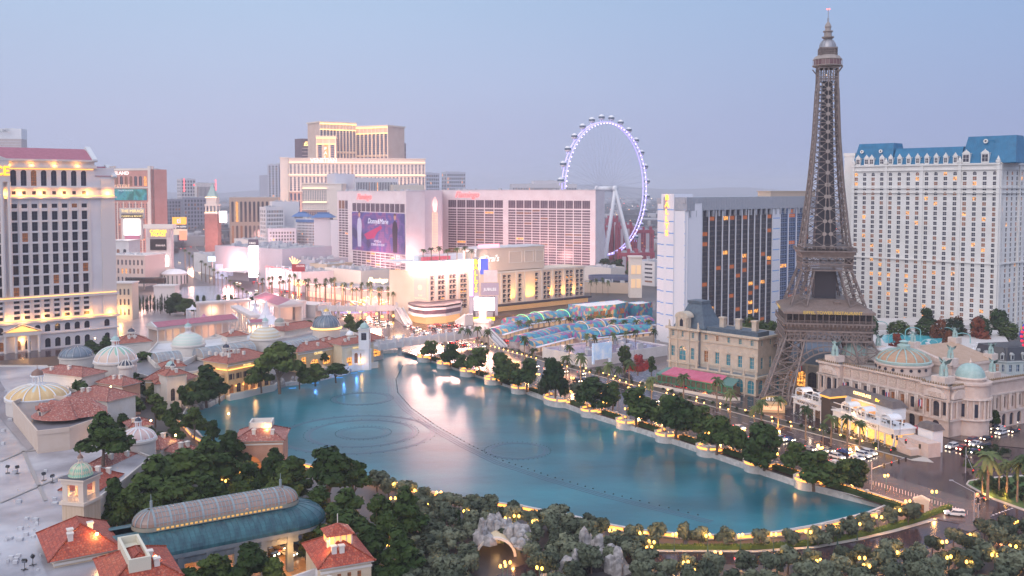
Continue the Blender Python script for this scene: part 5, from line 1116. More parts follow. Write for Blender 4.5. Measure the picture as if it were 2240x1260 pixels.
tis=thing('marquee_sign','small yellow sign with blue letters beyond the stone arch sign','sign',AT(392,1180));panel(tis,'board',377,407,475,491,1180,glow('board_amber',(1,.45,.05),1.6),2);ptext(tis,'ti',391,483,1178,17,glow('letters_blue',(.4,.5,1),1.6));panel(tis,'screen',378,409,501,514,1180,M_('screen_teal',(.2,.3,.3),em=(1,.6,.4),es=.8),1);panel(tis,'post',388,396,491,530,1182,M_('sign_dark',None),2);ptext(tis,'TREASURE ISLAND',391,496,1178,4,sign_white)
for i,(x,Y,yt,yb,lb)in enumerate(((488,1240,462,486,'arched glowing sign on a white shop front right of the brick campanile'),(462,880,561,572,'small blue screen by the palm lined kerb'),(400,1060,505,525,'red lit screen among the boulevard palms'))):
 t_=thing('street_screen',lb,'screen',AT(x,Y));panel(t_,'screen',x-8,x+8,yt,yb,Y,glow('screen_blue',(.6,.75,1),2)if i==1 else MATS['screen_white']if i==0 else glow('screen_red',(1,.25,.15),2),1);panel(t_,'post',x-1,x+1,yb,yb+14,Y+.5,M_('sign_dark',None),.8)
for x,Y,z,e_,c_ in((1010,985,14,45000,(1,.45,.42)),(1130,960,14,60000,(1,.45,.42)),(1250,930,14,50000,(1,.45,.42)),(800,960,14,50000,(1,.45,.45)),(905,925,16,50000,(1,.5,.45)),(660,1380,30,150000,(1,.55,.4)),(760,1390,40,150000,(1,.55,.4)),(880,1400,60,150000,(1,.55,.4)),(740,1560,140,130000,(1,.58,.38)),(820,1580,140,130000,(1,.58,.38)),(280,1180,20,90000,(1,.4,.3)),(460,1250,20,60000,(1,.5,.45)),(550,1280,20,60000,(1,.5,.45)),(600,1010,30,40000,(1,.6,.6))):lamp_light(AT(x,Y,z),e_,c_,6)  # the lights by the cream and golden hotels are added, unseen, to brighten their walls
for x,Y,e_,c_ in((500,900,14000,(1,.45,.4)),(700,760,9000,(1,.5,.4)),(820,660,7000,(1,.5,.35)),(870,610,5000,(1,.55,.35)),(1000,575,3500,(1,.5,.3)),(1120,540,2500,(1,.5,.25)),(1240,500,1800,(1,.45,.2)),(560,640,5000,(1,.5,.4)),(300,720,9000,(1,.5,.35)),(1340,600,3500,(1,.5,.2)),(655,740,9000,(1,.4,.3)),(600,830,12000,(1,.5,.5)),(760,690,9000,(1,.5,.35)),(420,1100,16000,(1,.5,.3)),(1180,640,5000,(1,.65,.3)),(930,600,7000,(1,.5,.4)),(1060,560,6000,(1,.5,.35)),(350,800,9000,(1,.55,.4))):lamp_light(AT(x,Y,14),e_*4.5,c_,5)
# --- the Paris side
louv=M_('palace_stone',(.50,.42,.34),(.58,.50,.42),sc=.5,rough=.75,bump=.15,bsc=2)
slate=M_('slate_roof',(.07,.10,.14),(.10,.14,.18),sc=.8,rough=.4)
def cornice(mb,x0,x1,y,z,proj=.9,t=.8,dent=0):
 mb.box(x0-proj,x1+proj,y-proj,y-.01,z,z+t)
 if dent:
  n=int((x1-x0)/dent)
  for i in range(n):x=x0+(x1-x0)*(i+.3)/n;mb.box(x,x+dent*.4,y-proj*.7,y-.015,z-.5,z-.01)
def statue(x,y,z,s=1.0,m=None,parent=None,nm='statue'):
 mb=MB();mb.M=T_((x,y,z));mb.sm=True
 mb.box(-.45*s,.45*s,-.45*s,.45*s,0,.5*s)
 mb.lathe([(.38*s,.5*s),(.42*s,1.2*s),(.26*s,1.7*s),(.36*s,2.1*s),(.34*s,2.35*s),(.12*s,2.5*s),(.19*s,2.7*s),(.15*s,2.95*s),(.02,3.02*s)],n=8)
 mb.bar((.3*s,0,2.2*s),(.55*s,-.2,1.6*s),.16*s);mb.bar((-.3*s,0,2.2*s),(-.5*s,0,2.8*s),.16*s)
 return mb.build(nm,m or louv,parent)
p0,p1=G(1462,828),G(1652,862);o,r,L=frame_at(p0,p1)
lv_=thing('museum_pavilion','ornate beige pavilion with tall slate pyramid roof and blue windows beside the tower','building',o,r)
D=26;H=ZT(o.y,715);print('museum',L,H)
wl=L*.36
f=[];
f+=[(L*.03+.1,L*.03+2.0,11,15.5,False),(L*.13,L*.13+3.6,9.6,16,True),(L*.13,L*.13+3.6,1,5.6,True),(L*.27,L*.27+1.9,10.5,15.5,False)]
f+=[(x,x+1.3,H-3.6,H-1.2,False)for x in(L*.04,L*.155,L*.28)]
mb=MB();wall(mb,wl,H,f,.4);wins=[(Matrix(),q)for q in f]
Mr=T_((wl,1.6,0));mb.M=Mr;L2=L-wl
f2=[(L2*(i+.5)/5-1.0,L2*(i+.5)/5+1.0,10,14.8,False)for i in range(5)]+[(L2*(i+.5)/5-.7,L2*(i+.5)/5+.7,H-3.8,H-1.6,False)for i in range(5)]
wall(mb,L2,H-.4,f2,.4,7.4);wins+=[(Mr,q)for q in f2]
Mg=T_((wl-1,-3.8,0));mb.M=Mg;L3=L-wl+4;f3=[(L3*(i+.5)/6-1.7,L3*(i+.5)/6+1.7,.6,6.3,True)for i in range(6)]
wall(mb,L3,7.6,f3,.5);wins+=[(Mg,q)for q in f3]
Ms=T_((L+3,-3.8,0))@RZ(R(90));mb.M=Ms;f4=[(D*(i+.5)/4-1.7,D*(i+.5)/4+1.7,.6,6.3,True)for i in range(4)];wall(mb,D,7.6,f4,.5);wins+=[(Ms,q)for q in f4]
Mu=T_((L,1.6,0))@RZ(R(90));mb.M=Mu;f5=[(D*(i+.5)/4-1.0,D*(i+.5)/4+1.0,10,14.8,False)for i in range(3)]+[(D*(i+.5)/4-.7,D*(i+.5)/4+.7,H-3.8,H-1.6,False)for i in range(3)];wall(mb,D-4,H-.4,f5,.4,7.4);wins+=[(Mu,q)for q in f5]
mb.M=Matrix();mb.add([(0,D,0),(0,D,H),(0,0,H),(0,0,0)],[(0,1,2,3)]);mb.add([(0,D,0),(L,D,0),(L,D,H-.4),(0,D,H)],[(3,2,1,0)])
mb.mi(1);mb.add([(wl,0,H-.5),(L,1.6,H-.5),(L,D,H-.5),(0,D,H-.5),(0,0,H-.5)],[(0,1,2,3,4)]);mb.add([(wl-1,-3.8,7.5),(L+3,-3.8,7.5),(L+3,D-4,7.5),(wl,D-4,7.5)],[(0,1,2,3)])
mb.add([(wl,0,0),(wl,1.6,0),(wl,1.6,H),(wl,0,H)],[(0,1,2,3)]);mb.build('wall',[louv,M_('lead_roof',(.16,.20,.24),rough=.4)],lv_)
panes(lv_,wins,.45,.1,.02,(GL['teal'],GL['dim'],GL['lit']),louv,(1,2),fw=.12)
mb=MB();cornice(mb,0,wl,0,H-.4,1.1,1.0,1.0);cornice(mb,wl+1.2,L,1.6,H-.8,1.0,1.0,1.0);cornice(mb,0,wl,0,8,.6,.6);cornice(mb,wl,L+3,-3.8,7.2,.7,.7);cornice(mb,0,wl,0,H-5,.5,.5);cornice(mb,wl+.6,L,1.6,H-4.8,.4,.4);cornice(mb,wl+.6,L,1.6,8.8,.4,.4)
for M_q,ll in((Mu,D-4),(Ms,D)):mb.M=M_q;cornice(mb,0,ll,0,(H-.8 if ll<D else 7.2),.9,.9,1.0)
mb.M=Matrix()
for x in(.5,L*.1,L*.24,wl-.9):mb.box(x,x+.8,-.5,-.02,.5,H-.5)
for i in range(7):mb.M=Mg;x=L3*i/6;x=min(max(x,.5),L3-.5);mb.box(x-.45,x+.45,-.5,-.02,0,7.2)
mb.M=Mr
for i in range(5):x=L2*(i+.5)/5;mb.add([(x-1.6,-.5,15.2),(x+1.6,-.5,15.2),(x,-.5,16.4),(x-1.6,0,15.2),(x+1.6,0,15.2),(x,0,16.4)],[(0,1,2),(0,2,5,3),(1,4,5,2),(0,3,4,1)]);mb.box(x-1.3,x+1.3,-.3,-.02,9.3,9.8)
mb.build('cornice',M_('stone_trim',(.60,.53,.44),(.5,.43,.35),sc=.8,rough=.7),lv_)
zt=ZT(o.y+12,650);mb=MB();a_,b_,c_=(.5,wl+2.0),(2.5,16.5),0
q0=[(.8,2.2,H+.4),(wl+1.6,2.2,H+.4),(wl+1.6,17.5,H+.4),(.8,17.5,H+.4)];m_=(wl+2.4)/2;q1=[(m_-3.6,7,zt-1.2),(m_+3.6,7,zt-1.2),(m_+3.6,13,zt-1.2),(m_-3.6,13,zt-1.2)];qm=[((p[0]*.45+q[0]*.55),(p[1]*.45+q[1]*.55),(p[2]*.62+q[2]*.38)if 0 else p[2]+(q[2]-p[2])*.45)for p,q in zip(q0,q1)]
mb.add(q0+qm+q1,[(i,(i+1)%4,4+(i+1)%4,4+i)for i in range(4)]+[(4+i,4+(i+1)%4,8+(i+1)%4,8+i)for i in range(4)]);mb.box(m_-4,m_+4,6.6,13.4,zt-1.2,zt);mb.build('roof',slate,lv_)
mb=MB();mb.box(wl+2,L-1.2,3.5,12,H-.4,H+1.8);mb.build('flat_roof',slate,lv_)
for x in(.42,.6,.78):
 mb=MB();X=L*x+4;mb.box(X,X+2.3,6,8,H+1.81,H+5.6);mb.box(X-.3,X+2.6,5.7,8.3,H+5.6,H+6.3);mb.build('chimney',louv,lv_)
mb=MB();X=L*.13+1.8;mb.box(X-3.3,X+3.3,-.9,1.8,H+.6,H+5.2);pts=[(X+3.6*math.cos(R(a)),H+5.2+2.6*math.sin(R(a)))for a in range(0,181,20)]
mb.add([(p[0],-1.1,p[1])for p in pts]+[(p[0],3.5,p[1])for p in pts],[tuple(range(9,-1,-1))]+[(i,i+1,i+11,i+10)for i in range(9)])
mb.mi(1);mb.add([(X-.9,-.94,H+1.2),(X+.9,-.94,H+1.2),(X+.9,-.94,H+3.8),(X,-.94,H+4.8),(X-.9,-.94,H+3.8)],[(0,1,2,3,4)]);mb.mi(0)
for sx_ in(-2.6,2.6):mb.tube((X+sx_,-1.2,H+.6),(X+sx_,-1.2,H+5),.35,8)
mb.build('dormer',[MATS['stone_trim'],GL['dark']],lv_)
for i in range(6):statue(wl+1.5+(L3-3)*i/5,-3.3,7.8,1.1,parent=lv_)
for x in(.6,wl):statue(x,-.3,H+.6,1.0,parent=lv_)
cf=thing('street_cafe','green framed terrace cafe under a faded pink awning at the pavilion foot','cafe',o,r)
mb=MB();x0,x1=wl*.25,L*.88;mb.add([(x0+1,-11.5,4.6),(x1-5,-11.5,4.6),(x1-5,-5.2,7.0),(x0+3,-5.2,7.0),(x0+1,-11.5,4.0),(x1-5,-11.5,4.0)],[(0,1,2,3),(4,5,1,0)]);mb.build('awning',M_('awning_pink',(.48,.11,.19),(.54,.15,.24),sc=.5,rough=.7),cf)
mb=MB();mb.add([(x1-4.9,-11.5,4.2),(x1+2,-11.5,4.2),(x1+1,-5.2,6.3),(x1-4.9,-5.2,6.3)],[(0,1,2,3)]);mb.add([(x0-2,-11.5,4.2),(x0+.9,-11.5,4.2),(x0+2.9,-5.2,6.6),(x0-1,-5.2,6.3)],[(0,1,2,3)]);mb.build('glass_roof',M_('cafe_roof',(.10,.22,.20),rough=.4),cf)
mb=MB();gm_=M_('cafe_green',(.03,.24,.15),rough=.5)
for i in range(16):x=x0-1.8+(x1-x0+3.6)*i/15;mb.box(x-.15,x+.15,-11.4,-11.1,0,4.3)
mb.box(x0-2,x1+2,-11.45,-11.05,3.6,4.0);mb.box(x0-2,x1+2,-11.45,-11.05,0,1.0);mb.build('frame',gm_,cf)
mb=MB();mb.box(x0-1.6,x1+1.6,-10.9,-5.3,.2,3.2);mb.build('interior',M_('cafe_interior',(.05,.06,.05),em=(1,.5,.25),es=.05),cf)
tb_m=M_('cafe_table',(.4,.38,.36),rough=.5);mb=MB();rng=random.Random(4)
for k in range(120):
 x,y=rng.uniform(x0-5,x1+6),rng.uniform(-17,-12.2);mb.lathe([(.05,0),(.05,.72),(.4,.72),(.4,.76)],x,y,7)
 for a in(0,2.2,4.2):cx_,cy_=x+.75*math.cos(a),y+.75*math.sin(a);mb.mi(1).box(cx_-.2,cx_+.2,cy_-.2,cy_+.2,.4,.46);mb.box(cx_-.2,cx_+.2,cy_+.16,cy_+.2,.46,.95).mi(0)
tag(mb.build('table',[tb_m,M_('chair_brown',(.18,.07,.05),rough=.6)],cf),kind='stuff')
wt_=thing('garden_wall','low curving white wall in front of the green cafe terrace','wall',o,r);mb=MB();pts=[(x0-7,-14),(x0-5,-18.5),(x0+4,-19.2),(x1-4,-19.4),(x1+5,-19),(x1+8,-15)]
for a,b in zip(pts,pts[1:]):mb.bar((a[0],a[1],.5),(b[0],b[1],.5),.5,1.3)
mb.build('wall',M_('trim',None),wt_)
p0,p1=G(1655,838),G(1795,858);o,r,L=frame_at(p0,p1);o=o+Vector((0,6,0));ar=thing('arcade_building','low grey stone arcade with tall arched windows behind the tower legs','building',o,r)
L+=16;ops=[(L*(i+.5)/9-2.2,L*(i+.5)/9+2.2,.4,7.2,True)for i in range(9)];mb=MB();wall(mb,L,10.4,ops,.6);mb.build('wall',M_('arcade_stone',(.42,.38,.34),(.36,.33,.30),sc=.6,rough=.75),ar)
panes(ar,[(Matrix(),q)for q in ops],.6,.8,.05,(GL['dark'],M_('glass_ember',(.08,.04,.03),em=(1,.35,.12),es=.25),GL['lit']),M_('dark_frame',None),(2,3),fw=.15)
mb=MB();cornice(mb,0,L,0,9.8,.8,.8);[mb.box(L*i/9-.5,L*i/9+.5,-.5,-.02,0,9.8)for i in range(1,9)];mb.build('cornice',M_('stone_trim',None),ar)
mb=MB();mb.add([(0,0,10.3),(L,0,10.3),(L,8,15.5),(0,8,15.5)],[(0,1,2,3)]);mb.box(0,L,8,26,0,15.4);mb.build('roof',slate,ar)
for i in range(0,9,2):statue(L*(i+.5)/9,-.3,10.6,1.2,MATS['stone_trim'],ar)
def flagpole(x,y,z,par,kind='tri'):
 mb=MB();mb.bar((x,y,z),(x,y-2.4,z+2.6),.12);mb.build('flag_pole',M_('white_metal',None),par)
 mb=MB();c=[M_('flag_blue',(.03,.06,.3)),M_('flag_white',(.7,.7,.72)),M_('flag_red',(.55,.03,.05))]
 for i in range(3):mb.mi(i);a,b=.75*i,.75*(i+1);mb.add([(x+.05,y-.9-a*.7-.0,z+1.3+a*.5-.6-i*.02),(x+.05,y-.9-b*.7,z+1.3+b*.5-.6),(x+.1,y-.9-b*.7,z-1.4+b*.35),(x+.1,y-.9-a*.7,z-1.4+a*.35)],[(0,1,2,3)])
 for i in range(3):mb.mi(i);mb.add([(x+i*.5,y-2.0,z+1.9),(x+i*.5+.5,y-2.0,z+1.8),(x+i*.5+.45,y-2.0,z-.6),(x+i*.5-.05,y-2.0,z-.5)],[(0,1,2,3)])
 mb.build('flag',c,par)
for f_ in(.17,.5,.83):flagpole(L*f_,-.7,8,ar)
op_m=M_('opera_stone',(.60,.46,.40),(.66,.53,.47),sc=.6,rough=.75,bump=.15,bsc=2)
p0,p1,p2=G(1790,885),G(2075,958),G(2165,920)
o,r,L=frame_at(p0,p1);oh=thing('opera_hall','ornate pink stone opera hall with copper dome and green statues at the corner','building',o,r)
p2l=(T_(o)@RZ(r)).inverted()@p2;D=46;H=17.5;print('opera',L,D,p2l)
cw=10.5;n=9;xa,xb=cw,L-cw
mb=MB();up=[(xa+(xb-xa)*(i+.5)/n-.9,xa+(xb-xa)*(i+.5)/n+.9,7.2,11.2,False)for i in range(n)];lo_=[(xa+(xb-xa)*(i+.5)/n-1.3,xa+(xb-xa)*(i+.5)/n+1.3,.5,5,True)for i in range(n)]
mb.M=T_((0,2.2,0));wall(mb,L,H,[q for q in up+lo_],.5);wins=[(T_((0,2.2,0)),q)for q in up+lo_]
Msd=T_((L,0,0))@RZ(R(90));Ls=44;sd_=[(12+4.4*i,13.8+4.4*i,7.2,11.2,False)for i in range(7)]+[(11.8+4.4*i,14.2+4.4*i,.5,5,True)for i in range(7)]
mb.M=Msd;wall(mb,Ls,H,sd_,.5);wins+=[(Msd,q)for q in sd_]
mb.M=Matrix();mb.add([(0,0,0),(0,D,0),(0,D,H),(0,0,H)],[(3,2,1,0)]);mb.mi(1);mb.add([(0,2.2,H-.8),(L,2.2,H-.8),(L,Ls,H-.8),(0,D,H-.8)],[(0,1,2,3)])
mb.mi(0)
for x0_ in(0,L-cw):
 mb.M=T_((x0_,0,0));q=[(1.2,2.8,7.4,12,False),(cw/2-1.3,cw/2+1.3,6.6,12,True),(cw-2.8,cw-1.2,7.4,12,False),(cw/2-1.5,cw/2+1.5,.5,5.2,True)];wall(mb,cw,H,q,.5);wins+=[(T_((x0_,0,0)),w_)for w_ in q]
 mb.add([(cw,0,0),(cw,2.2,0),(cw,2.2,H),(cw,0,H)],[(0,1,2,3)]);mb.add([(0,2.2,0),(0,0,0),(0,0,H),(0,2.2,H)],[(0,1,2,3)])
mb.M=Matrix();mb.build('wall',[op_m,M_('roof_tan',(.40,.36,.34),rough=.5)],oh)
panes(oh,wins,.5,.15,.02,(GL['dark'],GL['dim'],GL['lit']),M_('dark_frame',None),(1,2),fw=.12)
tr=M_('opera_trim',(.70,.59,.53),(.62,.50,.44),sc=.7,rough=.7);mb=MB()
cornice(mb,0,cw,0,H-.3,.9,.8,.7);cornice(mb,L-cw,L,0,H-.3,.9,.8,.7);cornice(mb,xa+.95,xb-.95,2.2,H-.3,.8,.8,.7);cornice(mb,xa+.95,xb-.95,2.2,12.3,.7,.5,.7);cornice(mb,0,cw,0,12.6,.7,.5,.7);cornice(mb,L-cw,L,0,12.6,.7,.5,.7);cornice(mb,0,L,0,5.6,.5,.7)
for i in range(n+1):
 x=xa+(xb-xa)*i/n
 for dx in(-.45,.45):
  if xa<x+dx<xb:mb.sm=True;mb.tube((x+dx,1.7,6.4),(x+dx,1.7,12.2),.33,8);mb.sm=False
for x0_ in(0,L-cw):
 for x in(.5,3.2,cw-3.2,cw-.5):mb.tube((x0_+x,-.45,6.4),(x0_+x,-.45,12.5),.36,8)
 pts=[(x0_+cw/2+4.4*math.cos(R(a)),13.4+3.3*math.sin(R(a)))for a in range(0,181,15)];m_=len(pts)
 mb.add([(p[0],-1.0,p[1])for p in pts]+[(p[0],0,p[1])for p in pts],[tuple(range(m_-1,-1,-1))]+[(i,i+1,i+1+m_,i+m_)for i in range(m_-1)])
mb.M=Msd;cornice(mb,0,Ls,0,H-.3,.9,.8,.7);cornice(mb,0,Ls,0,12.4,.7,.5,.7);cornice(mb,0,Ls,0,5.6,.5,.7)
for i in range(9):[mb.tube((11+4.4*i+dx,-.5,6.4),(11+4.4*i+dx,-.5,12.3),.33,8)for dx in(-.4,.4)]
for x in(.6,3.4,7,9.6):mb.tube((x,-.45,6.4),(x,-.45,12.5),.36,8)
pts=[(5+4.2*math.cos(R(a)),13.4+3.2*math.sin(R(a)))for a in range(0,181,15)];m_=len(pts);mb.add([(p[0],-1.0,p[1])for p in pts]+[(p[0],0,p[1])for p in pts],[tuple(range(m_-1,-1,-1))]+[(i,i+1,i+1+m_,i+m_)for i in range(m_-1)])
mb.M=Matrix();mb.build('cornice',tr,oh)
rl=M_('relief',(.46,.33,.27),(.68,.56,.48),sc=2.2,rough=.8,bump=.5,bsc=4)
for i in range(n):x=xa+(xb-xa)*(i+.5)/n;mb=MB();mb.box(x-1.5,x+1.5,1.9,2.18,13.4,16.4);mb.build('relief',rl,oh)
for x0_ in(0,L-cw):mb=MB();mb.box(x0_+cw/2-2.6,x0_+cw/2+2.6,-1.15,-1.01,13.5,15.2);mb.build('relief',rl,oh)
mb=MB();[mb.lathe([(.32,0),(.38,.3),(.15,.7),(.02,.9)],0.6+i*1.05,(1.5 if xa<.6+i*1.05<xb else-.6),5,z=H+.52)for i in range(int(L/1.05))];[mb.lathe([(.32,0),(.38,.3),(.15,.7),(.02,.9)],L+.6,1+i*1.05,5,z=H+.52)for i in range(40)];tag(mb.build('cresting',M_('bronze_cresting',(.24,.16,.09),rough=.5),oh),kind='stuff')
cop=M_('copper_dome',(.40,.24,.15),(.46,.30,.20),sc=.8,rough=.5)
def gdome(x,y,rr,z,wallh=None,m=None,ribs=0,nm='dome',par=oh,fin=1):
 mb=MB();mb.sm=True;hh=rr*.95;mb.lathe([(rr*math.cos(R(a)),z+hh*math.sin(R(a)))for a in(0,12,25,38,52,66,80)]+[(.3,z+hh)],x,y,22);d=mb.build(nm,m or MATS['verdigris'],par)
 mb=MB();mb.lathe([(rr*1.02,z-.8),(rr*1.12,z-.5),(rr*1.1,z),(rr,z+.05)],x,y,22);mb.lathe([(.5,z+hh-.1),(.55,z+hh+.5),(.25,z+hh+.9),(.05,z+hh+1.8)],x,y,8);mb.build('dome_trim',tr,par);return d
Rt=(L-1.5,13);mb=MB();mb.lathe([(6.5,.1),(6.5,H+.2),(7.2,H+.4),(7.2,H+1.2),(4.8,H+1.4),(4.8,H+2.6)],*Rt,n=26);mb.build('rotunda',op_m,oh)
mb=MB();[mb.tube((Rt[0]+6.9*math.cos(R(a)),Rt[1]+6.9*math.sin(R(a)),6.2),(Rt[0]+6.9*math.cos(R(a)),Rt[1]+6.9*math.sin(R(a)),12.6),.36,8)for a in range(-60,70,16)];mb.lathe([(7.0,5.5),(7.5,5.7),(7.4,6.2),(6.6,6.2)],*Rt,n=26);mb.lathe([(6.9,12.6),(7.5,12.8),(7.4,13.4),(6.6,13.4)],*Rt,n=26);mb.build('column',tr,oh)
mb=MB();[mb.box(-.8,.8,-.1,.1,6.8,11.4)if not setattr(mb,'M',T_((Rt[0],Rt[1],0))@RZ(R(a))@T_((0,-6.55,0)))else 0 for a in(-25,15,55)];mb.build('window',GL['dark'],oh)
gdome(*Rt,4.9,H+2.7);gdome(3.5,16,5.0,H+2.0)
mb=MB();mb.lathe([(5.3,H-.7),(5.3,H+1.3)],3.5,16,20);mb.build('drum',op_m,oh)
cx_,cy_=L*.50,13;RR=9.5;zd=H+3.9
mb=MB();mb.lathe([(RR+.3,H-.7),(RR+.3,H+2.4),(RR+1,H+2.7),(RR+1,H+3.2),(RR-.2,H+3.4),(RR-.2,zd)],cx_,cy_,32);mb.build('drum',op_m,oh)
for a in range(-90,91,18):mb=MB();mb.M=T_((cx_,cy_,H+1.6))@RZ(R(a))@T_((0,-RR-.3,0))@Matrix.Rotation(R(90),4,'X');mb.lathe([(.01,0),(.6,0),(.6,.3)],0,0,8);mb.build('porthole',GL['dark'],oh)
mb=MB();mb.sm=True;hh=4.6;mb.lathe([(RR*math.cos(R(a)),zd+hh*math.sin(R(a)))for a in(0,8,18,30,42,56,70,82)],cx_,cy_,32,capt=True);mb.build('dome',cop,oh)
mb=MB()
for k in range(16):
 a=2*math.pi*k/16;P=[(cx_+RR*1.01*math.cos(R(b))*math.cos(a),cy_+RR*1.01*math.cos(R(b))*math.sin(a),zd+hh*1.02*math.sin(R(b)))for b in(0,18,36,54,72,84)]
 for u,v in zip(P,P[1:]):mb.bar(u,v,.4)
mb.lathe([(RR+.3,zd-.5),(RR+.5,zd+.3),(RR-.2,zd+.6)],cx_,cy_,32);mb.lathe([(2.2,zd+hh),(2.4,zd+hh+1.2),(1.2,zd+hh+2),(1.9,zd+hh+2.6),(.3,zd+hh+3.2)],cx_,cy_,12);mb.build('dome_rib',MATS['verdigris'],oh)
zb=H+3.2;inv_=(T_(o)@RZ(r)).inverted();A3,B3,C3=[inv_@GZ(x,y,zb)for x,y in((1903,768),(2053,802),(2134,772))]
bx0,bx1,by0=A3.x,B3.x,max(24,(A3.y+B3.y)/2);by1=by0+26;print('stage',bx0,bx1,by0,A3.y,B3.y)
mb=MB();mb.box(bx0,bx1,by0,by1,0,zb);xm=(bx0+bx1)/2;mb.add([(bx0-.5,by0-.6,zb),(bx1+.5,by0-.6,zb),(xm,by0-.6,zb+4.6),(bx0-.5,by0+1,zb),(bx1+.5,by0+1,zb),(xm,by0+1,zb+4.6)],[(0,1,2),(0,2,5,3),(1,4,5,2)]);cornice(mb,bx0,bx1,by0,zb-1,.6,.9,.8)
mb.M=T_((bx1,by0,0))@RZ(R(90));cornice(mb,0,26,0,zb-1,.6,.9,.8);mb.M=Matrix();mb.build('stage_house',op_m,oh)
mb=MB();mb.add([(bx0-.4,by0+1,zb),(xm,by0+1,zb+4.2),(xm,by1,zb+4.2),(bx0-.4,by1,zb),(bx1+.4,by0+1,zb),(bx1+.4,by1,zb)],[(0,1,2,3),(1,4,5,2),(3,2,5)]);mb.build('roof',M_('copper_flat',(.45,.29,.19),(.50,.34,.24),sc=.4,rough=.5),oh)
def wing_group(x,y,z,par,s=1.0):
 mb=MB();mb.box(x-2.3*s,x+2.3*s,y-2.3*s,y+2.3*s,z-2.5,z);mb.build('pedestal',tr,par)
 mb=MB();mb.sm=True;mb.M=T_((x,y,z))@Matrix.Scale(s,4)
 for dx,dy in((-.8,0),(.8,.2),(0,-.7)):mb.lathe([(.55,0),(.6,1),(.4,1.9),(.5,2.4),(.2,2.8),(.28,3.1),(.05,3.4)],dx,dy,7)
 mb.lathe([(.5,2),(.55,3.3),(.35,4),(.15,4.3),(.26,4.7),(.05,5.1)],0,0,7)
 for sg in(-1,1):mb.add([(0,.3,3),(sg*1.6,.6,3.8),(sg*2.4,.8,5.4),(sg*1.3,.6,4.9),(0,.3,4)],[(0,1,2,3,4),(4,3,2,1,0)]);mb.bar((0,0,3.8),(sg*1.0,-.5,4.6),.25)
 mb.build('statue',MATS['verdigris'],par)
for x,y,z,s in((cw/2,3,H+3,1.15),(L-cw/2,3.5,H+3,1.2),(bx0+1.5,by0+1,zb+2.3,.9),(bx1-1.5,by0+1,zb+2.3,.9),(xm,by0+1,zb+6.2,.8),(bx1-1.5,by1-1,zb+2,.8),(xm,by1,zb+6,.8),(L-2,26,H+3,.9)):wing_group(x,y,z,oh,s)
for x in(L*.22,L*.56,L*.8):flagpole(x,1.4,9.5,oh)
mb=MB();mb.box(6,15,20,30,H,H+4.5);mb.box(5.5,15.5,19.5,30.5,H+4.5,H+5);mb.build('plant_room',M_('white_stucco',None),oh)
sf0,sf1=G(1735,905),G(1960,985);o,r,L=frame_at(sf0,sf1)
st=thing('terrace_restaurant','white two storey terrace restaurant with vaulted canopies and glowing ground floor','restaurant',o,r);D=9
wp=M_('white_paint',None);mb=MB()
for x0_,x1_ in((0,L*.30),(L*.42,L*.98)):
 mb.box(x0_,x1_,0,D,4.6,6.4);mb.box(x0_-.5,x1_+.5,-.5,D,6.4,6.8)
 k=int((x1_-x0_)/4)
 for i in range(k+1):x=x0_+(x1_-x0_-.5)*i/k;mb.box(x,x+.5,.05,.55,0,4.6)
 for i in range(int((x1_-x0_)/.8)):mb.box(x0_+i*.8,x0_+i*.8+.3,-.3,-.01,4.4,4.6)
mb.build('wall',wp,st)
mb=MB()
for x0_,x1_ in((0,L*.30),(L*.42,L*.98)):mb.box(x0_-.3,x1_+.3,-.35,-.25,7.7,7.8);[mb.box(x0_+(x1_-x0_)*i/40,x0_+(x1_-x0_)*i/40+.07,-.33,-.27,6.8,7.7)for i in range(41)]
mb.build('railing',wp,st)
mb=MB();mb.box(L*.42+.5,L*.98-.5,2.2,D-.1,.1,4.5);mb.build('shop_front',M_('sugar_glow',(.4,.25,.1),(.7,.45,.2),sc=.9,em=(1,.52,.12),es=1.1),st)
mb=MB();mb.box(.5,L*.30-.5,4,D-.1,.1,4.5);mb.build('interior',M_('patio_dark',(.06,.05,.05),(.3,.2,.15),sc=1.5,em=(1,.5,.2),es=.04),st)
def canopyv(x,w,y0,y1,z):
 mb=MB();m_=7;pr=[(x+w/2-w/2*math.cos(math.pi*i/m_),z+1.3*math.sin(math.pi*i/m_))for i in range(m_+1)]
 mb.add([(p[0],y0,p[1])for p in pr]+[(p[0],y1,p[1])for p in pr],[(i,i+1,m_+2+i,m_+1+i)for i in range(m_)]);[mb.bar((p[0],y0,p[1]),(q[0],y0,q[1]),.3)for p,q in zip(pr,pr[1:])]
 for xx in(x,x+w):
  for yy in(y0,y1):mb.box(xx-.18,xx+.18,yy-.18,yy+.18,6.8,z)
 mb.bar((x,y0,z),(x+w,y0,z),.3);mb.build('canopy',wp,st)
for x,w in((L*.02,4.2),(L*.20,4.2),(L*.50,4.4),(L*.645,4.4),(L*.86,4.8)):canopyv(x,w,.3,5,9.4)
mb=MB();[mb.bar((L*a,y,9.3),(L*b,y,9.3),.25)for a,b in((.08,.20),(.42,.50),(.575,.645),(.72,.86))for y in(.3,4.9)];mb.build('beam',wp,st)
mb=MB();mb.box(L*.315,L*.405,-.6,6,0,10.5);mb.build('lift_tower',M_('tower_dark',(.05,.04,.04),rough=.5),st)
mb=MB();mb.box(L*.31,L*.41,-1,6.4,10.5,11.2);mb.build('tower_lights',M_('sugar_strip',(.1,.05,.02),em=(1,.45,.08),es=1.6),st)
mb=MB();mb.add([(L*.305,-1.2,11.21),(L*.415,-1.2,11.21),(L*.415,6.6,11.21),(L*.305,6.6,11.21),(L*.33,1,13.2),(L*.39,1,13.2),(L*.39,4.5,13.2),(L*.33,4.5,13.2)],[(0,1,5,4),(1,2,6,5),(2,3,7,6),(3,0,4,7),(4,5,6,7)])
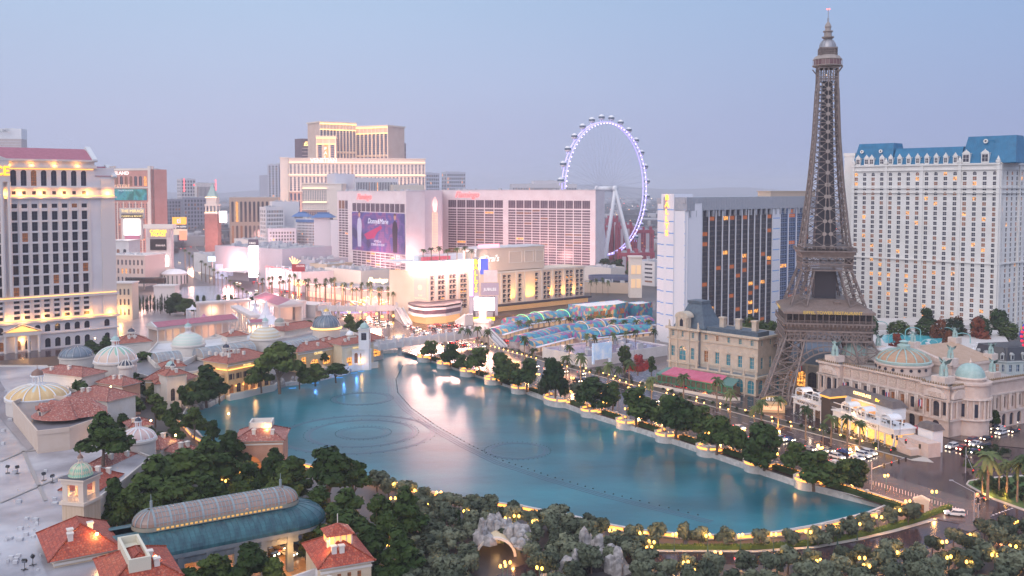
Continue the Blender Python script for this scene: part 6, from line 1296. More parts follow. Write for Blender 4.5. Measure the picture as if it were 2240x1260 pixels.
def mans(x0_,x1_,y0,y1,z,h,i_=1.6):mb.add([(x0_,y0,z),(x1_,y0,z),(x1_,y1,z),(x0_,y1,z),(x0_+i_,y0+i_,z+h),(x1_-i_,y0+i_,z+h),(x1_-i_,y1-i_,z+h),(x0_+i_,y1-i_,z+h)],[(0,1,5,4),(1,2,6,5),(2,3,7,6),(3,0,4,7),(4,5,6,7)])
mans(L*.42,L*.82,7,14,11.0,2.2);mans(L*.15,L*.36,12,18,9.6,2.2);mans(L*1.0,L*1.14,8,13,7.4,1.8,1.0);mb.build('roof',M_('mansard_brown',(.11,.085,.08),(.15,.12,.11),sc=.7,rough=.45),st)
mb=MB();mb.box(L*.42+.6,L*.82-.6,7.6,13.4,6.8,11.0);mb.box(L*.16,L*.35,12.4,17,0,9.6);mb.box(L*1.01,L*1.13,8.4,12.6,0,7.4);mb.build('upper_wall',wp,st)
mb=MB();mb.box(L*.44,L*.66,7.2,7.5,7.2,10.2);mb.build('bar_front',M_('bar_glow',(.4,.2,.1),em=(1,.45,.15),es=.7),st)
text('lettering','CHOCOLATE',1.5,glow('choc_glow',(1,.66,.25),3.5),st,(L*.55,6.7,13.0),0,.1,off=.02);text('lettering','Bar',1.5,MATS['sign_yellow'],st,(L*.69,6.7,12.6),0,.1,.3)
text('lettering','SUGAR FACTORY',1.3,M_('letter_brown',(.18,.11,.08)),st,(L*.15,-.06,5.5),0,.05,sx=1.1);text('lettering','SUGAR FACTORY',1.3,MATS['letter_brown'],st,(L*.72,-.06,5.5),0,.05,sx=1.2)
mb=MB();rng=random.Random(6)
for k in range(90):
 a=rng.random();x=L*(rng.uniform(.01,.29)if a<.35 else rng.uniform(.43,.97));y=rng.uniform(.8,6);z=6.82 if rng.random()<.6 else.15;y=y if z>1 else y-4;mb.box(x-.4,x+.4,y-.4,y+.4,z+.7,z+.76);mb.bar((x,y,z),(x,y,z+.7),.08)
 for dx in(-.7,.7):mb.mi(1).box(x+dx-.2,x+dx+.2,y-.2,y+.2,z+.4,z+.9).mi(0)
tag(mb.build('table',[tb_m,M_('chair_dark',(.05,.05,.05),rough=.5)],st),kind='stuff')
lamp_light((L*.55,4,9.5),1200,(1,.6,.3),.5,st);lamp_light((L*.7,-2,2.8),1600,(1,.55,.2),.5,st);lamp_light((L*.15,2,9),500,(1,.7,.5),.5,st)
st2=thing('stone_stair','pink stone stair block and balustrade between the terrace restaurant and the opera hall','stairs',o,r);mb=MB();mb.prism([(L*.99,3),(L*1.2,3),(L*1.2,8),(L*.99,8)],0,4.6);mb.prism([(L*1.02,-1),(L*1.14,-1),(L*1.14,3),(L*1.02,3)],0,2.2);[mb.box(L*1.02+i*.5,L*1.02+i*.5+.5,-.5,2.9,2.2,4.4-i*.25)for i in range(8)];mb.build('steps',op_m,st2)
kb=thing('food_kiosk','small kiosk with arched lit bar sign under the tower leg','kiosk',G(1690,900),R(-12))
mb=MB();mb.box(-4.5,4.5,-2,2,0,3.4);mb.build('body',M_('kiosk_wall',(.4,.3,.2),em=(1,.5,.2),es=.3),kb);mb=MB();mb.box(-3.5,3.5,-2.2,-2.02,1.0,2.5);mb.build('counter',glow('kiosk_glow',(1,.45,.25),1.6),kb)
mb=MB();[mb.bar((5*math.cos(R(a)),-2.2,3.4+2.8*math.sin(R(a))),(5*math.cos(R(a+18)),-2.2,3.4+2.8*math.sin(R(a+18))),.7)for a in range(0,180,18)];mb.build('arch',M_('kiosk_gold',(.4,.28,.08),rough=.4),kb);text('lettering','LE BAR',1.7,sign_white,kb,(0,-2.5,5.4),0,.08)
cu=thing('curved_wing','curved grey wing with black mansard roof and tall windows at the right edge','building',(0,0,0));Pc=[AT(2128,408),AT(2160,398),AT(2200,394),AT(2250,396),AT(2310,402)]
zc=ZT(400,786);wl_=[]
mb=MB();mr_=MB()
for a,b in zip(Pc,Pc[1:]):
 o_,r_,l_=frame_at(a,b);Mq=T_(o_)@RZ(r_);mb.M=Mq;q=grid(.2,l_-.2,3,1,zc-.6,3,.42,.66);wall(mb,l_,zc,q,.35);wl_+=[(Mq,w_)for w_ in q];mb.box(-.3,l_+.3,-.5,-.02,zc-.3,zc+.3);mb.box(0,l_,-.3,-.02,zc*.5-.2,zc*.5+.2)
 mr_.M=Mq;mr_.add([(0,0,zc+.3),(l_,0,zc+.3),(l_,2,zc+5.6),(0,2,zc+5.6),(l_,14,zc+5.8),(0,14,zc+5.8)],[(0,1,2,3),(3,2,4,5)])
 for x in(l_*.25,l_*.75):
  d_=MB();d_.M=Mq@T_((x,0,zc+.6));d_.box(-.7,.7,-.1,1.6,0,2.3);d_.add([(-.9,-.2,2.3),(.9,-.2,2.3),(0,-.2,3.1),(-.9,1.7,2.3),(.9,1.7,2.3),(0,1.7,3.1)],[(0,1,2),(0,2,5,3),(1,4,5,2)]);d_.mi(1).box(-.4,.4,-.14,-.11,.3,2.0);d_.build('dormer',[M_('grey_stone',None)if 'grey_stone' in MATS else M_('grey_stone',(.50,.50,.50),(.44,.44,.45),sc=.4,rough=.7),GL['dark']],cu)
mb.build('wall',M_('grey_stone',None),cu);mr_.build('roof',M_('black_slate',(.04,.04,.05),rough=.4),cu);panes(cu,wl_,.35,.1,.03,(GL['blue'],GL['dim'],GL['lit']),M_('white_metal',None),(1,1),fw=.12)
cn=thing('entrance_canopy','sweeping green copper entrance canopy on an iron arch at the right edge','canopy',(0,0,0));zz=7.5;P=[GZ(x,y,zz)for x,y in((2158,828),(2240,812),(2330,830),(2330,880),(2232,870),(2196,885),(2160,880))]
mb=MB();mb.add([(p.x,p.y,zz+(1.5 if i in(1,2,3)else 0))for i,p in enumerate(P)]+[(p.x,p.y,zz-.5+(1.5 if i in(1,2,3)else 0))for i,p in enumerate(P)],[(0,1,4,5,6)if 0 else(0,6,5,4,1),(1,4,3,2)]+[(i,(i+1)%7,(i+1)%7+7,i+7)for i in range(7)]);mb.build('roof',M_('canopy_green',(.05,.20,.18),(.07,.26,.23),sc=.5,rough=.4),cn)
mb=MB();a,b=P[6],P[5];c=P[4]
for u,v in((a,b),(b,c)):[mb.bar((u.x+(v.x-u.x)*i/10,u.y+(v.y-u.y)*i/10,zz-.6),(u.x+(v.x-u.x)*i/10,u.y+(v.y-u.y)*i/10,zz-1-1.6*abs(i-5)/5),.2)for i in range(11)];[mb.bar((u.x+(v.x-u.x)*i/10,u.y+(v.y-u.y)*i/10,zz-1-1.6*abs(i-5)/5),(u.x+(v.x-u.x)*(i+1)/10,u.y+(v.y-u.y)*(i+1)/10,zz-1-1.6*abs(i-4)/5),.3)for i in range(10)]
mb.build('arch',M_('canopy_iron',(.25,.32,.32),rough=.5),cn);mb=MB();[mb.tube((p.x,p.y,0),(p.x,p.y,zz-.5),.35,8)for p in(a,b,c)];mb.build('post',M_('canopy_iron',None),cn);lamp_light((P[0].x+8,P[0].y-8,4),1500,(1,.4,.1),1,cn)
bl=thing('balloon_sign','yellow and blue balloon shaped sign with red bulb trim at the right edge','sign',AT(2262,330));zb=ZT(330,735);mb=MB();mb.sm=True;mb.lathe([(.8,zb-9),(1.2,zb-6.5),(4.2,zb-3.5),(5.6,zb),(5.0,zb+3.4),(3,zb+5.4),(.1,zb+6.2)],n=20);mb.build('envelope',mosaic('balloon_paint',[(.65,.48,.12),(.60,.45,.15),(.08,.10,.45),(.68,.5,.16)],.25),bl)
mb=MB();[mb.ball((-5.9*math.cos(R(a)),-1,zb+6*math.sin(R(a))),.55,8,5)for a in range(-30,61,15)];mb.build('bulb',M_('bulb_red',(.7,.02,.08),em=(1,.05,.12),es=.5),bl);mb=MB();mb.tube((0,0,0),(0,0,zb-6),.5,8);mb.build('pole',M_('dark_metal',None),bl)
pdz=9.0;pd=[GZ(x,y,pdz)for x,y in((1895,722),(2190,722),(2240,800),(2000,800),(1905,778))]
q=thing('pool_terrace','raised white pool terrace with white urns below the cream hotel','terrace',(0,0,0));mb=MB();mb.prism([(p.x,p.y)for p in pd],0,pdz);mb.prism([(p.x,p.y)for p in[GZ(x,y,pdz)for x,y in((1895,700),(2165,700),(2175,716),(1900,714))]],0,pdz+1.2);mb.build('deck',M_('deck_white',(.62,.58,.56),rough=.6),q)
mb=MB();mb.prism([(p.x,p.y)for p in[GZ(x,y,pdz)for x,y in((1925,735),(1965,728),(2048,735),(2068,742),(2045,756),(1985,752),(1935,750))]],pdz+.01,pdz+.1);mb.build('pool',M_('pool_water',(.08,.50,.60),(.12,.58,.66),sc=.3,rough=.08),q)
rng=random.Random(9)
for i in range(16):
 p=GZ(rng.uniform(1920,2160),rng.choice([724,728,755,762,768])+rng.uniform(-3,3),pdz);mb=MB();mb.lathe([(.9,0),(.9,.6),(.4,.8),(.35,1.3),(1.0,2.2),(1.1,2.5)],p.x,p.y,8,z=pdz);mb.build('urn',wp,q)
for i in range(7):
 p=GZ(1925+i*36,745-abs(i-3)*7+(20 if i%2 else 0),pdz);mb=MB();[mb.bar((p.x+4*math.cos(R(a)),p.y,pdz+3+2.2*math.sin(R(a))),(p.x+4*math.cos(R(a+20)),p.y,pdz+3+2.2*math.sin(R(a+20))),.35)for a in range(0,180,20)];[mb.tube((p.x+s_,p.y,pdz),(p.x+s_,p.y,pdz+3),.25,6)for s_ in(-4,4)];mb.build('pergola',M_('pergola_green',(.25,.5,.5),rough=.5),q)
# --- lakeside villas, domes and glass roofs on the left
def villa(label,a,b,dep,z,h,wm_,rm,ops=None,eave=.8,name='villa',lantern=None,chim=2,parts=None,base=-2,cat='house',lit=(.25,.15),pm=None):
 p0,p1=GZ(a[0],a[1],z),GZ(b[0],b[1],z);o,r,L=frame_at(p0,p1);root=thing(name,label,cat,o,r);D=dep
 ws=[];mb=MB();om=ops(L,D)if ops else[[],[]]
 for k,(M,l)in enumerate(sides(L,D)):
  mb.M=M;q=om[k]if k<len(om)else[];wall(mb,l,z,q,.35,base);ws+=[(M,w_)for w_ in q]
 mb.M=Matrix();mb.build('wall',wm_,root)
 if ws:panes(root,ws,.35,lit[0],lit[1],pm,M_('brown_frame',(.10,.07,.05),rough=.6),(1,2),cap=60,fw=.12)
 mb=MB();mb.box(-eave*.6,L+eave*.6,-eave*.6,D+eave*.6,z,z+.35);mb.box(-.15,L+.15,-.2,-.01,z-1,z-.5);mb.build('cornice',MATS['trim'],root)
 mb=MB();mb.hip(-eave,L+eave,-eave,D+eave,z+.36,h);ro=mb.build('roof',rm,root)
 mb=MB();w,d=L+2*eave,D+2*eave;k=min(w,d)/2
 A_r=(-eave+k,D/2,z+.4+h)if w>=d else(L/2,-eave+k,z+.4+h);B_r=(L+eave-k,D/2,z+.4+h)if w>=d else(L/2,D+eave-k,z+.4+h)
 mb.bar(A_r,B_r,.35)
 for c,e_ in(((-eave,-eave),A_r),((L+eave,-eave),B_r if w>=d else A_r),((L+eave,D+eave),B_r),((-eave,D+eave),A_r if w>=d else B_r)):mb.bar((c[0],c[1],z+.42),e_,.3)
 mb.build('ridge',rm,ro)
 rng=random.Random(int(a[0]*7+a[1]))
 for i in range(chim):
  f,g=rng.uniform(.2,.8),rng.uniform(.18,.45);x,y=-eave+w*f,-eave+d*g;zz=z+.36+h*min(1,min(min(f,1-f)*w,min(g,1-g)*d)/k)
  m1=MB();m1.box(x-.5,x+.5,y-.5,y+.5,zz-.8,zz+1.1);m1.box(x-.65,x+.65,y-.65,y+.65,zz+1.1,zz+1.35);m1.build('chimney',MATS['trim'],ro)
 if lantern:
  lx,ly,lr,lh,dm=lantern;zz=z+.36+h*.75;m1=MB();m1.box(L*lx-lr*1.35,L*lx+lr*1.35,D*ly-lr*1.35,D*ly+lr*1.35,zz-1.5,zz+.4);[m1.tube((L*lx+lr*math.cos(t*math.pi/4),D*ly+lr*math.sin(t*math.pi/4),zz+.4),(L*lx+lr*math.cos(t*math.pi/4),D*ly+lr*math.sin(t*math.pi/4),zz+.4+lh),.16,6)for t in range(8)];m1.lathe([(lr*1.25,zz+.4+lh),(lr*1.25,zz+.8+lh)],L*lx,D*ly,16);m1.build('lantern',MATS['trim'],root)
  m1=MB();m1.sm=True;m1.lathe([(lr*math.cos(R(t)),zz+.8+lh+lr*.95*math.sin(R(t)))for t in(0,20,40,60,78)]+[(.1,zz+.9+lh+lr),(.06,zz+1.9+lh+lr)],L*lx,D*ly,16);m1.build('cupola',dm,root)
 return root,L,D
def dome(label,x,y,rp,z,hf,drum_h,m,ribs=16,lant=True,rib_m=None,cap_m=None,band=None,base_m=None,n=32,drum_r=1.0,octa=False,name='dome_pavilion',lh=1.0):
 p=GZ(x,y,z);rr=rp/F*p.y;root=thing(name,label,'dome',p);hh=rr*hf
 mb=MB();mb.lathe([(rr*drum_r,z-drum_h),(rr*drum_r,z-.9),(rr*drum_r+.5,z-.7),(rr*drum_r+.5,z-.1),(rr,z)],n=(8 if octa else n));mb.build('drum',base_m or M_('dome_wall',(.66,.60,.55),(.60,.54,.50),sc=.4,rough=.7),root)
 AN=(0,9,18,28,38,48,58,68,78);mb=MB();mb.sm=not octa;rt=rr*math.cos(R(78))
 mb.lathe([(rr*math.cos(R(a)),z+hh*math.sin(R(a)))for a in AN],n=n);d_=mb.build('dome',m,root)
 if ribs:
  mb=MB()
  for k in range(ribs):
   a=2*math.pi*k/ribs;P=[(rr*1.012*math.cos(R(b))*math.cos(a),rr*1.012*math.cos(R(b))*math.sin(a),z+hh*1.012*math.sin(R(b)))for b in AN]
   for u,v in zip(P,P[1:]):mb.bar(u,v,.3)
  mb.lathe([(rr*1.04,z-.1),(rr*1.05,z+.35),(rr*.99,z+.4)],n=n);mb.build('rib',rib_m or MATS['white_paint'],d_)
 if lant:
  q=max(rt*1.0,.8);zt=z+hh*math.sin(R(78));mb=MB();mb.lathe([(q*1.15,zt-.3),(q*1.15,zt+.3),(q*.9,zt+.3)],n=12);[mb.tube((q*.8*math.cos(t*math.pi/4),q*.8*math.sin(t*math.pi/4),zt+.3),(q*.8*math.cos(t*math.pi/4),q*.8*math.sin(t*math.pi/4),zt+1.7*lh),.14,5)for t in range(8)];mb.lathe([(q*1.1,zt+1.7*lh),(q*1.1,zt+2.0*lh)],n=12);ln_=mb.build('lantern',MATS['white_paint'],root)
  mb=MB();mb.sm=True;mb.lathe([(q,zt+2*lh),(q*.85,zt+2*lh+q*.5),(q*.4,zt+2*lh+q*.85),(.12,zt+2*lh+q),(.05,zt+3*lh+q)],n=12);mb.build('cap',cap_m or MATS['verdigris'],ln_)
 return root,rr,z
def diamond(name,c1,c2,c3,nx,ny):
 ""
 m=bpy.data.materials.new(name);m.use_nodes=True;t=m.node_tree;p=t.nodes['Principled BSDF'];p.inputs['Roughness'].default_value=.45
 g=t.nodes.new('ShaderNodeTexCoord');s_=t.nodes.new('ShaderNodeSeparateXYZ');t.links.new(g.outputs['Object'],s_.inputs[0])
 at=t.nodes.new('ShaderNodeMath');at.operation='ARCTAN2';t.links.new(s_.outputs[1],at.inputs[0]);t.links.new(s_.outputs[0],at.inputs[1])
 def mth(op,a,b=None,v=None):
  n=t.nodes.new('ShaderNodeMath');n.operation=op;t.links.new(a,n.inputs[0])
  if b is not None:t.links.new(b,n.inputs[1])
  if v is not None:n.inputs[1].default_value=v
  return n.outputs[0]
 u=mth('MULTIPLY',at.outputs[0],v=nx/2);v=mth('MULTIPLY',s_.outputs[2],v=ny)
 a=mth('SINE',mth('ADD',u,v));b=mth('SINE',mth('SUBTRACT',u,v));c=mth('MULTIPLY',a,b)
 r=t.nodes.new('ShaderNodeValToRGB');r.color_ramp.interpolation='CONSTANT';E=r.color_ramp.elements;E[0].color=(*c1,1);E[0].position=0;E[1].position=.5;E[1].color=(*c2,1);q=E.new(.62);q.color=(*c3,1)
 t.links.new(mth('ADD',mth('MULTIPLY',c,v=.5),v=.5),r.inputs[0]);t.links.new(r.outputs[0],p.inputs['Base Color']);MATS[name]=m;return m
ww=M_('villa_white',(.66,.60,.54),(.72,.67,.62),sc=.3,rough=.8);tp,tr_,tf=MATS['tile_pink'],MATS['tile_red'],MATS['tile_far']
def slab(name,label,px,z,m,roofm=None,cat='building',par=.5,z0=0):
 P=[GZ(x,y,z)for x,y in px];root=thing(name,label,cat,(P[0].x,P[0].y,0));Q=[(p.x-P[0].x,p.y-P[0].y)for p in P];mb=MB();mb.prism(Q,z0,z,cap=False);mb.build('wall',m,root)
 n=len(Q);mb=MB();mb.mi(0);
 q=flat('roof',Q,z-par,roofm or MATS['roof_white'],parent=root);mb=MB()
 for i in range(n):a,b=Q[i],Q[(i+1)%n];mb.bar((a[0],a[1],z-par/2+.1),(b[0],b[1],z-par/2+.1),.45,par+.3)
 mb.build('parapet',m,root);return root,Q
sl_m=M_('hall_wall',(.55,.50,.46),rough=.8)
rw=M_('wet_membrane',(.50,.50,.54),(.25,.24,.27),sc=.05,rough=.22,con=(.42,.66),detail=8)
q,Q=slab('casino_hall','vast pale wet flat roof filling the lower left corner, carrying small floodlights',[(-300,800),(102,800),(150,850),(130,930),(235,962),(330,1000),(270,1050),(235,1075),(175,1115),(245,1190),(262,1290),(-300,1330)],11,sl_m,rw,par=.4)
rng=random.Random(5);mb=MB()
for k in range(46):v=GZ(rng.uniform(-10,120),rng.uniform(830,1250),10.6)-Vector(q.location);w_=rng.uniform(.3,1.4);mb.box(v.x,v.x+w_,v.y,v.y+w_*.7,10.58,10.7+rng.uniform(.2,.7))
tag(mb.build('roof_vent',MATS['grey_plant'],q),kind='stuff')
mb=MB();P=[GZ(x,y,10.75)-Vector(q.location)for x,y in((-300,880),(0,915),(60,985),(85,975),(35,890),(-20,800),(-300,800))];mb.add([(p.x,p.y,10.72)for p in P],[tuple(range(len(P)))[::-1]]);mb.build('roof_panel',M_('grey_membrane',(.30,.29,.33),(.22,.21,.24),sc=.08,rough=.2),q)
for a,b in(((50,985),(100,1095)),((0,1100),(140,1040)),((40,990),(150,975)),((0,1010),(45,990))):u,v=[GZ(*t_,10.7)-Vector(q.location)for t_ in(a,b)];mb=MB();mb.bar((u.x,u.y,10.72),(v.x,v.y,10.72),.8,.16);mb.build('seam',M_('seam_grey',(.32,.29,.28),rough=.5),q)
q,Q=slab('shop_hall','long dark flat roof between the glass vaults and the white domes',[(250,800),(330,778),(430,755),(470,732),(560,742),(640,735),(700,722),(760,722),(800,738),(765,745),(690,750),(640,762),(585,780),(500,788),(430,812),(330,825)],9.5,ww,M_('dark_roof',None),par=.7)
q,Q=slab('shop_hall','white parapet roof with white deck below the maroon roofed colonnade',[(320,775),(345,748),(430,742),(560,728),(560,742),(470,757),(400,792),(340,795)],11.0,ww,MATS['roof_white'],par=.8)
arch_w=lambda n,z0,z1,w=.5,st=0:(lambda L,D:[[(L*(i+.5)/n-L/n*w/2,L*(i+.5)/n+L/n*w/2,z0,z1,True)for i in range(n)],[]])
def rest_ops(L,D):
 f=[(L*(i+.5)/6-1.25,L*(i+.5)/6+1.25,.6,4.4,True)for i in range(6)]+[(L*(i+.5)/6-.7,L*(i+.5)/6+.7,6.4,8.8,False)for i in range(6)]
 s=[(D*(i+.5)/3-1.0,D*(i+.5)/3+1.0,.6,4.4,True)for i in range(3)];return[f,s,[],s]
och=MATS['ochre']
vr,L,D=villa('ochre lakeside restaurant with red hip roof, dark shutters and orange lit frieze',(498,797),(590,779),15,13.2,3.6,och,tf,rest_ops,lantern=(.25,.5,1.5,1.8,MATS['glass_dark']),lit=(.3,.1))
mb=MB();mb.box(-.3,L+.3,-.75,-.55,10.6,11.0);mb.box(-.75,-.55,-.3,D,10.6,11.0);mb.build('light_strip',MATS['strip_glow'],vr);text('lettering','PICASSO',1.1,MATS['sign_gold'],vr,(L*.45,-.1,11.5),0,.05)
mb=MB();[mb.box(x,x+.5,-.12,-.02,6.4,8.8)for i in range(6)for x in(L*(i+.5)/6-1.35,L*(i+.5)/6+.85)];tag(mb.build('shutter',M_('shutter',(.09,.05,.05)),vr),kind='stuff')
mb=MB();[mb.box(x-.5,x+.5,-.3+y,.7+y,12.4+3.4,12.4+4.9)for x in(L*.08,L*.42)for y in(1,5,9,13)];mb.build('merlon',MATS['trim'],vr)
mb=MB();mb.box(-8,-.1,2,14,0,9);mb.box(-8.3,0,1.8,2,8.4,9.3);mb.build('side_wing',och,vr)
mb=MB();P=[(-1.5,-2.6),(L*.2,-3.8),(L*.6,-3.4),(L*.95,-3.9),(L+3,-1)]
for a,b in zip(P,P[1:]):mb.bar((a[0],a[1],.8),(b[0],b[1],.8),.35,1.1)
mb.prism(P+[(L+2,0),(-1,0)],-1.8,.2);mb.build('terrace',MATS['trim'],vr)
for i in range(7):x=L*i/6;lp=MB();lp.ball((x,-.5,3.6),.25,6,4);lp.build('wall_lamp',lamp_warm,vr)
lamp_light((L*.5,-3.5,2.5),700,(1,.5,.15),.4,vr);lamp_light((-3,-3,3.5),500,(1,.5,.15),.4,vr)
ov,L,D=villa('ochre lakeside restaurant with green lettering glow, low red roof and round terrace wall',(652,772),(738,758),13,9.5,2.8,och,tf,lambda L,D:[[(L*.08,L*.2,3,7,False),(L*.3,L*.52,1.2,5.4,True),(L*.62,L*.82,2,5.6,False)],[]],lit=(.2,.7));text('lettering','OLIVES',1.6,MATS['sign_gold'],ov,(L*.5,-.25,7.9),0,.06)
mb=MB();mb.lathe([(7,-1.8),(7,1.2),(7.3,1.3),(7.3,2.2)],L*.25,-1,24,a0=math.pi,a1=2*math.pi);mb.build('terrace',MATS['trim'],ov)
pv,L,D=villa('cream lakeside restaurant with tall gold arched window and broad red roof',(748,757),(817,748),14,11,3.2,M_('villa_cream',(.64,.52,.36),(.68,.58,.42),sc=.3,rough=.8),tf,lambda L,D:[[(L*.15,L*.32,1,5,False),(L*.42,L*.64,1,8.2,True),(L*.76,L*.9,1,5,False)],[]],lit=(.0,1.0),lantern=(.5,.5,1.8,.4,MATS['white_paint']));text('lettering','TODD ENGLISH',.9,MATS['sign_gold'],pv,(L*.5,-.25,9.4),0,.05)
mb=MB();mb.box(-1,L+1,-2.5,-2.2,.2,1.5);mb.prism([(-1,-2.4),(L+1,-2.4),(L+1,0),(-1,0)],-1.8,.2);mb.build('terrace',MATS['trim'],pv);lamp_light((L*.5,-3,3),600,(1,.55,.18),.4,pv)
wh_,L,D=villa('white arched lakeside lodge with stepped wall beside the bridge landing',(770,768),(812,766),11,8,.5,M_('white_stucco',None),MATS['roof_white'],lambda L,D:[[(L*.12,L*.3,2,7,True),(L*.42,L*.6,2,7,True),(L*.72,L*.9,2,7,True)],[]],eave=.3,chim=0,lit=(.5,.2))
wh2,L,D=villa('small white lodge with red pyramid roof at the bridge landing',(812,745),(838,741),9,9,2.6,M_('white_stucco',None),tf,lambda L,D:[[(L*.2,L*.8,.5,5,False)],[]],chim=0)
sq_,L,D=villa('white square clock tower with small pale green dome beside the footbridge',(784,722),(807,722),5.5,18,.3,M_('white_stucco',None),MATS['roof_white'],lambda L,D:[[(L*.25,L*.75,13,16.5,False)],[(D*.25,D*.75,13,16.5,False)]],eave=.5,chim=0,name='clock_tower',cat='tower');gd=MB();gd.sm=True;gd.lathe([(2.3*math.cos(R(a)),18.7+2.6*math.sin(R(a)))for a in(0,20,40,60,80)]+[(.2,21.5),(.05,22.6)],L/2,D/2,16);gd.build('dome',MATS['verdigris'],sq_)
vl=[((318,832),(398,836),10,9,4,och,tp,'ochre villa with green cupola on a red roof at the lake edge',(.5,.5,1.7,1.5,MATS['verdigris'])),((82,816),(180,826),11,15,2.4,ww,tp,'white windowless hall with weathered pink tile roof behind the grey flat roof',None),((150,868),(235,880),12,13,3.2,ww,tp,'low villa with pink tile roof between the yellow dome and the pines',None),((214,838),(268,846),8,12,2.6,MATS['terracotta'],tp,'small terracotta villa tucked below the large green and peach dome',None),((256,754),(330,748),12,14,3.0,ww,tf,'white villa with red roof and lantern near the palace hotel base',(.5,.5,1.6,1.4,MATS['glass_dark'])),((357,806),(404,802),9,11,2.4,ww,tf,'small red roofed villa beside the glass vault and the round dome',None),((364,824),(408,818),7,13,2.2,ww,tf,'white lake tower with arched door and little red roof',(.5,.5,.9,.5,MATS['glass_dark'])),((342,842),(385,838),6,9,2.2,ww,tf,'low red roofed porch beside the white lake tower',None),((213,876),(246,870),5,10,1.6,ww,tp,'tiny pink roofed gatehouse between two pines',None),((286,936),(330,930),7,9,2.2,ww,tp,'small pink roof beside the red and white striped dome',None),((350,985),(392,968),8,9,2.4,ww,tp,'pink tiled roof with two white chimneys among the pines',None),((396,994),(428,984),7,8,2.2,ww,tp,'small pink tiled roof poking out between tall pines',None),((238,1032),(306,1000),8,9.5,2.8,ww,tp,'long pink roof running down from the striped dome',None),((214,1075),(262,1042),9,10.5,3.4,ww,tr_,'red lean roof right behind the green domed campanile',None),((622,726),(700,712),12,10.5,2.6,ww,tf,'low red roof behind the glass dome along the shops',None),((497,738),(540,734),8,12.5,2.0,ww,tf,'white box with a small red roof beside the maroon colonnade',None),((700,758),(742,746),8,9.5,2.2,ww,tf,'small red roof between the two lakeside restaurants',None),((250,770),(268,767),6,10,1.5,ww,tf,'tiny red roof by the curved planter wall',None)]
for a,b,dp,z,h,wm_,rm,lb,lan in vl:
 ops=(lambda L,D:[[(L*.35,L*.65,.5,5.0,True)],[(D*.3,D*.7,.5,5,True)]])if 'cupola' in lb else((lambda L,D:[[(L*.2,L*.42,3,8,True),(L*.58,L*.8,3,8,True)],[]])if 'lake tower' in lb else None)
 villa(lb,a,b,dp,z,h,wm_,rm,ops,lantern=lan)
tv,L,D=villa('terracotta villa with red tile roof and white roof court at the lake shore',(513,968),(618,965),13,10.5,3.6,MATS['terracotta'],tp,lambda L,D:[[(L*.12,L*.55,.2,6.2,True)],[]],lit=(0,0),chim=3,pm=(M_('arch_ember',(.1,.04,.02),em=(1,.3,.08),es=.5),)*3)
mb=MB();zz=13.4;[mb.box(*q)for q in((L*.25,L*.7,D*.35,D*.35+.4,zz,zz+1.8),(L*.25,L*.7,D*.8,D*.8+.4,zz,zz+1.8),(L*.25,L*.25+.4,D*.35,D*.8,zz,zz+1.8),(L*.7,L*.7+.4,D*.35,D*.84,zz,zz+1.8),(L*.25,L*.7,D*.35,D*.8,zz-2,zz+.2))];mb.build('roof_court',MATS['trim'],tv)
fv,L,D=villa('big red tiled roof with white chimneys beside the campanile, lower left',(118,1228),(255,1202),17,12,4.4,MATS['beige'],tr_,None,eave=1.2,chim=3)
f2,L,D=villa('red roof with pale sunken light court at the bottom edge',(240,1292),(392,1262),16,12.5,3.6,MATS['beige'],tr_,None,chim=2)
mb=MB();zz=15.0;x0,x1,y0,y1=L*.30,L*.58,D*.12,D*.95;[mb.box(*q)for q in((x0,x1,y0,y0+.5,zz-2,zz+1.8),(x0,x1,y1,y1+.5,zz-2,zz+1.8),(x0,x0+.5,y0+.5,y1,zz-2,zz+1.8),(x1,x1+.5,y0,y1+.5,zz-2,zz+1.8),(x0+.5,x1,y0+.5,y1,zz-3,zz+.4))];mb.build('roof_court',M_('court_cream',(.66,.62,.50),rough=.7),f2)
gv,L,D=villa('ochre lodge with orange glowing rooftop lantern at the bottom edge',(702,1246),(812,1228),14,10,3.4,MATS['beige'],tr_,lambda L,D:[[(L*.12+i*L*.2,L*.2+i*L*.2,6.5,8.5,False)for i in range(4)],[]],chim=3)
mb=MB();mb.box(L*.5-2.4,L*.5+2.4,D*.5-2.4,D*.5+2.4,12.6,14.8);mb.build('lantern',M_('lantern_glow',(.5,.3,.15),em=(1,.45,.12),es=1.5),gv);mb=MB();mb.hip(L*.5-3,L*.5+3,D*.5-3,D*.5+3,14.8,1.8);mb.build('lantern_roof',tr_,gv);mb=MB();[mb.box(L*.5+a,L*.5+a+.25,D*.5-2.55,D*.5-2.41,12.6,14.8)for a in(-2.4,-1.3,-.1,1.1,2.2)];mb.tube((L*.5,D*.5,16.5),(L*.5,D*.5,18.5),.1,5);mb.build('lantern_frame',MATS['trim'],gv);lamp_light((L*.5-3,D*.5-3.2,14),500,(1,.45,.12),.4,gv)
q,Q=slab('service_building','white walled flat roof beside the ochre lodge at the bottom edge',[(560,1290),(690,1246),(800,1300),(600,1330)],8.5,M_('white_stucco',None),MATS['roof_grey'],par=1.2)
fb,Q=slab('rotunda_building','beige walled block holding a fan of pink tile roofs, left edge',[(28,880),(82,944),(152,936),(215,915),(170,872),(70,862)],17,M_('beige_pink',(.58,.45,.36),(.62,.50,.42),sc=.3,rough=.8),M_('dark_roof',None),par=1.0)
c=GZ(150,905,17)-Vector(fb.location);mb=MB();rad=10.5;ap=(c.x,c.y,22.5)
for i in range(14):
 a0,a1=R(55+250*i/14),R(55+250*(i+1)/14);mb.slope((c.x+rad*math.cos(a0),c.y+rad*math.sin(a0),17.2),(c.x+rad*math.cos(a1),c.y+rad*math.sin(a1),17.2),ap)
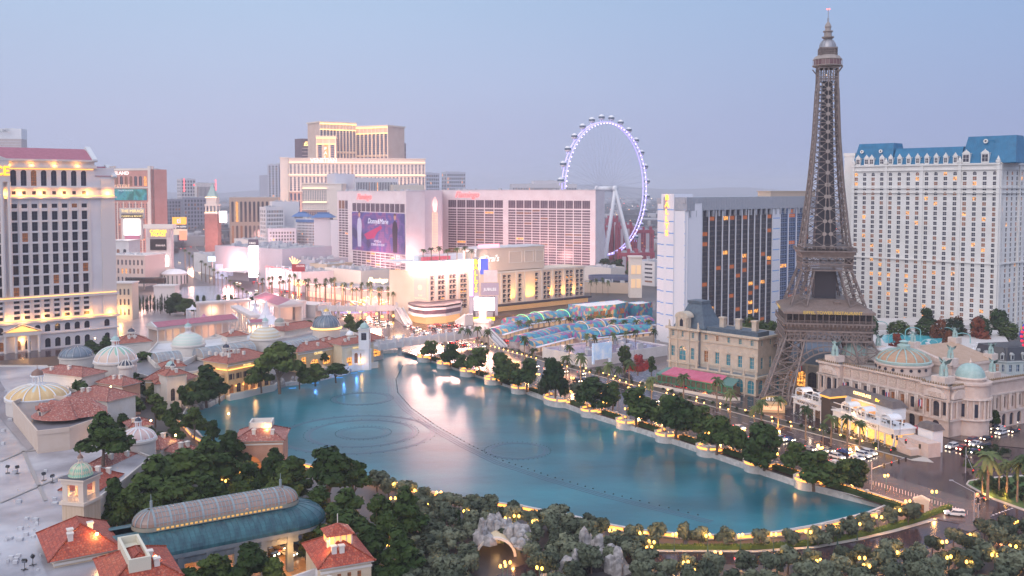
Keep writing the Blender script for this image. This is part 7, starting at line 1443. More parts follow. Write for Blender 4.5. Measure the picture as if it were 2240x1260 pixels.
mb.slope((c.x+rad*math.cos(R(-55)),c.y+rad*math.sin(R(-55)),17.2),(c.x+rad*math.cos(R(55)),c.y+rad*math.sin(R(55)),17.2),ap)
mb.slope((c.x+1,c.y-rad*.95,17.2),(c.x+13,c.y-2,17.2),(c.x+6,c.y+2,21.5),ap);mb.slope((c.x+13,c.y-2,17.2),(c.x+8,c.y+9,17.2),(c.x+6,c.y+2,21.5));mb.build('roof',tp,fb)
for i in range(5):
 a=R(120+28*i);x,y=c.x+rad*.72*math.cos(a),c.y+rad*.72*math.sin(a);M_q=T_((x,y,17.4))@RZ(a+R(90));mb=MB();mb.M=M_q;mb.box(-1.1,1.1,-1.2,3,0,2.0);mb.build('dormer',MATS['beige_pink'],fb);mb=MB();mb.M=M_q;mb.slope((-1.4,-1.6,1.9),(0,-1.6,2.9),(0,4,3.1),(-1.4,4,2.0));mb.slope((0,-1.6,2.9),(1.4,-1.6,1.9),(1.4,4,2.0),(0,4,3.1));mb.build('dormer_roof',tp,fb);mb=MB();mb.M=M_q;mb.box(-.6,.6,-1.26,-1.21,.3,1.7);mb.build('louver',GL['dark'],fb)
e1,e2=GZ(120,968,11)-Vector(fb.location),0;mb=MB();u=GZ(103,960,14)-Vector(fb.location);mb.box(u.x,u.x+2.6,u.y-.2,u.y,11,13.8);mb.build('door',M_('door_grey',(.5,.45,.42)),fb)
w_l=GZ(176,945,14);lamp_light((w_l.x,w_l.y-2.0,14),900,(1,.6,.2),.4);mb=MB();mb.ball((0,0,0),.35,8,5);tag(mb.build('wall_lamp',lamp_warm,loc=(w_l.x,w_l.y-1.2,14)),'glaring orange lamp on the beige rotunda wall beside a pine','lamp')
cream_blue=diamond('dome_fan',(.62,.42,.20),(.66,.48,.26),(.50,.60,.62),12,.28);dm_gr=diamond('dome_peach',(.62,.48,.40),(.66,.55,.48),(.28,.48,.38),14,.42);dm_check=diamond('dome_check',(.60,.62,.56),(.66,.64,.58),(.45,.60,.52),48,2.6);dm_gold=diamond('dome_gold',(.64,.62,.56),(.66,.62,.52),(.58,.42,.20),44,2.2);dm_pink=diamond('dome_pink',(.60,.45,.42),(.62,.40,.38),(.35,.12,.14),12,.5);glass_d=M_('dome_glass',(.12,.17,.22),(.20,.22,.26),sc=.4,rough=.15);dm_green=diamond('dome_green',(.20,.42,.30),(.60,.56,.40),(.52,.50,.34),34,2.0)
copc=M_('copper_cap',(.22,.12,.09),rough=.4);navy=M_('navy_cap',(.03,.04,.07),rough=.3)
dome('wide shallow dome with amber and pale blue fans and copper lantern, left edge',83,866,64,16,.42,8,cream_blue,12,cap_m=copc,lh=1.6)
dome('large peach and green lozenge dome on a white drum',253,788,44,17,.72,9,dm_gr,12,lh=1.3)
dome('low glass dome glowing inside beside the green and peach dome',167,778,35,12,.62,5,glass_d,14,False,MATS['grey_metal'])
dome('narrow belfry with navy ribbed dome at the foot of the large dome',275,800,15,17.5,.85,9,navy,10,False,MATS['trim'],n=16)
dome('white dome striped pink and red with navy cap among the pines',303,958,36,14,.62,8.5,dm_pink,12,cap_m=navy,octa=False,lh=1.1)
dome('pale checked white dome left of the long glass vault',412,752,35,15,.72,6.5,dm_check,0,lh=1.5)
dome('gold checked white dome between two glass vaults',581,738,33,15,.72,6.5,dm_gold,0,lh=1.5)
r_,rr,z_=dome('blue glass dome with a golden lit rim near the footbridge',714,714,30,15.5,.85,6,glass_d,16,True,MATS['grey_metal'],cap_m=MATS['gold']);mb=MB();mb.lathe([(rr+.9,z_-.9),(rr+1.0,z_-.3),(rr+.5,z_-.1)],n=32);mb.build('light_rim',glow('rim_gold',(1,.55,.18),2.6),r_)
dome('small bronze dome on a white square base behind the gold checked dome',612,704,11,16,.8,2,M_('bronze_dome',(.26,.27,.24),rough=.4),0,False,n=16)
for i,(x,y,z)in enumerate(((128,842,13),(242,846,14),(330,920,12),(384,952,11),(212,1168,15),(340,1218,15),(208,740,8),(500,905,3),(412,862,6),(585,940,13),(255,965,11))):p=GZ(x,y,z);mb=MB();mb.ball((0,0,0),.3,8,5);tag(mb.build('flood_lamp',glow('flood_glow',(1,.6,.25),30),loc=(p.x,p.y,z)),'dazzling warm lamp '+('behind the amber fan dome','at the foot of the peach and green dome','right of the striped dome','under the white canopy roof between pines','on the big red roof by the campanile','on the red roof with the light court','at the palace hotel base','over the pines left of the terracotta villa','by the white lake tower','on the right slope of the terracotta villa','by the roof planter pine')[i],'lamp');lamp_light((p.x,p.y-.6,z+.5),700,(1,.5,.16),.3)
def gvault(label,a,b,z,rad,base,m,n=8,hf=.8):
 p0,p1=GZ(*a,z),GZ(*b,z);o,r,L=frame_at(p0,p1);root=thing('glass_vault',label,'glass roof',o,r);AN=[R(t)for t in range(0,181,15)]
 mb=MB();P=[(rad-rad*math.cos(t),z+rad*hf*math.sin(t))for t in AN];c_=len(P);mb.add([(0,p[0],p[1])for p in P]+[(L,p[0],p[1])for p in P],[(i+1,c_+i+1,c_+i,i)[::-1]for i in range(c_-1)]+[tuple(range(c_-1,-1,-1)),tuple(range(c_,2*c_))]);mb.build('glass',m,root)
 mb=MB();k=max(6,int(L/2.2))
 for j in range(k+1):
  x=L*j/k;w=.35 if j%4==0 else.12
  for u,v in zip(P,P[1:]):mb.bar((x,u[0],u[1]+.05),(x,v[0],v[1]+.05),w,.2)
 for i in range(1,c_-1):mb.bar((0,P[i][0],P[i][1]+.06),(L,P[i][0],P[i][1]+.06),.1)
 mb.build('rib',M_('vault_rib',(.40,.48,.52),rough=.4),root);mb=MB();mb.box(0,L,-.3,2*rad+.3,base,z);mb.build('base',ww,root)
 mb=MB();mb.box(.2,L-.2,-.42,-.31,z-.5,z-.1);mb.build('light_strip',M_('vault_strip',(.1,.05,.02),em=(1,.55,.2),es=1.2),root);return root,L
gm2=M_('vault_glass',(.20,.26,.32),(.42,.36,.32),sc=.3,rough=.12,em=(1,.5,.25),es=.05)
gvault('long glass vault between the two checked domes',(446,784),(560,768),10.5,5,9,gm2);gvault('glass vault leading to the blue glass dome',(614,772),(700,752),10.5,4.5,9,gm2);gvault('short glass vault left of the pale checked dome',(348,796),(400,790),10.5,5,9,gm2)
pc=GZ(178,1100,14);tw=thing('campanile','beige square campanile with open belfry and green lozenge dome on the flat roof','tower',pc,R(-14));tw.scale=(.72,)*3;s_=4.0
mb=MB();mb.box(-s_,s_,-s_,s_,0,20);mb.build('shaft',M_('streaked_beige',(.52,.38,.26),(.60,.46,.34),sc=1.2,stretch=(1,1,.08),rough=.8),tw)
mb=MB();mb.box(-s_-.6,s_+.6,-s_-.6,s_+.6,20,20.9);[mb.box(x-.75,x+.75,y-.75,y+.75,20.9,26.4)for x in(-3.1,3.1)for y in(-3.1,3.1)];mb.box(-s_-.1,s_+.1,-s_-.1,s_+.1,26.4,27.8);mb.box(-s_-.7,s_+.7,-s_-.7,s_+.7,27.8,28.3)
for k in range(4):mb.M=RZ(R(90)*k);mb.box(-2.4,2.4,-3.7,-3.5,22.4,22.6);[mb.box(-2.3+i*.52,-2.1+i*.52,-3.7,-3.5,20.9,22.4)for i in range(9)];mb.box(-2.4,-1.9,-3.8,-3.4,20.9,26.4);mb.box(1.9,2.4,-3.8,-3.4,20.9,26.4)
mb.M=Matrix();mb.build('belfry',M_('belfry_stone',(.66,.55,.46),rough=.7),tw);lamp_light((0,0,22),700,(1,.5,.2),.3,tw)
mb=MB();mb.box(-s_-.5,s_+.5,-s_-.5,s_+.5,28.31,28.5);mb.build('terrace',M_('navy_cap',None),tw)
mb=MB();mb.sm=True;mb.lathe([(3.75,28.5),(3.75,28.9),(3.5,29)]+[(3.5*math.cos(R(a)),29+3.5*math.sin(R(a)))for a in(8,18,30,42,54,66,78)],n=28);mb.build('dome',dm_green,tw)
mb=MB()
for k in range(8):
 P=[(3.55*math.cos(R(b))*math.cos(k*math.pi/4),3.55*math.cos(R(b))*math.sin(k*math.pi/4),29+3.55*math.sin(R(b)))for b in(4,22,40,58,78)];[mb.bar(u,v,.25)for u,v in zip(P,P[1:])]
mb.lathe([(.9,32.4),(.9,32.7)],n=10);[mb.tube((.7*math.cos(t),.7*math.sin(t),32.7),(.7*math.cos(t),.7*math.sin(t),33.8),.12,5)for t in(0,1.57,3.14,4.71)];mb.lathe([(1,33.8),(1,34)],n=10);mb.build('dome_trim',MATS['belfry_stone'],tw)
mb=MB();mb.sm=True;mb.lathe([(.95,34),(.8,34.6),(.3,35.2),(.1,35.8),(.08,36.6)],n=10);mb.bar((-.3,0,36.3),(.3,0,36.3),.1);mb.build('cap',copc,tw)
rng=random.Random(12);lb_=['far left of the row','second in the row','glowing one in the row','last of the row by the campanile','near the bottom edge, left','near the bottom edge, right']
for(x,y),t_,on in zip(((17,1035),(38,1036),(96,1051),(115,1056),(54,1246),(72,1236)),lb_,(0,0,1,0,0,0)):
 p=GZ(x,y,10.7);q=thing('floodlight',f'small black floodlight on the wet flat roof, {t_}','lamp',Vector((p.x,p.y,10.7)),rng.uniform(0,6),'floodlights on the flat roof');mb=MB();mb.box(-.7,.7,-.08,.08,0,.1);mb.box(-.08,.08,-.7,.7,0,.1);mb.tube((0,0,0),(0,0,1.5),.06,5);mb.build('stand',MATS['black'],q);mb=MB();mb.M=T_((0,0,1.8))@Matrix.Rotation(R(35),4,'X');mb.box(-.45,.45,-.25,.25,-.35,.35);mb.mi(1).box(-.38,.38,-.29,-.26,-.28,.28);mb.build('head',[MATS['black'],lamp_warm if on else MATS['grey_metal']],q)
a,b=GZ(286,1232,9),GZ(652,1160,9);o,r,L=frame_at(a,b);cv=thing('carriage_porch','long glass ridged roof over a teal copper vault above the glowing carriage porch','porch',o,r);W_=17.5;teal=M_('teal_copper',(.013,.055,.078),(.035,.13,.155),sc=.7,rough=.32,stretch=(1,.5,.5))
mb=MB();Pf=[(-.5+7.5*(1-math.cos(R(t))),9.1+3.9*math.sin(R(t)))for t in range(0,91,10)]
def half(Pf,x0,x1,mbx,flip=False):
 c_=len(Pf);mbx.add([(x0,(W_-p[0]if flip else p[0]),p[1])for p in Pf]+[(x1,(W_-p[0]if flip else p[0]),p[1])for p in Pf],[(i,c_+i,c_+i+1,i+1)if not flip else(i+1,c_+i+1,c_+i,i)for i in range(c_-1)])
half(Pf,-4,L,mb);half(Pf,-4,L,mb,True)
nr=10;pr_=[]
for j in range(nr+1):
 t=R(-90+180*j/nr);pr_.append([(L+(W_/2-p[0])*math.cos(t),W_/2+(W_/2-p[0])*math.sin(t),p[1])for p in Pf])
for A,B in zip(pr_,pr_[1:]):
 for i in range(len(Pf)-1):mb.add([A[i],B[i],B[i+1],A[i+1]],[(0,1,2,3)])
mb.build('copper_roof',teal,cv);mb=MB();n=int((L+4)/1.15)
for j in range(n+1):
 x=-4+(L+4)*j/n
 for u,v in zip(Pf[::1],Pf[1::1]):mb.bar((x,u[0],u[1]+.04),(x,v[0],v[1]+.04),.12)
for A in pr_:[mb.bar(A[i],A[i+1],.14)for i in range(len(Pf)-1)]
mb.build('seam',M_('copper_seam',(.03,.10,.13),rough=.4),cv)
mb=MB();mb.box(-4,L,-.6,W_+.6,8.2,9.05);mb.lathe([(W_/2+.6,8.2),(W_/2+.6,9.05)],L,W_/2,20,a0=R(-90),a1=R(90));mb.box(-12,-3.5,-1,W_+2,0,9.2);mb.box(-4,L,-.2,.25,6.6,8.2)
k=5
for i in range(k+1):x=4+(L-6)*i/k;mb.box(x-.7,x+.7,-.5,.9,0,8.2);mb.box(x-.7,x+.7,W_-.9,W_+.5,0,8.2)
for i in range(26):x=1+(L-3)*i/26;mb.M=T_((x,-.22,7.4))@Matrix.Rotation(R(90),4,'X');mb.lathe([(.55,0),(.55,.08),(.42,.08)],n=10)
mb.M=Matrix();mb.build('frame',M_('porch_grey',(.16,.20,.24),(.22,.26,.30),sc=.6,rough=.5),cv)
zc=13.0;rg=3.9;x0,x1=6,L-1;cyv=W_/2;Pg=[(cyv-rg*math.cos(R(t)),zc+.9+rg*.72*math.sin(R(t)))for t in range(0,181,12)];c_=len(Pg)
gl3=M_('ridge_glass',(.08,.09,.12),(.18,.16,.17),sc=.35,rough=.1,em=(1,.5,.25),es=.16);mb=MB();mb.add([(x0,p[0],p[1])for p in Pg]+[(x1,p[0],p[1])for p in Pg],[(i,c_+i,c_+i+1,i+1)for i in range(c_-1)])
for xe,sg in((x0,-1),(x1,1)):
 for j in range(6):
  t0,t1=R(90*j/5-0),0
 rings=[[(xe+sg*rg*math.cos(R(t))*1.0*math.sin(R(f)),p_y,p_z)for f,(p_y,p_z)in zip([90]*c_,Pg)]for t in(90,)]
 for i in range(c_-1):
  fan=[]
  for t in range(0,91,15):
   u=math.cos(R(t));fan.append(t)
 m_=8
 for u_ in range(m_):
  for v_ in range(6):
   def P3(u_,v_):th=math.pi*u_/m_;ph=R(78*v_/6);return(xe+sg*rg*math.sin(th)*math.cos(ph),cyv-rg*math.cos(th)*math.cos(ph),zc+.9+rg*.72*math.sin(ph)*1.02)
   q=[P3(u_,v_),P3(u_+1,v_),P3(u_+1,v_+1),P3(u_,v_+1)];mb.add(q,[(0,1,2,3)if sg>0 else(3,2,1,0)])
mb.build('glass_ridge',gl3,cv);mb=MB();k=34
for j in range(k+1):
 x=x0+(x1-x0)*j/k;w=.45 if j%4==0 else.13
 for u,v in zip(Pg,Pg[1:]):mb.bar((x,u[0],u[1]+.05),(x,v[0],v[1]+.05),w,.15)
for i in range(1,c_-1,2):mb.bar((x0,Pg[i][0],Pg[i][1]+.06),(x1,Pg[i][0],Pg[i][1]+.06),.12)
for xe,sg in((x0,-1),(x1,1)):
 for u_ in range(9):[mb.bar(P_,Q_,.2)for P_,Q_ in zip([(xe+sg*rg*1.01*math.sin(math.pi*u_/8)*math.cos(R(13*v)),cyv-rg*1.01*math.cos(math.pi*u_/8)*math.cos(R(13*v)),zc+.92+rg*.735*math.sin(R(13*v)))for v in range(7)],[(xe+sg*rg*1.01*math.sin(math.pi*u_/8)*math.cos(R(13*v)),cyv-rg*1.01*math.cos(math.pi*u_/8)*math.cos(R(13*v)),zc+.92+rg*.735*math.sin(R(13*v)))for v in range(1,8)][:6])]
 mb.tube((xe,cyv,zc+4),(xe,cyv,zc+5.6),.3,6);mb.tube((xe,cyv,zc+5.6),(xe,cyv,zc+7),.08,5)
mb.build('glass_rib',M_('rib_pale',(.24,.30,.33),rough=.4),cv)
mb=MB();mb.box(x0,x1,cyv-rg-.2,cyv+rg+.2,zc,zc+.9);[mb.lathe([(rg+.2,zc),(rg+.2,zc+.9)],xe,cyv,16,a0=aa,a1=aa+math.pi)for xe,aa in((x0,R(90)),(x1,R(-90)))];mb.build('ridge_base',M_('base_olive',(.28,.28,.24),rough=.5),cv)
mb=MB();[mb.box(x0+i*1.0+.2,x0+i*1.0+.8,cyv-rg-.26,cyv-rg-.21,zc+.25,zc+.65)for i in range(int(x1-x0))];tag(mb.build('vent',M_('vent_glow',(.4,.25,.08),em=(1,.5,.12),es=.7),cv),kind='stuff')
mb=MB();mb.box(x0+.5,x1-.5,cyv-.1,cyv+.1,zc+1.6,zc+1.8);mb.build('tube_light',glow('tube_warm',(1,.65,.35),5),cv)
mb=MB();mb.box(-4,L,.3,W_,.05,.25);mb.build('porch_floor',M_('porch_paving',(.45,.28,.14),(.35,.2,.1),sc=.8,rough=.3),cv)
for f in(.2,.55,.9):lamp_light((L*f,W_/2,6.0),2600,(1,.45,.10),.8,cv)
lamp_light((L-3,-3,5.5),1500,(1,.45,.10),.6,cv)
flat('porch_road',[(p.x,p.y)for p in(G(440,1300),G(600,1225),G(720,1195),G(760,1230),G(640,1300))],.05,M_('porch_paving',None))
rock=M_('pale_rock',(.19,.18,.18),(.40,.38,.38),sc=.9,rough=.85,bump=.8,bsc=1.5)
def rocks(label,pts,z=0,s=2.5,n=40,seed=1,sh=1.0):
 rng=random.Random(seed);mb=MB()
 for k in range(n):
  a=rng.randrange(len(pts)-1);f=rng.random();p=pts[a].lerp(pts[a+1],f)+Vector((rng.gauss(0,s*.35),rng.gauss(0,s*.35),0));r_=s*rng.uniform(.4,.9);h=abs(rng.gauss(.8,.5))*s*sh
  m=6;ph=rng.uniform(0,6);vs=[]
  for j,(q_,zz)in enumerate(((1,-.2),(.95,.35),(.6,.8))):vs+=[(p.x+r_*q_*rng.uniform(.7,1.2)*math.cos(ph+i*6.283/m),p.y+r_*q_*rng.uniform(.7,1.2)*math.sin(ph+i*6.283/m),z+h*zz*rng.uniform(.85,1.2))for i in range(m)]
  vs.append((p.x,p.y,z+h));mb.add(vs,[(j*m+i,j*m+(i+1)%m,(j+1)*m+(i+1)%m,(j+1)*m+i)for j in range(2)for i in range(m)]+[(12+i,12+(i+1)%m,18)for i in range(m)])
 o=mb.build('rock_pile',rock);tag(o,label,'rocks');return o
ra=rocks('craggy pale rock arch over the glowing tunnel mouth among the olives',[G(1052,1215),G(1062,1190),G(1095,1183),G(1128,1200),G(1140,1222)],3.2,2.2,110,2)
tn=thing('tunnel_mouth','softly lit cream tunnel mouth under the pale rock arch','tunnel',G(1085,1216));mb=MB();P=[(4.2*math.cos(R(t)),4.0*math.sin(R(t)))for t in range(0,181,15)];n_=len(P);mb.add([(p[0],0,p[1])for p in P]+[(p[0],8,p[1])for p in P],[(i,i+1,n_+i+1,n_+i)for i in range(n_-1)]+[tuple(range(n_,2*n_))]);mb.build('lining',M_('tunnel_lining',(.6,.5,.35),em=(1,.6,.25),es=.12),tn);mb=MB();[mb.bar((p[0]*1.08,-.2,p[1]*1.08),(q[0]*1.08,-.2,q[1]*1.08),.6)for p,q in zip(P,P[1:])];mb.build('portal',MATS['trim'],tn)
lamp_light((tn.location.x,tn.location.y+3,2.5),300,(1,.55,.2),.3,None);lamp_light((tn.location.x+4,tn.location.y-4,1.5),500,(1,.4,.1),.3)
rocks('long white crag of sharp rocks right of the tunnel in the olive grove',[G(1262,1222),G(1290,1208),G(1330,1232),G(1358,1252)],.2,2.5,130,3,1.1);rocks('low white rocks at the bottom edge below the crag',[G(1205,1266),G(1255,1256)],.1,2.4,26,4)
for i,(px,lb)in enumerate((([(583,852),(605,848),(648,840)],'white boulders at the waterline below the tallest lakeside pine'),([(672,836),(700,831)],'boulders with blue glow at the waterline by the round terrace'),([(712,826),(765,812)],'pale cliff rocks with blue light below the cream restaurant'),([(765,800),(800,792)],'blue lit waterfall rocks below the white lodge'),([(402,900),(440,896),(470,880)],'rocky shore under the pines left of the ochre restaurant'))):rocks(lb,[G(x,y,-1.6)for x,y in px],-1.6,1.9,34,20+i,1.5)
bg_=glow('pool_blue',(.05,.35,1),2.2)
for i,(x,y)in enumerate(((640,849),(690,838),(742,826),(778,800),(790,812),(775,816))):p=G(x,y,-1.55);mb=MB();mb.box(-1.6,1.6,-.15,.15,0,.06);tag(mb.build('pool_light',bg_,loc=p,rotz=.2),f'blue underwater light streak, {nth(i)} from the left along the rocky shore','light','blue lights along the rocky shore')
for x,y,e_ in((780,806,900),(690,832,500),(752,818,500)):lamp_light(G(x,y,1.2),e_,(.1,.35,1),.5)
# --- the Roman palace hotel and its forecourt
cs_m=M_('palace_wall',(.62,.59,.61),(.69,.66,.68),sc=.12,rough=.7);rose_r=M_('rose_roof',(.34,.10,.15),(.40,.13,.18),sc=.6,rough=.5)
p0,p1=Vector((-276.4,491.7,0)),Vector((-223,539,0));o,r,L=frame_at(p0,p1);ct=thing('palace_hotel','huge pale stone hotel tower with gold lit cornices and rose roof, left edge','hotel',o,r)
def lx(px):u=(px-1120)/F;c,s_=math.cos(r),math.sin(r);return(u*p0.y-p0.x)/(c-u*s_)
colx=[lx(v)for v in(-28,-6,31.5,54,76,98,120,142,163.5,185)]+[lx(229)]
H=98;ops=[]
for i,x in enumerate(colx):
 w=2.9
 ops+=[(x-w/2,x+w/2,29.5+5.75*j,29.5+5.75*j+4.7,False)for j in range(8)]+[(x-w/2,x+w/2,17.2+2.85*j,17.2+2.85*j+1.7,False)for j in range(4)]+[(x-w/2,x+w/2,76.2,78.4,False)]
 if i<10:ops+=[(x-w/2,x+w/2,88,96.4,True),(x-1,x+1,83.4,85.2,False)]
 ops+=[(x-w/2,x+w/2,9.6,13.6,True),(x-w/2,x+w/2,1,6,True)]
ops+=[(lx(229)-1.2,lx(229)+1.2,84,90,True)];ops=[q for q in ops if q[0]>0]
mb=MB();wall(mb,L,H,ops,.7);mb.M=T_((L,0,0))@RZ(R(90));sp=grid(4,22,3,17,80,11,.3,.7);wall(mb,24,92,sp,.6);ws=[(mb.M.copy(),q)for q in sp];mb.M=Matrix();mb.box(0,L-.1,1.5,24,0,H-.2);mb.build('wall',cs_m,ct)
cG=(GL['brown'],GL['dim'],GL['lit']);panes(ct,[(Matrix(),q)for q in ops]+ws,.7,.05,.008,(M_('palace_glass',(.02,.018,.03),(.035,.03,.05),sc=.4,rough=.12),GL['dim'],GL['lit']),M_('dark_frame',None),(1,2),cap=100,fw=.1)
mb=MB()
for z,t,pr_ in((81.2,1.0,1.4),(86.6,.8,1.0),(27.2,1.3,1.4),(14.9,1.2,1.3),(8.2,.7,.6),(97.6,1.6,1.6)):mb.box(-1,L+1 if z<97 else lx(212),-pr_,-.02,z,z+t);mb.box(L,L+1.2,0,24,z,z+t)
for i,x in enumerate(colx[:-1]):mb.box(x+1.9,x+3.3,-.45,-.03,15,81)if x>0 else 0
for q in ops:
 if q[3]-q[2]>4 and 28<q[2]<80:mb.box(q[0]-.5,q[1]+.5,-.35,-.03,q[3]+.02,q[3]+.4)
mb.box(L-7.5,L-.05,-.6,-.03,15,92);mb.build('cornice',M_('palace_trim',(.66,.60,.58),rough=.65),ct)
gs=glow('palace_gold',(1,.46,.09),3);mb=MB()
for z in(82.4,16.2,28.6,96.9):mb.box(.5,L-.3 if z<90 else lx(205),-1.0,-.7,z,z+.3)
mb.build('light_strip',gs,ct)
def awash(px,z,e=2500,dz=0,par=ct):lamp_light((lx(px)if par is ct else px,-2.0,z),e,(1,.42,.07),.8,par)
for px in(10,45,90,140,190,235):awash(px,17.4,1500);awash(px,83.6,2000);
for px in(20,70,120,170):awash(px,99.2,900)
xr=lx(209);mb=MB();mb.box(0,xr,-.02,22,98.1,101.2);mb.box(-.5,xr+1.2,-1.6,22,101.2,102.2);mb.box(xr,L+1,.2,22,92,93.4);mb.box(xr,L-.2,.3,22,86,92);mb.build('attic',MATS['palace_trim'],ct)
mb=MB();mb.slope((0,-1.5,102.21),(xr,-1.5,102.21),(xr-2,10,108.5),(0,10,108.5));mb.slope((xr,-.5,93.41),(L,-.5,93.41),(L,10,99),(xr,10,99));mb.build('roof',rose_r,ct)
mb=MB();[mb.add([(x,-2,z),(x+2.6,-2,z),(x+2.6,10,z+h),(x,10,z+h),(x,-2,z-1),(x+2.6,-2,z-1),(x+2.6,22,z),(x,22,z)],[(0,1,2,3),(4,5,1,0),(1,5,6,2),(0,3,7,4),(3,2,6,7)])for x,z,h in((xr-1.6,102.6,7.4),(L-1.6,93.8,6.4))];mb.build('gable_end',M_('palace_pale',(.62,.64,.66),rough=.5),ct)
mb=MB();xg=lx(28);mb.add([(-4,-3.5,101),(xg,-3.5,101),(-4,-3.5,110),(-4,0,101),(xg,0,101),(-4,0,110)],[(0,1,2),(0,3,4,1),(1,4,5,2)]);mb.box(-1,xg-2,-3.3,-.02,90,100.9);[mb.tube((x,-2.6,30),(x,-2.6,90),1.0,10)for x in(lx(18),lx(2))];mb.build('portico',MATS['palace_trim'],ct)
text('lettering','PALACE',6.6,glow('letters_fire',(1,.42,.02),3),ct,(lx(20),-3.6,95.5),0,.25,align='RIGHT',off=.1)
pe=thing('temple_porch','small temple porch with gold glowing pediment at the palace base','porch',G(50,772),R(30));mb=MB();mb.box(-9,9,0,9,9,11);mb.add([(-9.6,-.6,11),(9.6,-.6,11),(0,-.6,15),(-9.6,9,11),(9.6,9,11),(0,9,15)],[(0,2,5,3),(1,4,5,2)]);[mb.tube((x,.8,0),(x,.8,9),.7,8)for x in(-8,-3,3,8)];mb.box(-9,9,6,9,0,9);mb.build('porch',MATS['palace_trim'],pe)
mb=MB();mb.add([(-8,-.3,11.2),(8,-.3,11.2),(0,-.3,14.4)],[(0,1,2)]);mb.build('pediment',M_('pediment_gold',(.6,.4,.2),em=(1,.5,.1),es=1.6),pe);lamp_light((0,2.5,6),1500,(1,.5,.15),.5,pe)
def colon(label,a,b,z,dep,n,rm,cat='colonnade',rh=2.2,glowi=True,name='colonnade'):
 p0,p1=GZ(*a,z),GZ(*b,z);o,r,L=frame_at(p0,p1);q=thing(name,label,cat,o,r);mb=MB();mb.box(-.4,L+.4,-.4,dep+.4,z-1.6,z)
 mb.box(0,L,dep-1,dep,0,z-1.6);mb.build('entablature',MATS['palace_trim'],q)
 for i in range(n):m1=MB();x=.5+(L-1)*i/(n-1);m1.tube((x,.4,0),(x,.4,z-1.6),.5,8,.42);m1.box(x-.65,x+.65,-.25,1.05,0,.5);m1.build('column',MATS['palace_trim'],q)
 if rh:
  mb=MB();mb.slope((-.8,-.8,z+.05),(L+.8,-.8,z+.05),(L+.8,dep/2,z+rh),(-.8,dep/2,z+rh));mb.slope((L+.8,dep+.8,z+.05),(-.8,dep+.8,z+.05),(-.8,dep/2,z+rh),(L+.8,dep/2,z+rh));mb.build('roof',rm,q)
  mb=MB();[mb.add([(x,-.9,z),(x,dep+.9,z),(x,dep/2,z+rh+.3),(x+.8,-.9,z),(x+.8,dep+.9,z),(x+.8,dep/2,z+rh+.3)],[(0,2,1),(3,4,5),(0,3,5,2),(1,2,5,4)])for x in(-1.0,L+.2)];mb.build('gable',MATS['palace_pale'],q)
 if glowi:lamp_light((L*.3,dep*.4,z*.5),1800,(1,.55,.3),.6,q);lamp_light((L*.75,dep*.4,z*.5),1800,(1,.5,.3),.6,q)
 return q,L
colon('long maroon roofed colonnade in front of the palace gardens',(344,716),(518,697),13,11,12,rose_r);colon('tall open white colonnade at the back of the tent court',(434,662),(548,655),13,6,5,rose_r,rh=0);q,Lq=colon('curved row of tall lit columns beside the white tents',(505,668),(548,690),12,5,9,rose_r,rh=0);q2,L2q=colon('temple with maroon gable roof behind the white tents',(556,650),(610,668),12,16,6,rose_r,rh=3);colon('small maroon roofed stand by the white tents',(548,706),(576,704),9,6,3,rose_r,rh=1.4)
tentm=M_('tent_white',(.74,.74,.80),(.66,.66,.74),sc=.15,rough=.5)
for x,y,z,rp,hp,lb,m in((583,706,7,36,50,'large white peaked tent beside the curved columns',tentm),(558,694,7,24,33,'smaller white peaked tent left of the large one',tentm),(446,700,8,26,14,'pink and white striped tent between the colonnades',diamond('tent_stripe',(.66,.60,.64),(.66,.60,.64),(.55,.10,.28),26,.001)),(421,676,6,14,10,'small white tent under the tall columns',tentm),(470,676,6,14,10,'small pale tent right of the tall columns',tentm)):
 p=GZ(x,y,z);k=p.y/F;t_=thing('tent',lb,'tent',p);mb=MB();rr=rp*k;h=hp*k;mb.lathe([(rr,z),(rr*.62,z+h*.16),(rr*.34,z+h*.36),(rr*.14,z+h*.66),(rr*.1,z+h*.85),(.1,z+h)],n=16);mb.build('canopy',m,t_);mb=MB();[mb.tube((rr*.95*math.cos(a),rr*.95*math.sin(a),0),(rr*.95*math.cos(a),rr*.95*math.sin(a),z),.15,5)for a in[i*.785 for i in range(8)]];mb.build('pole',MATS['white_metal'],t_)
om=thing('round_theatre','small round white building with domed roof and vertical dark fins','building',G(382,620));mb=MB();Ro=11;mb.lathe([(Ro,0),(Ro,8.5),(Ro+1,9),(Ro+.8,9.6)],n=32);mb.build('wall',MATS['palace_trim'],om);mb=MB();mb.sm=True;mb.lathe([(Ro+.7,9.6),(Ro*.8,11.6),(Ro*.45,13),(.1,13.6)],n=32);mb.build('roof',MATS['white_paint'],om);mb=MB();[mb.box(Ro-.1,Ro+.5,-.4,.4,.2,8)if not setattr(mb,'M',RZ(a*math.pi/9))else 0 for a in range(18)];mb.build('fin',M_('fin_green',(.05,.08,.07)),om)
fb_=thing('covered_walkway','dark glazed covered walkway on legs below the stone arch sign','bridge',(0,0,0));a,b=GZ(276,616,7),GZ(362,616,7);mb=MB();mb.bar((a.x,a.y,8),(b.x,b.y,8),4,4);mb.build('tube',MATS['night_glass'],fb_);mb=MB();mb.bar((a.x,a.y,10.3),(b.x,b.y,10.3),4.6,.5);mb.bar((a.x,a.y,5.7),(b.x,b.y,5.7),4.6,.5);[mb.tube((a.lerp(b,f).x,a.y,0),(a.lerp(b,f).x,a.y,5.5),.5,6)for f in(.1,.45,.8)];mb.build('frame',MATS['dark_metal'],fb_)
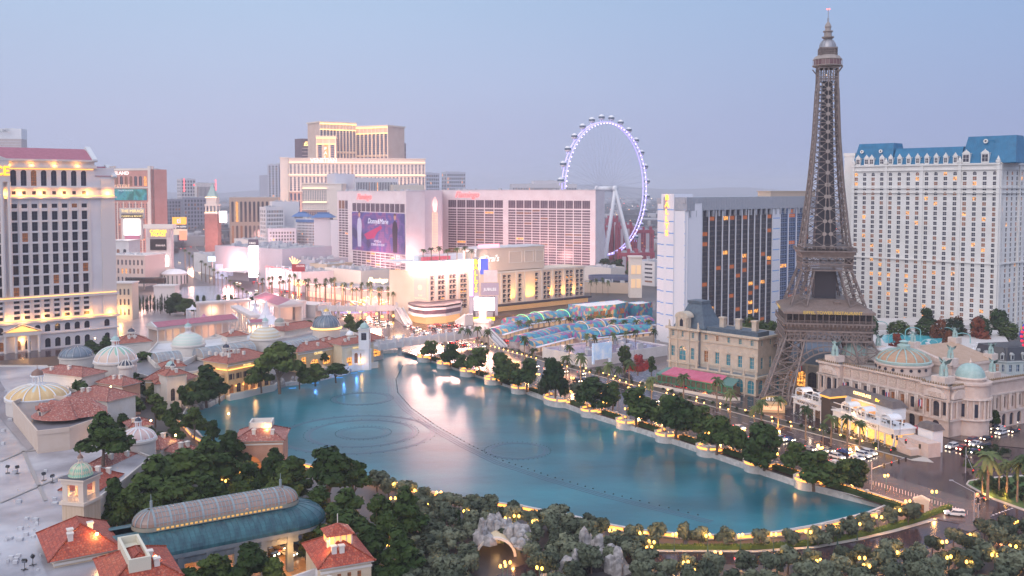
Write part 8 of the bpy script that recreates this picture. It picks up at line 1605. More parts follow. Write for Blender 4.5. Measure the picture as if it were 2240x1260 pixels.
for nm,lb,x0,Y0,x1,Y1,D_,h,m,g in(('arch_block','white block with blind arch and rooftop statues near the cypresses',337,700,383,700,10,15,MATS['palace_trim'],None),('palace_wing','cream stepped palace wing with orange lit niches right of the hotel tower',248,630,290,630,11,24,M_('wing_cream',(.62,.52,.42),rough=.7),(4,3)),('forum_block','cream arcaded forum block behind the covered walkway',236,860,318,850,30,27,M_('forum_rose',(.58,.46,.42),rough=.7),(9,3)),('forum_block','white forum hall with small arched window and blue roof edge',236,980,283,980,30,33,MATS['white_stucco'],(3,1)),('garden_kiosk','low white kiosk left of the long maroon colonnade',330,560,362,556,8,6,MATS['palace_trim'],None),('garden_pavilion','small maroon roofed white box between temple and bridge',600,640,640,630,12,11,MATS['palace_trim'],None),('garden_pavilion','white stair building at the far bridge landing',636,650,690,640,14,8,MATS['palace_trim'],None)):
 q,Lq=box_thing(nm,lb,'building',x0,Y0,x1,Y1,D_,h,m,front=(lambda L,H,g=g:grid(1,L-1,g[0],2,H-2,g[1],.45,.6,True))if g else None);mb=MB();mb.box(-.5,Lq+.5,-.6,D_+.5,h+.01,h+.9);mb.build('cornice',MATS['palace_trim'],q)
 if nm=='palace_wing':lamp_light((Lq*.5,-4,6),5000,(1,.5,.15),1,q)
flat('garden_pavement',[(p.x,p.y)for p in(G(255,745),G(640,745),G(700,690),G(560,640),G(380,635),G(250,690))],.06,M_('forecourt',(.30,.25,.26),(.38,.32,.32),sc=.1,rough=.3))
flat('plaza_pavement',[(p.x,p.y)for p in(G(380,660),G(500,660),G(560,648),G(470,625),G(400,628))],.09,M_('plaza_blue',(.20,.22,.28),rough=.2))
# --- trees, lamps, balustrades, cars, people
def leafm(name,c1,c2):
 m=mat(name,c1,c2,sc=.35,rough=.75,con=(.3,.7),detail=3);t=m.node_tree;p=t.nodes['Principled BSDF'];l=p.inputs['Base Color'].links[0].from_socket
 oi=t.nodes.new('ShaderNodeObjectInfo');h=t.nodes.new('ShaderNodeHueSaturation');r_=t.nodes.new('ShaderNodeMapRange');r_.inputs[3].default_value=.55;r_.inputs[4].default_value=1.6;r2=t.nodes.new('ShaderNodeMapRange');r2.inputs[3].default_value=.525;r2.inputs[4].default_value=.47;t.links.new(oi.outputs['Random'],r2.inputs[0]);t.links.new(r2.outputs[0],h.inputs['Hue']);t.links.new(oi.outputs['Random'],r_.inputs[0]);t.links.new(r_.outputs[0],h.inputs['Value']);t.links.new(l,h.inputs['Color']);t.links.new(h.outputs[0],p.inputs['Base Color']);p.inputs['Specular IOR Level'].default_value=.2;return m
pine_m=leafm('pine_needles',(.024,.050,.012),(.062,.095,.020));olive_m=leafm('olive_leaves',(.062,.078,.050),(.120,.138,.092));dark_m2=leafm('oak_leaves',(.020,.042,.012),(.050,.085,.020));palm_m=leafm('palm_leaves',(.04,.07,.025),(.09,.12,.05));lime_m=leafm('bush_leaves',(.06,.10,.02),(.11,.15,.035));red_m=leafm('autumn_leaves',(.16,.03,.02),(.22,.08,.03));hedge_m=leafm('hedge_leaves',(.015,.035,.012),(.035,.06,.02))
bark=M_('bark',(.12,.08,.06),(.20,.14,.11),sc=2,rough=.9);pbark=M_('palm_bark',(.22,.15,.10),(.30,.21,.15),sc=3,rough=.9)
def leaves(mb,clumps,n,s,rng,asp=1.0,up=.3):
 tot=sum(c[1][0]*c[1][1]+c[1][1]*c[1][2]for c in clumps)
 for c,rd in clumps:
  k=int(n*(rd[0]*rd[1]+rd[1]*rd[2])/tot)
  for _ in range(k):
   a=rng.uniform(0,6.283);z=rng.uniform(-.75,1);q=math.sqrt(1-z*z);d=rng.uniform(.7,1.08)
   nrm=Vector((q*math.cos(a),q*math.sin(a),z));p=Vector(c)+Vector((nrm.x*rd[0],nrm.y*rd[1],nrm.z*rd[2]))*d
   nrm=(nrm+Vector((rng.gauss(0,.5),rng.gauss(0,.5),rng.gauss(up,.5)))).normalized();u=nrm.orthogonal().normalized();u.rotate(Matrix.Rotation(rng.uniform(0,6.28),3,nrm));v=nrm.cross(u);w=s*rng.uniform(.6,1.3);h=w*asp
   mb.add([p-u*w-v*h*.4,p+u*w*.9-v*h,p+u*w+v*h*.6,p-u*w*.5+v*h],[(0,1,2,3)])
def mk_tree(name,m,H,W,seed,kind,n=1500,s=.4):
 rng=random.Random(seed);root=thing(name,'','tree');cl=[];lim=[]
 if kind=='pine':
  for k in range(11):
   a=rng.uniform(0,6.28);f=rng.random();z=H*(.3+.6*f);rr=W*.5*(1-.55*f)*rng.uniform(.35,.85);w=W*rng.uniform(.17,.27)*(1.1-.4*f);c=(rr*math.cos(a),rr*math.sin(a),z);cl.append((c,(w,w,w*.55)));lim.append(c)
  cl.append(((0,0,H*.9),(W*.16,W*.16,H*.12)))
 elif kind=='olive':
  for k in range(12):
   a=rng.uniform(0,6.28);f=rng.random();z=H*(.42+.42*f);rr=W*.37*rng.uniform(.4,1)*(1.1-.4*f);w=W*rng.uniform(.10,.21);c=(rr*math.cos(a),rr*math.sin(a),z);cl.append((c,(w,w,w*.95)));lim.append(c)
 elif kind=='oak':
  for k in range(12):
   a=rng.uniform(0,6.28);f=rng.random();z=H*(.24+.6*f);rr=W*.38*rng.uniform(.3,1)*(1.15-.65*f);w=W*rng.uniform(.16,.25);c=(rr*math.cos(a),rr*math.sin(a),z);cl.append((c,(w,w,w*.85)));lim.append(c)
 elif kind=='cypress':cl=[((0,0,H*.5),(W*.5,W*.5,H*.5))]
 mb=MB();leaves(mb,cl,n,s,rng,asp=(1.8 if kind=='olive' else 1));mb.build('crown',m,root);mb=MB();th=H*.022+.06;tp_=Vector((rng.uniform(-.3,.3),rng.uniform(-.3,.3),H*.5));mb.tube((0,0,0),tp_,th,7,th*.6)
 for c in lim[:7]:b_=tp_*rng.uniform(.45,.95);mb.tube(b_,c,th*.45,5,th*.15)
 mb.build('trunk',bark,root);root['_used']=False;return root
def mk_palm(seed,H=9,n=26,ln=2.6,m=None):
 rng=random.Random(seed);root=thing('palm_tree','','palm');mb=MB();z0=H-ln*.35
 for i in range(n):
  a=2*math.pi*i/n*2.4;el=rng.uniform(-.5,1.2);d=Vector((math.cos(a),math.sin(a),0));sd=Vector((-math.sin(a),math.cos(a),0));P=[]
  for k in range(6):t=k/5;P.append(Vector((0,0,z0))+d*(ln*t*math.cos(el*.8))+Vector((0,0,ln*(t*math.sin(el)-.75*t*t))))
  for k in range(5):
   w0,w1=ln*.2*(1-.5*k/5)*(.5 if k==0 else 1),ln*.2*(1-.8*(k+1)/5)
   for sg in(-1,1):mb.add([P[k],P[k+1],P[k+1]+sd*sg*w1-Vector((0,0,w1*.5)),P[k]+sd*sg*w0-Vector((0,0,w0*.5))],[(0,1,2,3)])
 mb.build('crown',m or palm_m,root);mb=MB();mb.tube((0,0,0),(0,0,z0),H*.028,7,H*.02);mb.lathe([(.18,z0-.9),(.42,z0-.4),(.3,z0+.1)],n=7);mb.build('trunk',pbark,root);root['_used']=False;return root
PR={'pine':[mk_tree('pine_tree',pine_m,12,10,40+i,'pine',1700,.44)for i in range(4)],'olive':[mk_tree('olive_tree',olive_m,5.6,6,50+i,'olive',900,.27)for i in range(4)],'oak':[mk_tree('street_tree',dark_m2,11,8.5,60+i,'oak',1400,.42)for i in range(3)],'round':[mk_tree('round_tree',lime_m,6,8,70,'oak',1500,.25)],'cypress':[mk_tree('cypress_tree',hedge_m,10,1.6,80,'cypress',420,.2)],'red':[mk_tree('autumn_tree',red_m,8,7,81,'oak',900,.3)],'conifer':[mk_tree('conifer_tree',dark_m2,9,4,82,'cypress',700,.3)],'palm':[mk_palm(90+i)for i in range(3)],'fan':[mk_palm(95,11,22,1.7)],'bush':[mk_tree('garden_bush',hedge_m,2.2,3,83,'oak',260,.2)]}
HH={'pine':12,'olive':5.6,'oak':11,'round':6,'cypress':10,'red':8,'conifer':9,'palm':9,'fan':11,'bush':2.2};WW={'pine':10,'olive':6,'oak':8.5,'round':8,'cypress':1.6,'red':7,'conifer':4,'palm':5,'fan':3.4,'bush':3};rngT=random.Random(77)
def place(kind,p,h,w,label,group,cat=None):
 L_=PR[kind];pr=L_[rngT.randrange(len(L_))];sh,sw=h/HH[kind],w/WW[kind]
 if not pr['_used']:pr['_used']=True;o=pr;pr['_first']=1;o.location=p;o.rotation_euler[2]=rngT.uniform(0,6.28);o.scale=(sw,sw,sh)
 else:o=copy_tree(pr,loc=p,rotz=rngT.uniform(0,6.28),scale=(sw,sw,sh))
 o['label']=label;o['group']=group
 if cat:o['category']=cat
 return o
def px_tree(kind,x,yt,yb,wp,z,label,group):
 p=GZ(x,yb,z);h=max(2,ZT(p.y,yt)-z);p=Vector((p.x,p.y,z));return place(kind,p,h,wp/F*p.y*1.12,label,group)
def rowof(kind,items,fmt,group,z=0):
 items=sorted(items)
 for i,(x,yt,yb,w)in enumerate(items):px_tree(kind,x,yt,yb,w,z,fmt.format(nth(i)),group)
rowof('pine',[(175,833,925,78),(228,872,930,52),(314,770,830,74),(290,815,880,66),(347,828,880,56),(340,862,935,60),(292,868,930,60),(198,746,790,58),(232,735,780,40),(452,800,892,88),(440,766,812,78),(425,893,962,66),(468,920,985,46),(385,880,940,46),(398,845,900,36),(268,905,960,40),(262,858,905,36),(330,935,990,46),(375,915,975,44),(245,810,850,34),(420,835,890,40),(352,945,1010,50),(300,985,1040,50)],'{} pine from the left among the domes and villas','pines among the villas')
rowof('pine',[(225,905,1020,108)],'broad dark pine in the roof planter beside the striped dome','roof planter pine',10.7)
rowof('pine',[(612,750,862,98),(572,785,860,60),(655,790,852,50),(690,796,845,60),(735,795,838,56),(768,735,795,40),(752,742,792,34),(800,770,800,20),(790,700,745,26),(764,688,740,38),(480,835,885,40),(708,770,805,28)],'{} pine from the left on the rocky lake shore','pines on the rocky lake shore')
rowof('pine',[(250,1048,1165,78),(292,1062,1175,92),(340,1000,1130,130),(405,985,1110,140),(385,1045,1160,120),(455,960,1075,110),(505,945,1050,92),(545,1010,1075,70),(600,982,1062,62),(640,1000,1085,76),(622,1020,1105,84),(720,980,1115,140),(775,1010,1110,80),(448,1040,1125,90),(330,1085,1190,80),(700,1065,1160,90),(757,1072,1185,110),(830,1085,1200,92),(885,1068,1185,92),(745,1115,1235,128),(805,1150,1262,110),(690,1135,1215,66),(645,1105,1180,56),(872,1160,1280,110),(850,1120,1225,80)],'{} pine from the left in the dark belt along the near shore','pines in the near shore belt')
rowof('pine',[(545,1190,1310,110),(470,1215,1320,96),(600,1222,1310,70),(415,1245,1335,90),(668,1185,1225,34)],'{} pine from the left in front of the carriage porch','pines before the carriage porch')
rowof('round',[(493,1000,1062,84),(535,1040,1090,60),(430,1110,1160,60),(640,1075,1110,44)],'{} light green round tree from the left behind the glass ridge','round trees behind the porch')
rowof('oak',[(943,741,789,40),(985,748,802,46),(1010,772,812,30),(1047,754,822,58),(1097,770,842,58),(1125,790,838,30),(1152,778,858,66),(1215,772,880,62),(1300,818,900,84),(1340,835,900,50),(1392,842,935,84),(1452,858,940,60),(1478,850,962,96),(1425,870,935,40),(1530,882,965,70),(1568,896,995,82),(1618,925,1000,50),(1672,926,1030,88),(1735,962,1035,60),(1780,982,1075,98),(1843,996,1068,58),(1877,1004,1070,54),(1650,950,1010,50)],'{} leafy tree from the far end of the lake promenade','leafy trees along the lake promenade')
rowof('olive',[(1190,832,868,30),(1235,838,876,22),(1260,836,878,34)],'{} small clipped tree from the left on the promenade','small promenade trees')
rowof('olive',[(825,1032,1075,52),(850,1045,1088,40),(893,1052,1096,48),(935,1062,1108,52),(985,1078,1120,60),(1020,1085,1125,44),(1440,1143,1192,46),(1495,1143,1196,30),(1527,1148,1199,48),(1585,1155,1199,50),(1667,1157,1199,50),(1728,1154,1197,44),(1790,1152,1194,52),(1822,1146,1188,40),(1856,1132,1180,46),(1903,1120,1168,52),(1945,1110,1155,44),(1985,1096,1148,60),(1385,1148,1192,48)],'{} olive tree from the left behind the glowing lakeside balustrade','olives behind the lakeside balustrade')
def poisson(poly,sp,seed,tries=5000,cap=200):
 rng=random.Random(seed);xs=[p[0]for p in poly];ys=[p[1]for p in poly];pts=[]
 W_=[G(*p)for p in poly];x0,x1=min(p.x for p in W_),max(p.x for p in W_);y0,y1=min(p.y for p in W_),max(p.y for p in W_)
 def ins(p):
  c=False;j=len(W_)-1
  for i in range(len(W_)):
   a,b=W_[i],W_[j]
   if(a.y>p.y)!=(b.y>p.y)and p.x<(b.x-a.x)*(p.y-a.y)/(b.y-a.y)+a.x:c=not c
   j=i
  return c
 for _ in range(tries):
  p=Vector((rng.uniform(x0,x1),rng.uniform(y0,y1),0))
  if ins(p)and all((p-q).length>sp for q in pts):pts.append(p)
  if len(pts)>=cap:break
 return pts
g1=[p for p in poisson([(900,1118),(1040,1125),(1180,1140),(1320,1170),(1420,1225),(1280,1262),(1200,1330),(1140,1330),(1120,1240),(1040,1235),(1000,1330),(880,1330)],4.3,5)if not(1035<1120+F*p.x/p.y<1150 and p.y<G(0,1198).y and p.y>G(0,1262).y*.97)]
def banded(pts,fmt,grp,hs=(4.4,6.2)):
 pts=sorted(pts,key=lambda p:-p.y);R_=[pts[i:i+12]for i in range(0,len(pts),12)]
 for k,row in enumerate(R_):
  for i,p in enumerate(sorted(row,key=lambda p:p.x/p.y)):h=rngT.uniform(*hs);place('olive',p,h,h*rngT.uniform(1.0,1.25),fmt.format(nth(i),nth(k)),grp)
banded(g1,'grey green olive, {} from the left in the {} row of the rocky grove','olives of the rocky grove')
g2=poisson([(1420,1252),(1560,1256),(1700,1252),(1830,1244),(1960,1222),(2060,1200),(2130,1185),(2240,1172),(2330,1180),(2400,1420),(1300,1420)],4.6,6)
banded(g2,'grey green olive, {} from the left in the {} row below the driveway','olives below the driveway')
for i,(x,yt,yb)in enumerate(((1004,1108,1180),(971,1128,1170),(1032,1094,1122))):px_tree('cypress',x,yt,yb,7,0,('tallest' if i==0 else 'middle' if i==1 else 'shortest')+' of three slim dark cypresses in the olive grove','cypresses in the grove')
for i in range(16):x=292+i*5.2+(i%3);px_tree('cypress',x,642+(i*7)%12,680+(i*5)%8,4.2,0,f'{nth(i)} thin cypress from the left in the palace garden','cypresses in the palace garden')
rowof('oak',[(385,640,682,40),(405,650,690,44),(372,655,690,30),(425,658,690,30),(300,590,612,40),(345,588,608,34),(560,640,662,26),(520,650,670,26),(700,692,722,34),(672,700,728,30)],'{} dark tree from the left around the palace forecourt','trees of the palace forecourt')
rowof('conifer',[(432,645,664,7),(446,645,664,7),(478,644,662,8),(492,644,662,8),(506,643,661,8)],'{} clipped cone tree from the left on the blue plaza','cone trees on the plaza')
fr_=[(x,690+(i*13)%14,742+(i*7)%20,26+(i*5)%16)for i,x in enumerate(range(1905,2215,20))]
rowof('conifer',[t_ for i,t_ in enumerate(fr_)if i%3==0]+[(1640,690,760,30),(1668,700,765,26),(1725,700,770,30),(1660,705,770,30)],'{} dark conifer from the left behind the pool and the tower','conifers near the pool',6)
rowof('red',[(2055,695,760,36),(2078,722,775,30),(2145,692,760,46),(1960,728,780,34),(2100,690,750,34),(1395,775,822,40)],'{} rust coloured autumn tree from the left','autumn trees',4)
rowof('oak',[(1690,692,775,40),(1650,695,770,50),(2030,668,745,40),(2185,676,750,46),(1365,755,810,34),(1425,775,820,24),(2092,898,940,26),(2075,905,945,24),(2170,890,940,34),(2135,905,940,26),(1350,562,600,30),(1322,565,600,30),(1380,570,606,24),(2115,1000,1030,20)],'{} green tree from the left around the tower and opera hall','trees around the tower',0)
rowof('palm',[(1425,822,890,32),(1495,815,890,34),(1568,823,895,32),(1597,850,915,32),(1665,872,945,34),(1702,865,935,32),(1762,886,962,32),(1818,906,975,36),(1853,905,980,34),(1880,918,992,34),(1238,775,838,28),(1270,770,848,30),(1330,790,852,28),(1376,786,860,30),(1147,733,800,24),(1245,752,800,24),(1045,712,765,22),(1068,718,770,22),(1168,760,805,24),(1352,800,862,22),(1650,885,950,24),(1800,925,985,22),(1010,715,760,18),(1024,718,762,18),(1310,800,850,20)],'{} palm from the left along the boulevard beside the lake','palms along the boulevard')
rowof('palm',[(2160,985,1092,60),(2202,1005,1085,44),(2225,1005,1100,46),(2185,1018,1075,40),(2243,990,1108,60),(2148,1020,1082,36)],'{} big date palm from the left on the planted island','date palms on the island')
rowof('fan',[(x,596+(i*11)%24+max(0,(x-640)*.1),640+max(0,(x-560))*.15+(i*7)%10,12)for i,x in enumerate([565+int(7.2*k+5*math.sin(k*2.3))for k in range(42)])]+[(405+i*9,545+i*6,575+i*6,10)for i in range(16)],'{} fan palm from the left beside the far boulevard','fan palms by the far boulevard')
rowof('palm',[(1135+i*22,700-i*1.5,732-i*2.5,20)for i in range(10)]+[(1340+i*26,698,735,20)for i in range(4)],'{} palm from the left between the patchwork roofs','palms in the bazaar')
rowof('palm',[(1390,720,768,18),(1370,722,770,16),(1341,725,775,18),(1283,728,778,18),(1300,730,780,16),(1430,718,762,18)],'{} palm from the left before the orange street wall','palms before the street wall')
for i,x in enumerate((926,944,962,980,1000,1018,1032)):p=AT(x,648);p.z=38.1;place('palm',p,8+(i%3),6,f'{nth(i)} palm from the left on the peach hotel roof','palms on the peach hotel roof')
rowof('palm',[(1292,612,648,10),(1304,608,646,10),(1318,606,644,10),(1330,612,648,10)],'{} small palm from the left on the terrace below the white hotel','terrace palms')
def fill(kind,poly,sp,seed,fmt,grp,h,w,cap):[place(kind,p,h*rngT.uniform(.7,1.3),w*rngT.uniform(.8,1.3),fmt.format(nth(i)),grp)for i,p in enumerate(sorted(poisson(poly,sp,seed,3000,cap),key=lambda p:p.x/p.y))]
fill('bush',[(2125,1066),(2245,1105),(2300,1090),(2240,1050),(2150,1052)],2.2,3,'{} clipped bush from the left on the palm island','bushes on the palm island',1.6,2.4,40)
fill('bush',[(2110,997),(2205,998),(2205,987),(2160,978),(2112,987)],2.4,4,'{} low bush from the left on the planted traffic island','bushes on the traffic island',1.4,2.4,20)
for i in range(44):s_=-20+i*(SL-10)/44;place('bush',S(s_,50.5+rngT.uniform(-1,1),.18),rngT.uniform(.8,1.5),rngT.uniform(1.6,2.8),f'{nth(i)} low bush from the far end of the planted median','bushes on the median')
fill('pine',[(480,1170),(300,1200),(280,1150),(500,1080),(640,1060),(690,1080)],6,8,'{} shadowed pine from the left right behind the carriage porch','pines right behind the porch',9,8,14)
for L_ in PR.values():
 for pr in L_:
  if not pr['_used']:
   for c in list(pr.children):bpy.data.objects.remove(c)
   bpy.data.objects.remove(pr)
  else:del pr['_used']
for o_ in C.objects:
 for k_ in('_used','_first'):
  if k_ in o_:del o_[k_]
bpx=[(943,789),(989,803),(1038,820),(1090,838),(1146,858),(1222,884),(1305,908),(1382,934),(1466,963),(1559,993),(1662,1028),(1777,1064)]
gold_b=M_('balustrade_glow',(.6,.35,.15),em=(1,.36,.06),es=2.6);pst=M_('balustrade_stone',(.62,.54,.46),rough=.7)
def rail(mbs,P,z0,posts=None):
 mr,mg=mbs
 for a,b in zip(P,P[1:]):mr.bar((a.x,a.y,z0+1.15),(b.x,b.y,z0+1.15),.45,.22);mr.bar((a.x,a.y,z0+.15),(b.x,b.y,z0+.15),.45,.3);mg.bar((a.x,a.y,z0+.68),(b.x,b.y,z0+.68),.16,.68)
ss=[]
for i,(x,y)in enumerate(bpx):
 s_,w_=toS(G(x,y,-1.6));ss.append(s_);c=S(s_,1.2);c.z=0;k=1.75 if i==5 else 1;t_=thing('lake_bastion',f'rounded stone bastion with glowing balustrade, {nth(i)} from the footbridge','bastion',c,ROTS,'bastions along the lake promenade');rr=4.0
 mb=MB();mb.M=Matrix.Diagonal((k,1,1,1));mb.lathe([(rr,-1.9),(rr,.3),(rr+.2,.35),(rr+.2,.6),(.01,.6)],n=24,capt=False);mb.build('base',MATS['stone_blocks'],t_)
 mr,mg=MB(),MB();P=[Vector((k*rr*.95*math.cos(R(a)),rr*.95*math.sin(R(a)),0))for a in range(165,376,15)];rail((mr,mg),P,.6);[mr.box(P[j].x-.35,P[j].x+.35,P[j].y-.35,P[j].y+.35,.6,2.1)for j in(0,4,10,14)];q_=mr.build('balustrade',pst,t_);mg.build('balustrade_light',gold_b,q_)
 if i in(3,7,11):lamp_light((0,-rr-1.5,0),160,(1,.45,.1),.4,t_)
for i,(a,b)in enumerate(zip(ss,ss[1:]+[SL+2])):
 k0,k1=(7.5 if i==5 else 4.3),(7.5 if i==4 else 4.3 if i<11 else 0);t_=thing('balustrade',f'straight glowing balustrade stretch after the {nth(i)} lake bastion','balustrade',S(a+k0,5.2,.14),ROTS,'straight balustrades of the promenade');Lb=b-a-k0-k1;mr,mg=MB(),MB();rail((mr,mg),[Vector((0,0,0)),Vector((Lb,0,0))],0);rail((mr,mg),[Vector((0,-4,0)),Vector((0,0,0))],0);[mr.box(x-.4,x+.4,-.4,.4,0,1.6)for x in(0,Lb/2,Lb)];mr.build('rail',pst,t_);mg.build('rail_light',gold_b,t_)
 h=thing('hedge',f'dark clipped hedge on the lake ledge after the {nth(i)} bastion','hedge',S(a+k0+1,2.9,.25),ROTS,'hedges on the lake ledge');mb=MB();rh=random.Random(i);n=int(Lb*30)
 for _ in range(n):p=Vector((rh.uniform(0,Lb-2),rh.uniform(-1.0,1.0),rh.uniform(.1,1.35)));u=Vector((rh.gauss(0,1),rh.gauss(0,1),rh.gauss(0,1))).normalized()*.26;v=u.orthogonal().normalized()*.26;mb.add([p-u,p-v,p+u,p+v],[(0,1,2,3)])
 mb.box(.1,Lb-2.1,-.9,.9,0,1.2);mb.build('foliage',hedge_m,h)
near=[LK[lake_px.index(q)]for q in lake_px[18:38]];off=[]
for i,p in enumerate(near):a,b=near[max(0,i-1)],near[min(len(near)-1,i+1)];d=(b-a).normalized();off.append(p+Vector((-d.y,d.x,0))*(3.0 if p.y<1e9 else 0)*(1 if(Vector((-d.y,d.x,0))).y<0 else-1))
k_=0
for a,b in zip(off,off[1:]):
 d=b-a;d.z=0;n=max(1,round(d.length/11))
 for j in range(n):
  p,q=a+d*(j/n),a+d*((j+1)/n);p.z=q.z=.05;t_=thing('balustrade',f'{nth(k_)} panel of glowing balustrade from the right on the near shore','balustrade',p,math.atan2(d.y,d.x),'near shore balustrade panels');k_+=1;Lb=(q-p).length;mr,mg=MB(),MB();rail((mr,mg),[Vector((.5,0,0)),Vector((Lb-.5,0,0))],0);mr.box(-.5,.5,-.4,.4,0,1.5);mr.build('rail',pst,t_);mg.build('rail_light',gold_b,t_)
rh=random.Random(3)
def hedgerow(label,P,w=1.3,h=1.3):
 mb=MB();o_=P[0].copy()
 for a,b in zip(P,P[1:]):
  d=b-a;nn_=Vector((-d.y,d.x,0)).normalized();mb.bar((a-o_)+Vector((0,0,h*.42)),(b-o_)+Vector((0,0,h*.42)),w*.9,h*.8)
  for _ in range(int(d.length*34)):p=a-o_+d*rh.random()+nn_*rh.uniform(-w/2,w/2)+Vector((0,0,rh.uniform(.1,h)));u=Vector((rh.gauss(0,1),rh.gauss(0,1),rh.gauss(0,1))).normalized()*.24;v=u.orthogonal().normalized()*.24;mb.add([p-u,p-v,p+u,p+v],[(0,1,2,3)])
 o=thing('hedge',label,'hedge',o_);mb.build('foliage',lime_m,o)
hp=[G(x,y)for x,y in((2080,1112),(2000,1142),(1920,1165),(1850,1180),(1770,1192),(1690,1199),(1600,1202),(1500,1202),(1400,1200),(1330,1200))]
hedgerow('long clipped green hedge between the balustrade and the driveway, right half',hp[:5]);hedgerow('long clipped green hedge between the balustrade and the driveway, left half',hp[4:])
lp0=thing('street_lamp','','lamp');mb=MB();mb.lathe([(.28,0),(.2,.5),(.09,.8),(.07,3.6),(.12,3.7)],n=8);mb.bar((-.62,0,3.65),(.62,0,3.65),.08);mb.build('post',MATS['lamp_green'],lp0)
for sx_ in(-.6,.6):mb=MB();mb.lathe([(.12,3.7),(.3,3.95),(.28,4.3),(.1,4.5)],sx_,0,8);mb.build('globe',lamp_warm,lp0)
_kc[lp0.name]=list(lp0.children);lpn=[0]
def lamp(p,lb,grp,light=0,sc=1.0):
 if lpn[0]==0:o=lp0;o.location=p;o.rotation_euler[2]=rngT.uniform(-.6,.6);o.scale=(sc,)*3;o['label']=lb;o['group']=grp
 else:o=copy_tree(lp0,loc=p,rotz=rngT.uniform(-.6,.6),scale=sc,label=lb,group=grp)
 lpn[0]+=1
 if light:lamp_light(p+Vector((0,-.3,4.4*sc)),light,(1,.47,.12),.35)
j=0
for i,s_ in enumerate(ss):
 for ds in(-4.4,4.4):
  if i>2 or ds>0:lamp(S(s_+ds,4.6,.14),f'twin globe lamp beside a lake bastion, {nth(j)} from the footbridge','twin lamps at the bastions',0);j+=1
for i in range(19):s_=8+i*(SL-12)/18.5;lamp(S(s_,(14,22,18)[i%3],.14),f'twin globe lamp under the promenade trees, {nth(i)} from the footbridge','twin lamps under the trees',2400 if i>2 else 900)
for i,(x,y)in enumerate(((2043,1108),(1985,1130),(1962,1150),(1922,1166),(1875,1182),(1832,1192),(1767,1200),(1692,1206),(1620,1208),(1548,1208),(1475,1206),(1405,1203),(1338,1196),(865,1090),(912,1105),(960,1110))):lamp(G(x,y),f'{nth(i)} twin globe lamp from the right along the driveway hedge','twin lamps along the hedge',1000)
sc_=[(1020,1145),(1070,1165),(1083,1164),(1110,1162),(1170,1168),(1130,1156),(1200,1150),(1265,1172),(1140,1200),(1110,1262),(965,1255),(1100,1270),(1180,1275),(1425,1215),(1500,1262),(1512,1280),(1420,1228),(1570,1240),(1670,1250),(1700,1246),(1790,1258),(1885,1252),(1968,1240),(1895,1270),(2065,1215),(2118,1200),(2075,1250),(2175,1245),(2215,1225),(2222,1170),(2120,1262),(620,1150),(770,1080),(930,1130),(745,1140),(700,1100),(860,1115),(880,1150),(912,1160),(800,1210),(850,1222),(725,1200),(335,1190),(570,1085),(455,1070),(490,1075),(530,1058),(575,1060)]
for i,(x,y)in enumerate(sorted(sc_)):lamp(G(x,y+8),f'{nth(i)} twin globe lamp from the left among the near trees','twin lamps among the near trees',650,1.0)
rg_=random.Random(31);ll=glow('ground_lamp',(1,.50,.12),9)
for i in range(60):s_=-18+i*SL/64;p=S(s_,rg_.choice([48.2,52.8]),.18);mb=MB();mb.lathe([(.22,0),(.26,.35),(.05,.5)],n=6);tag(mb.build('ground_light',ll,loc=p),f'{nth(i)} low glowing light from the far end of the median planting','light','low lights in the median')
for i,(x,y)in enumerate(((1540,858),(1705,930),(1172,795),(1025,745),(1330,830),(1376,836),(2160,1075),(2200,1080),(1790,960),(1860,968),(1230,810),(1100,770),(1665,935),(700,660),(640,640),(760,672))):lamp_light(G(x,y,1.2),900,(1,.5,.1),.4)
for i in range(26):x=560+i*12;p=G(x,646+i*1.6+(i%3)*5,2.5);mb=MB();mb.ball((0,0,0),.8,6,4);tag(mb.build('street_light',lamp_warm if i%3 else MATS['neon_red'],loc=p),f'{nth(i)} glowing street light from the left below the fan palms','light','lights below the fan palms')
tl_=glow('tail_red',(1,.03,.02),7);hl_=glow('head_white',(1,.80,.55),12);cprot={}
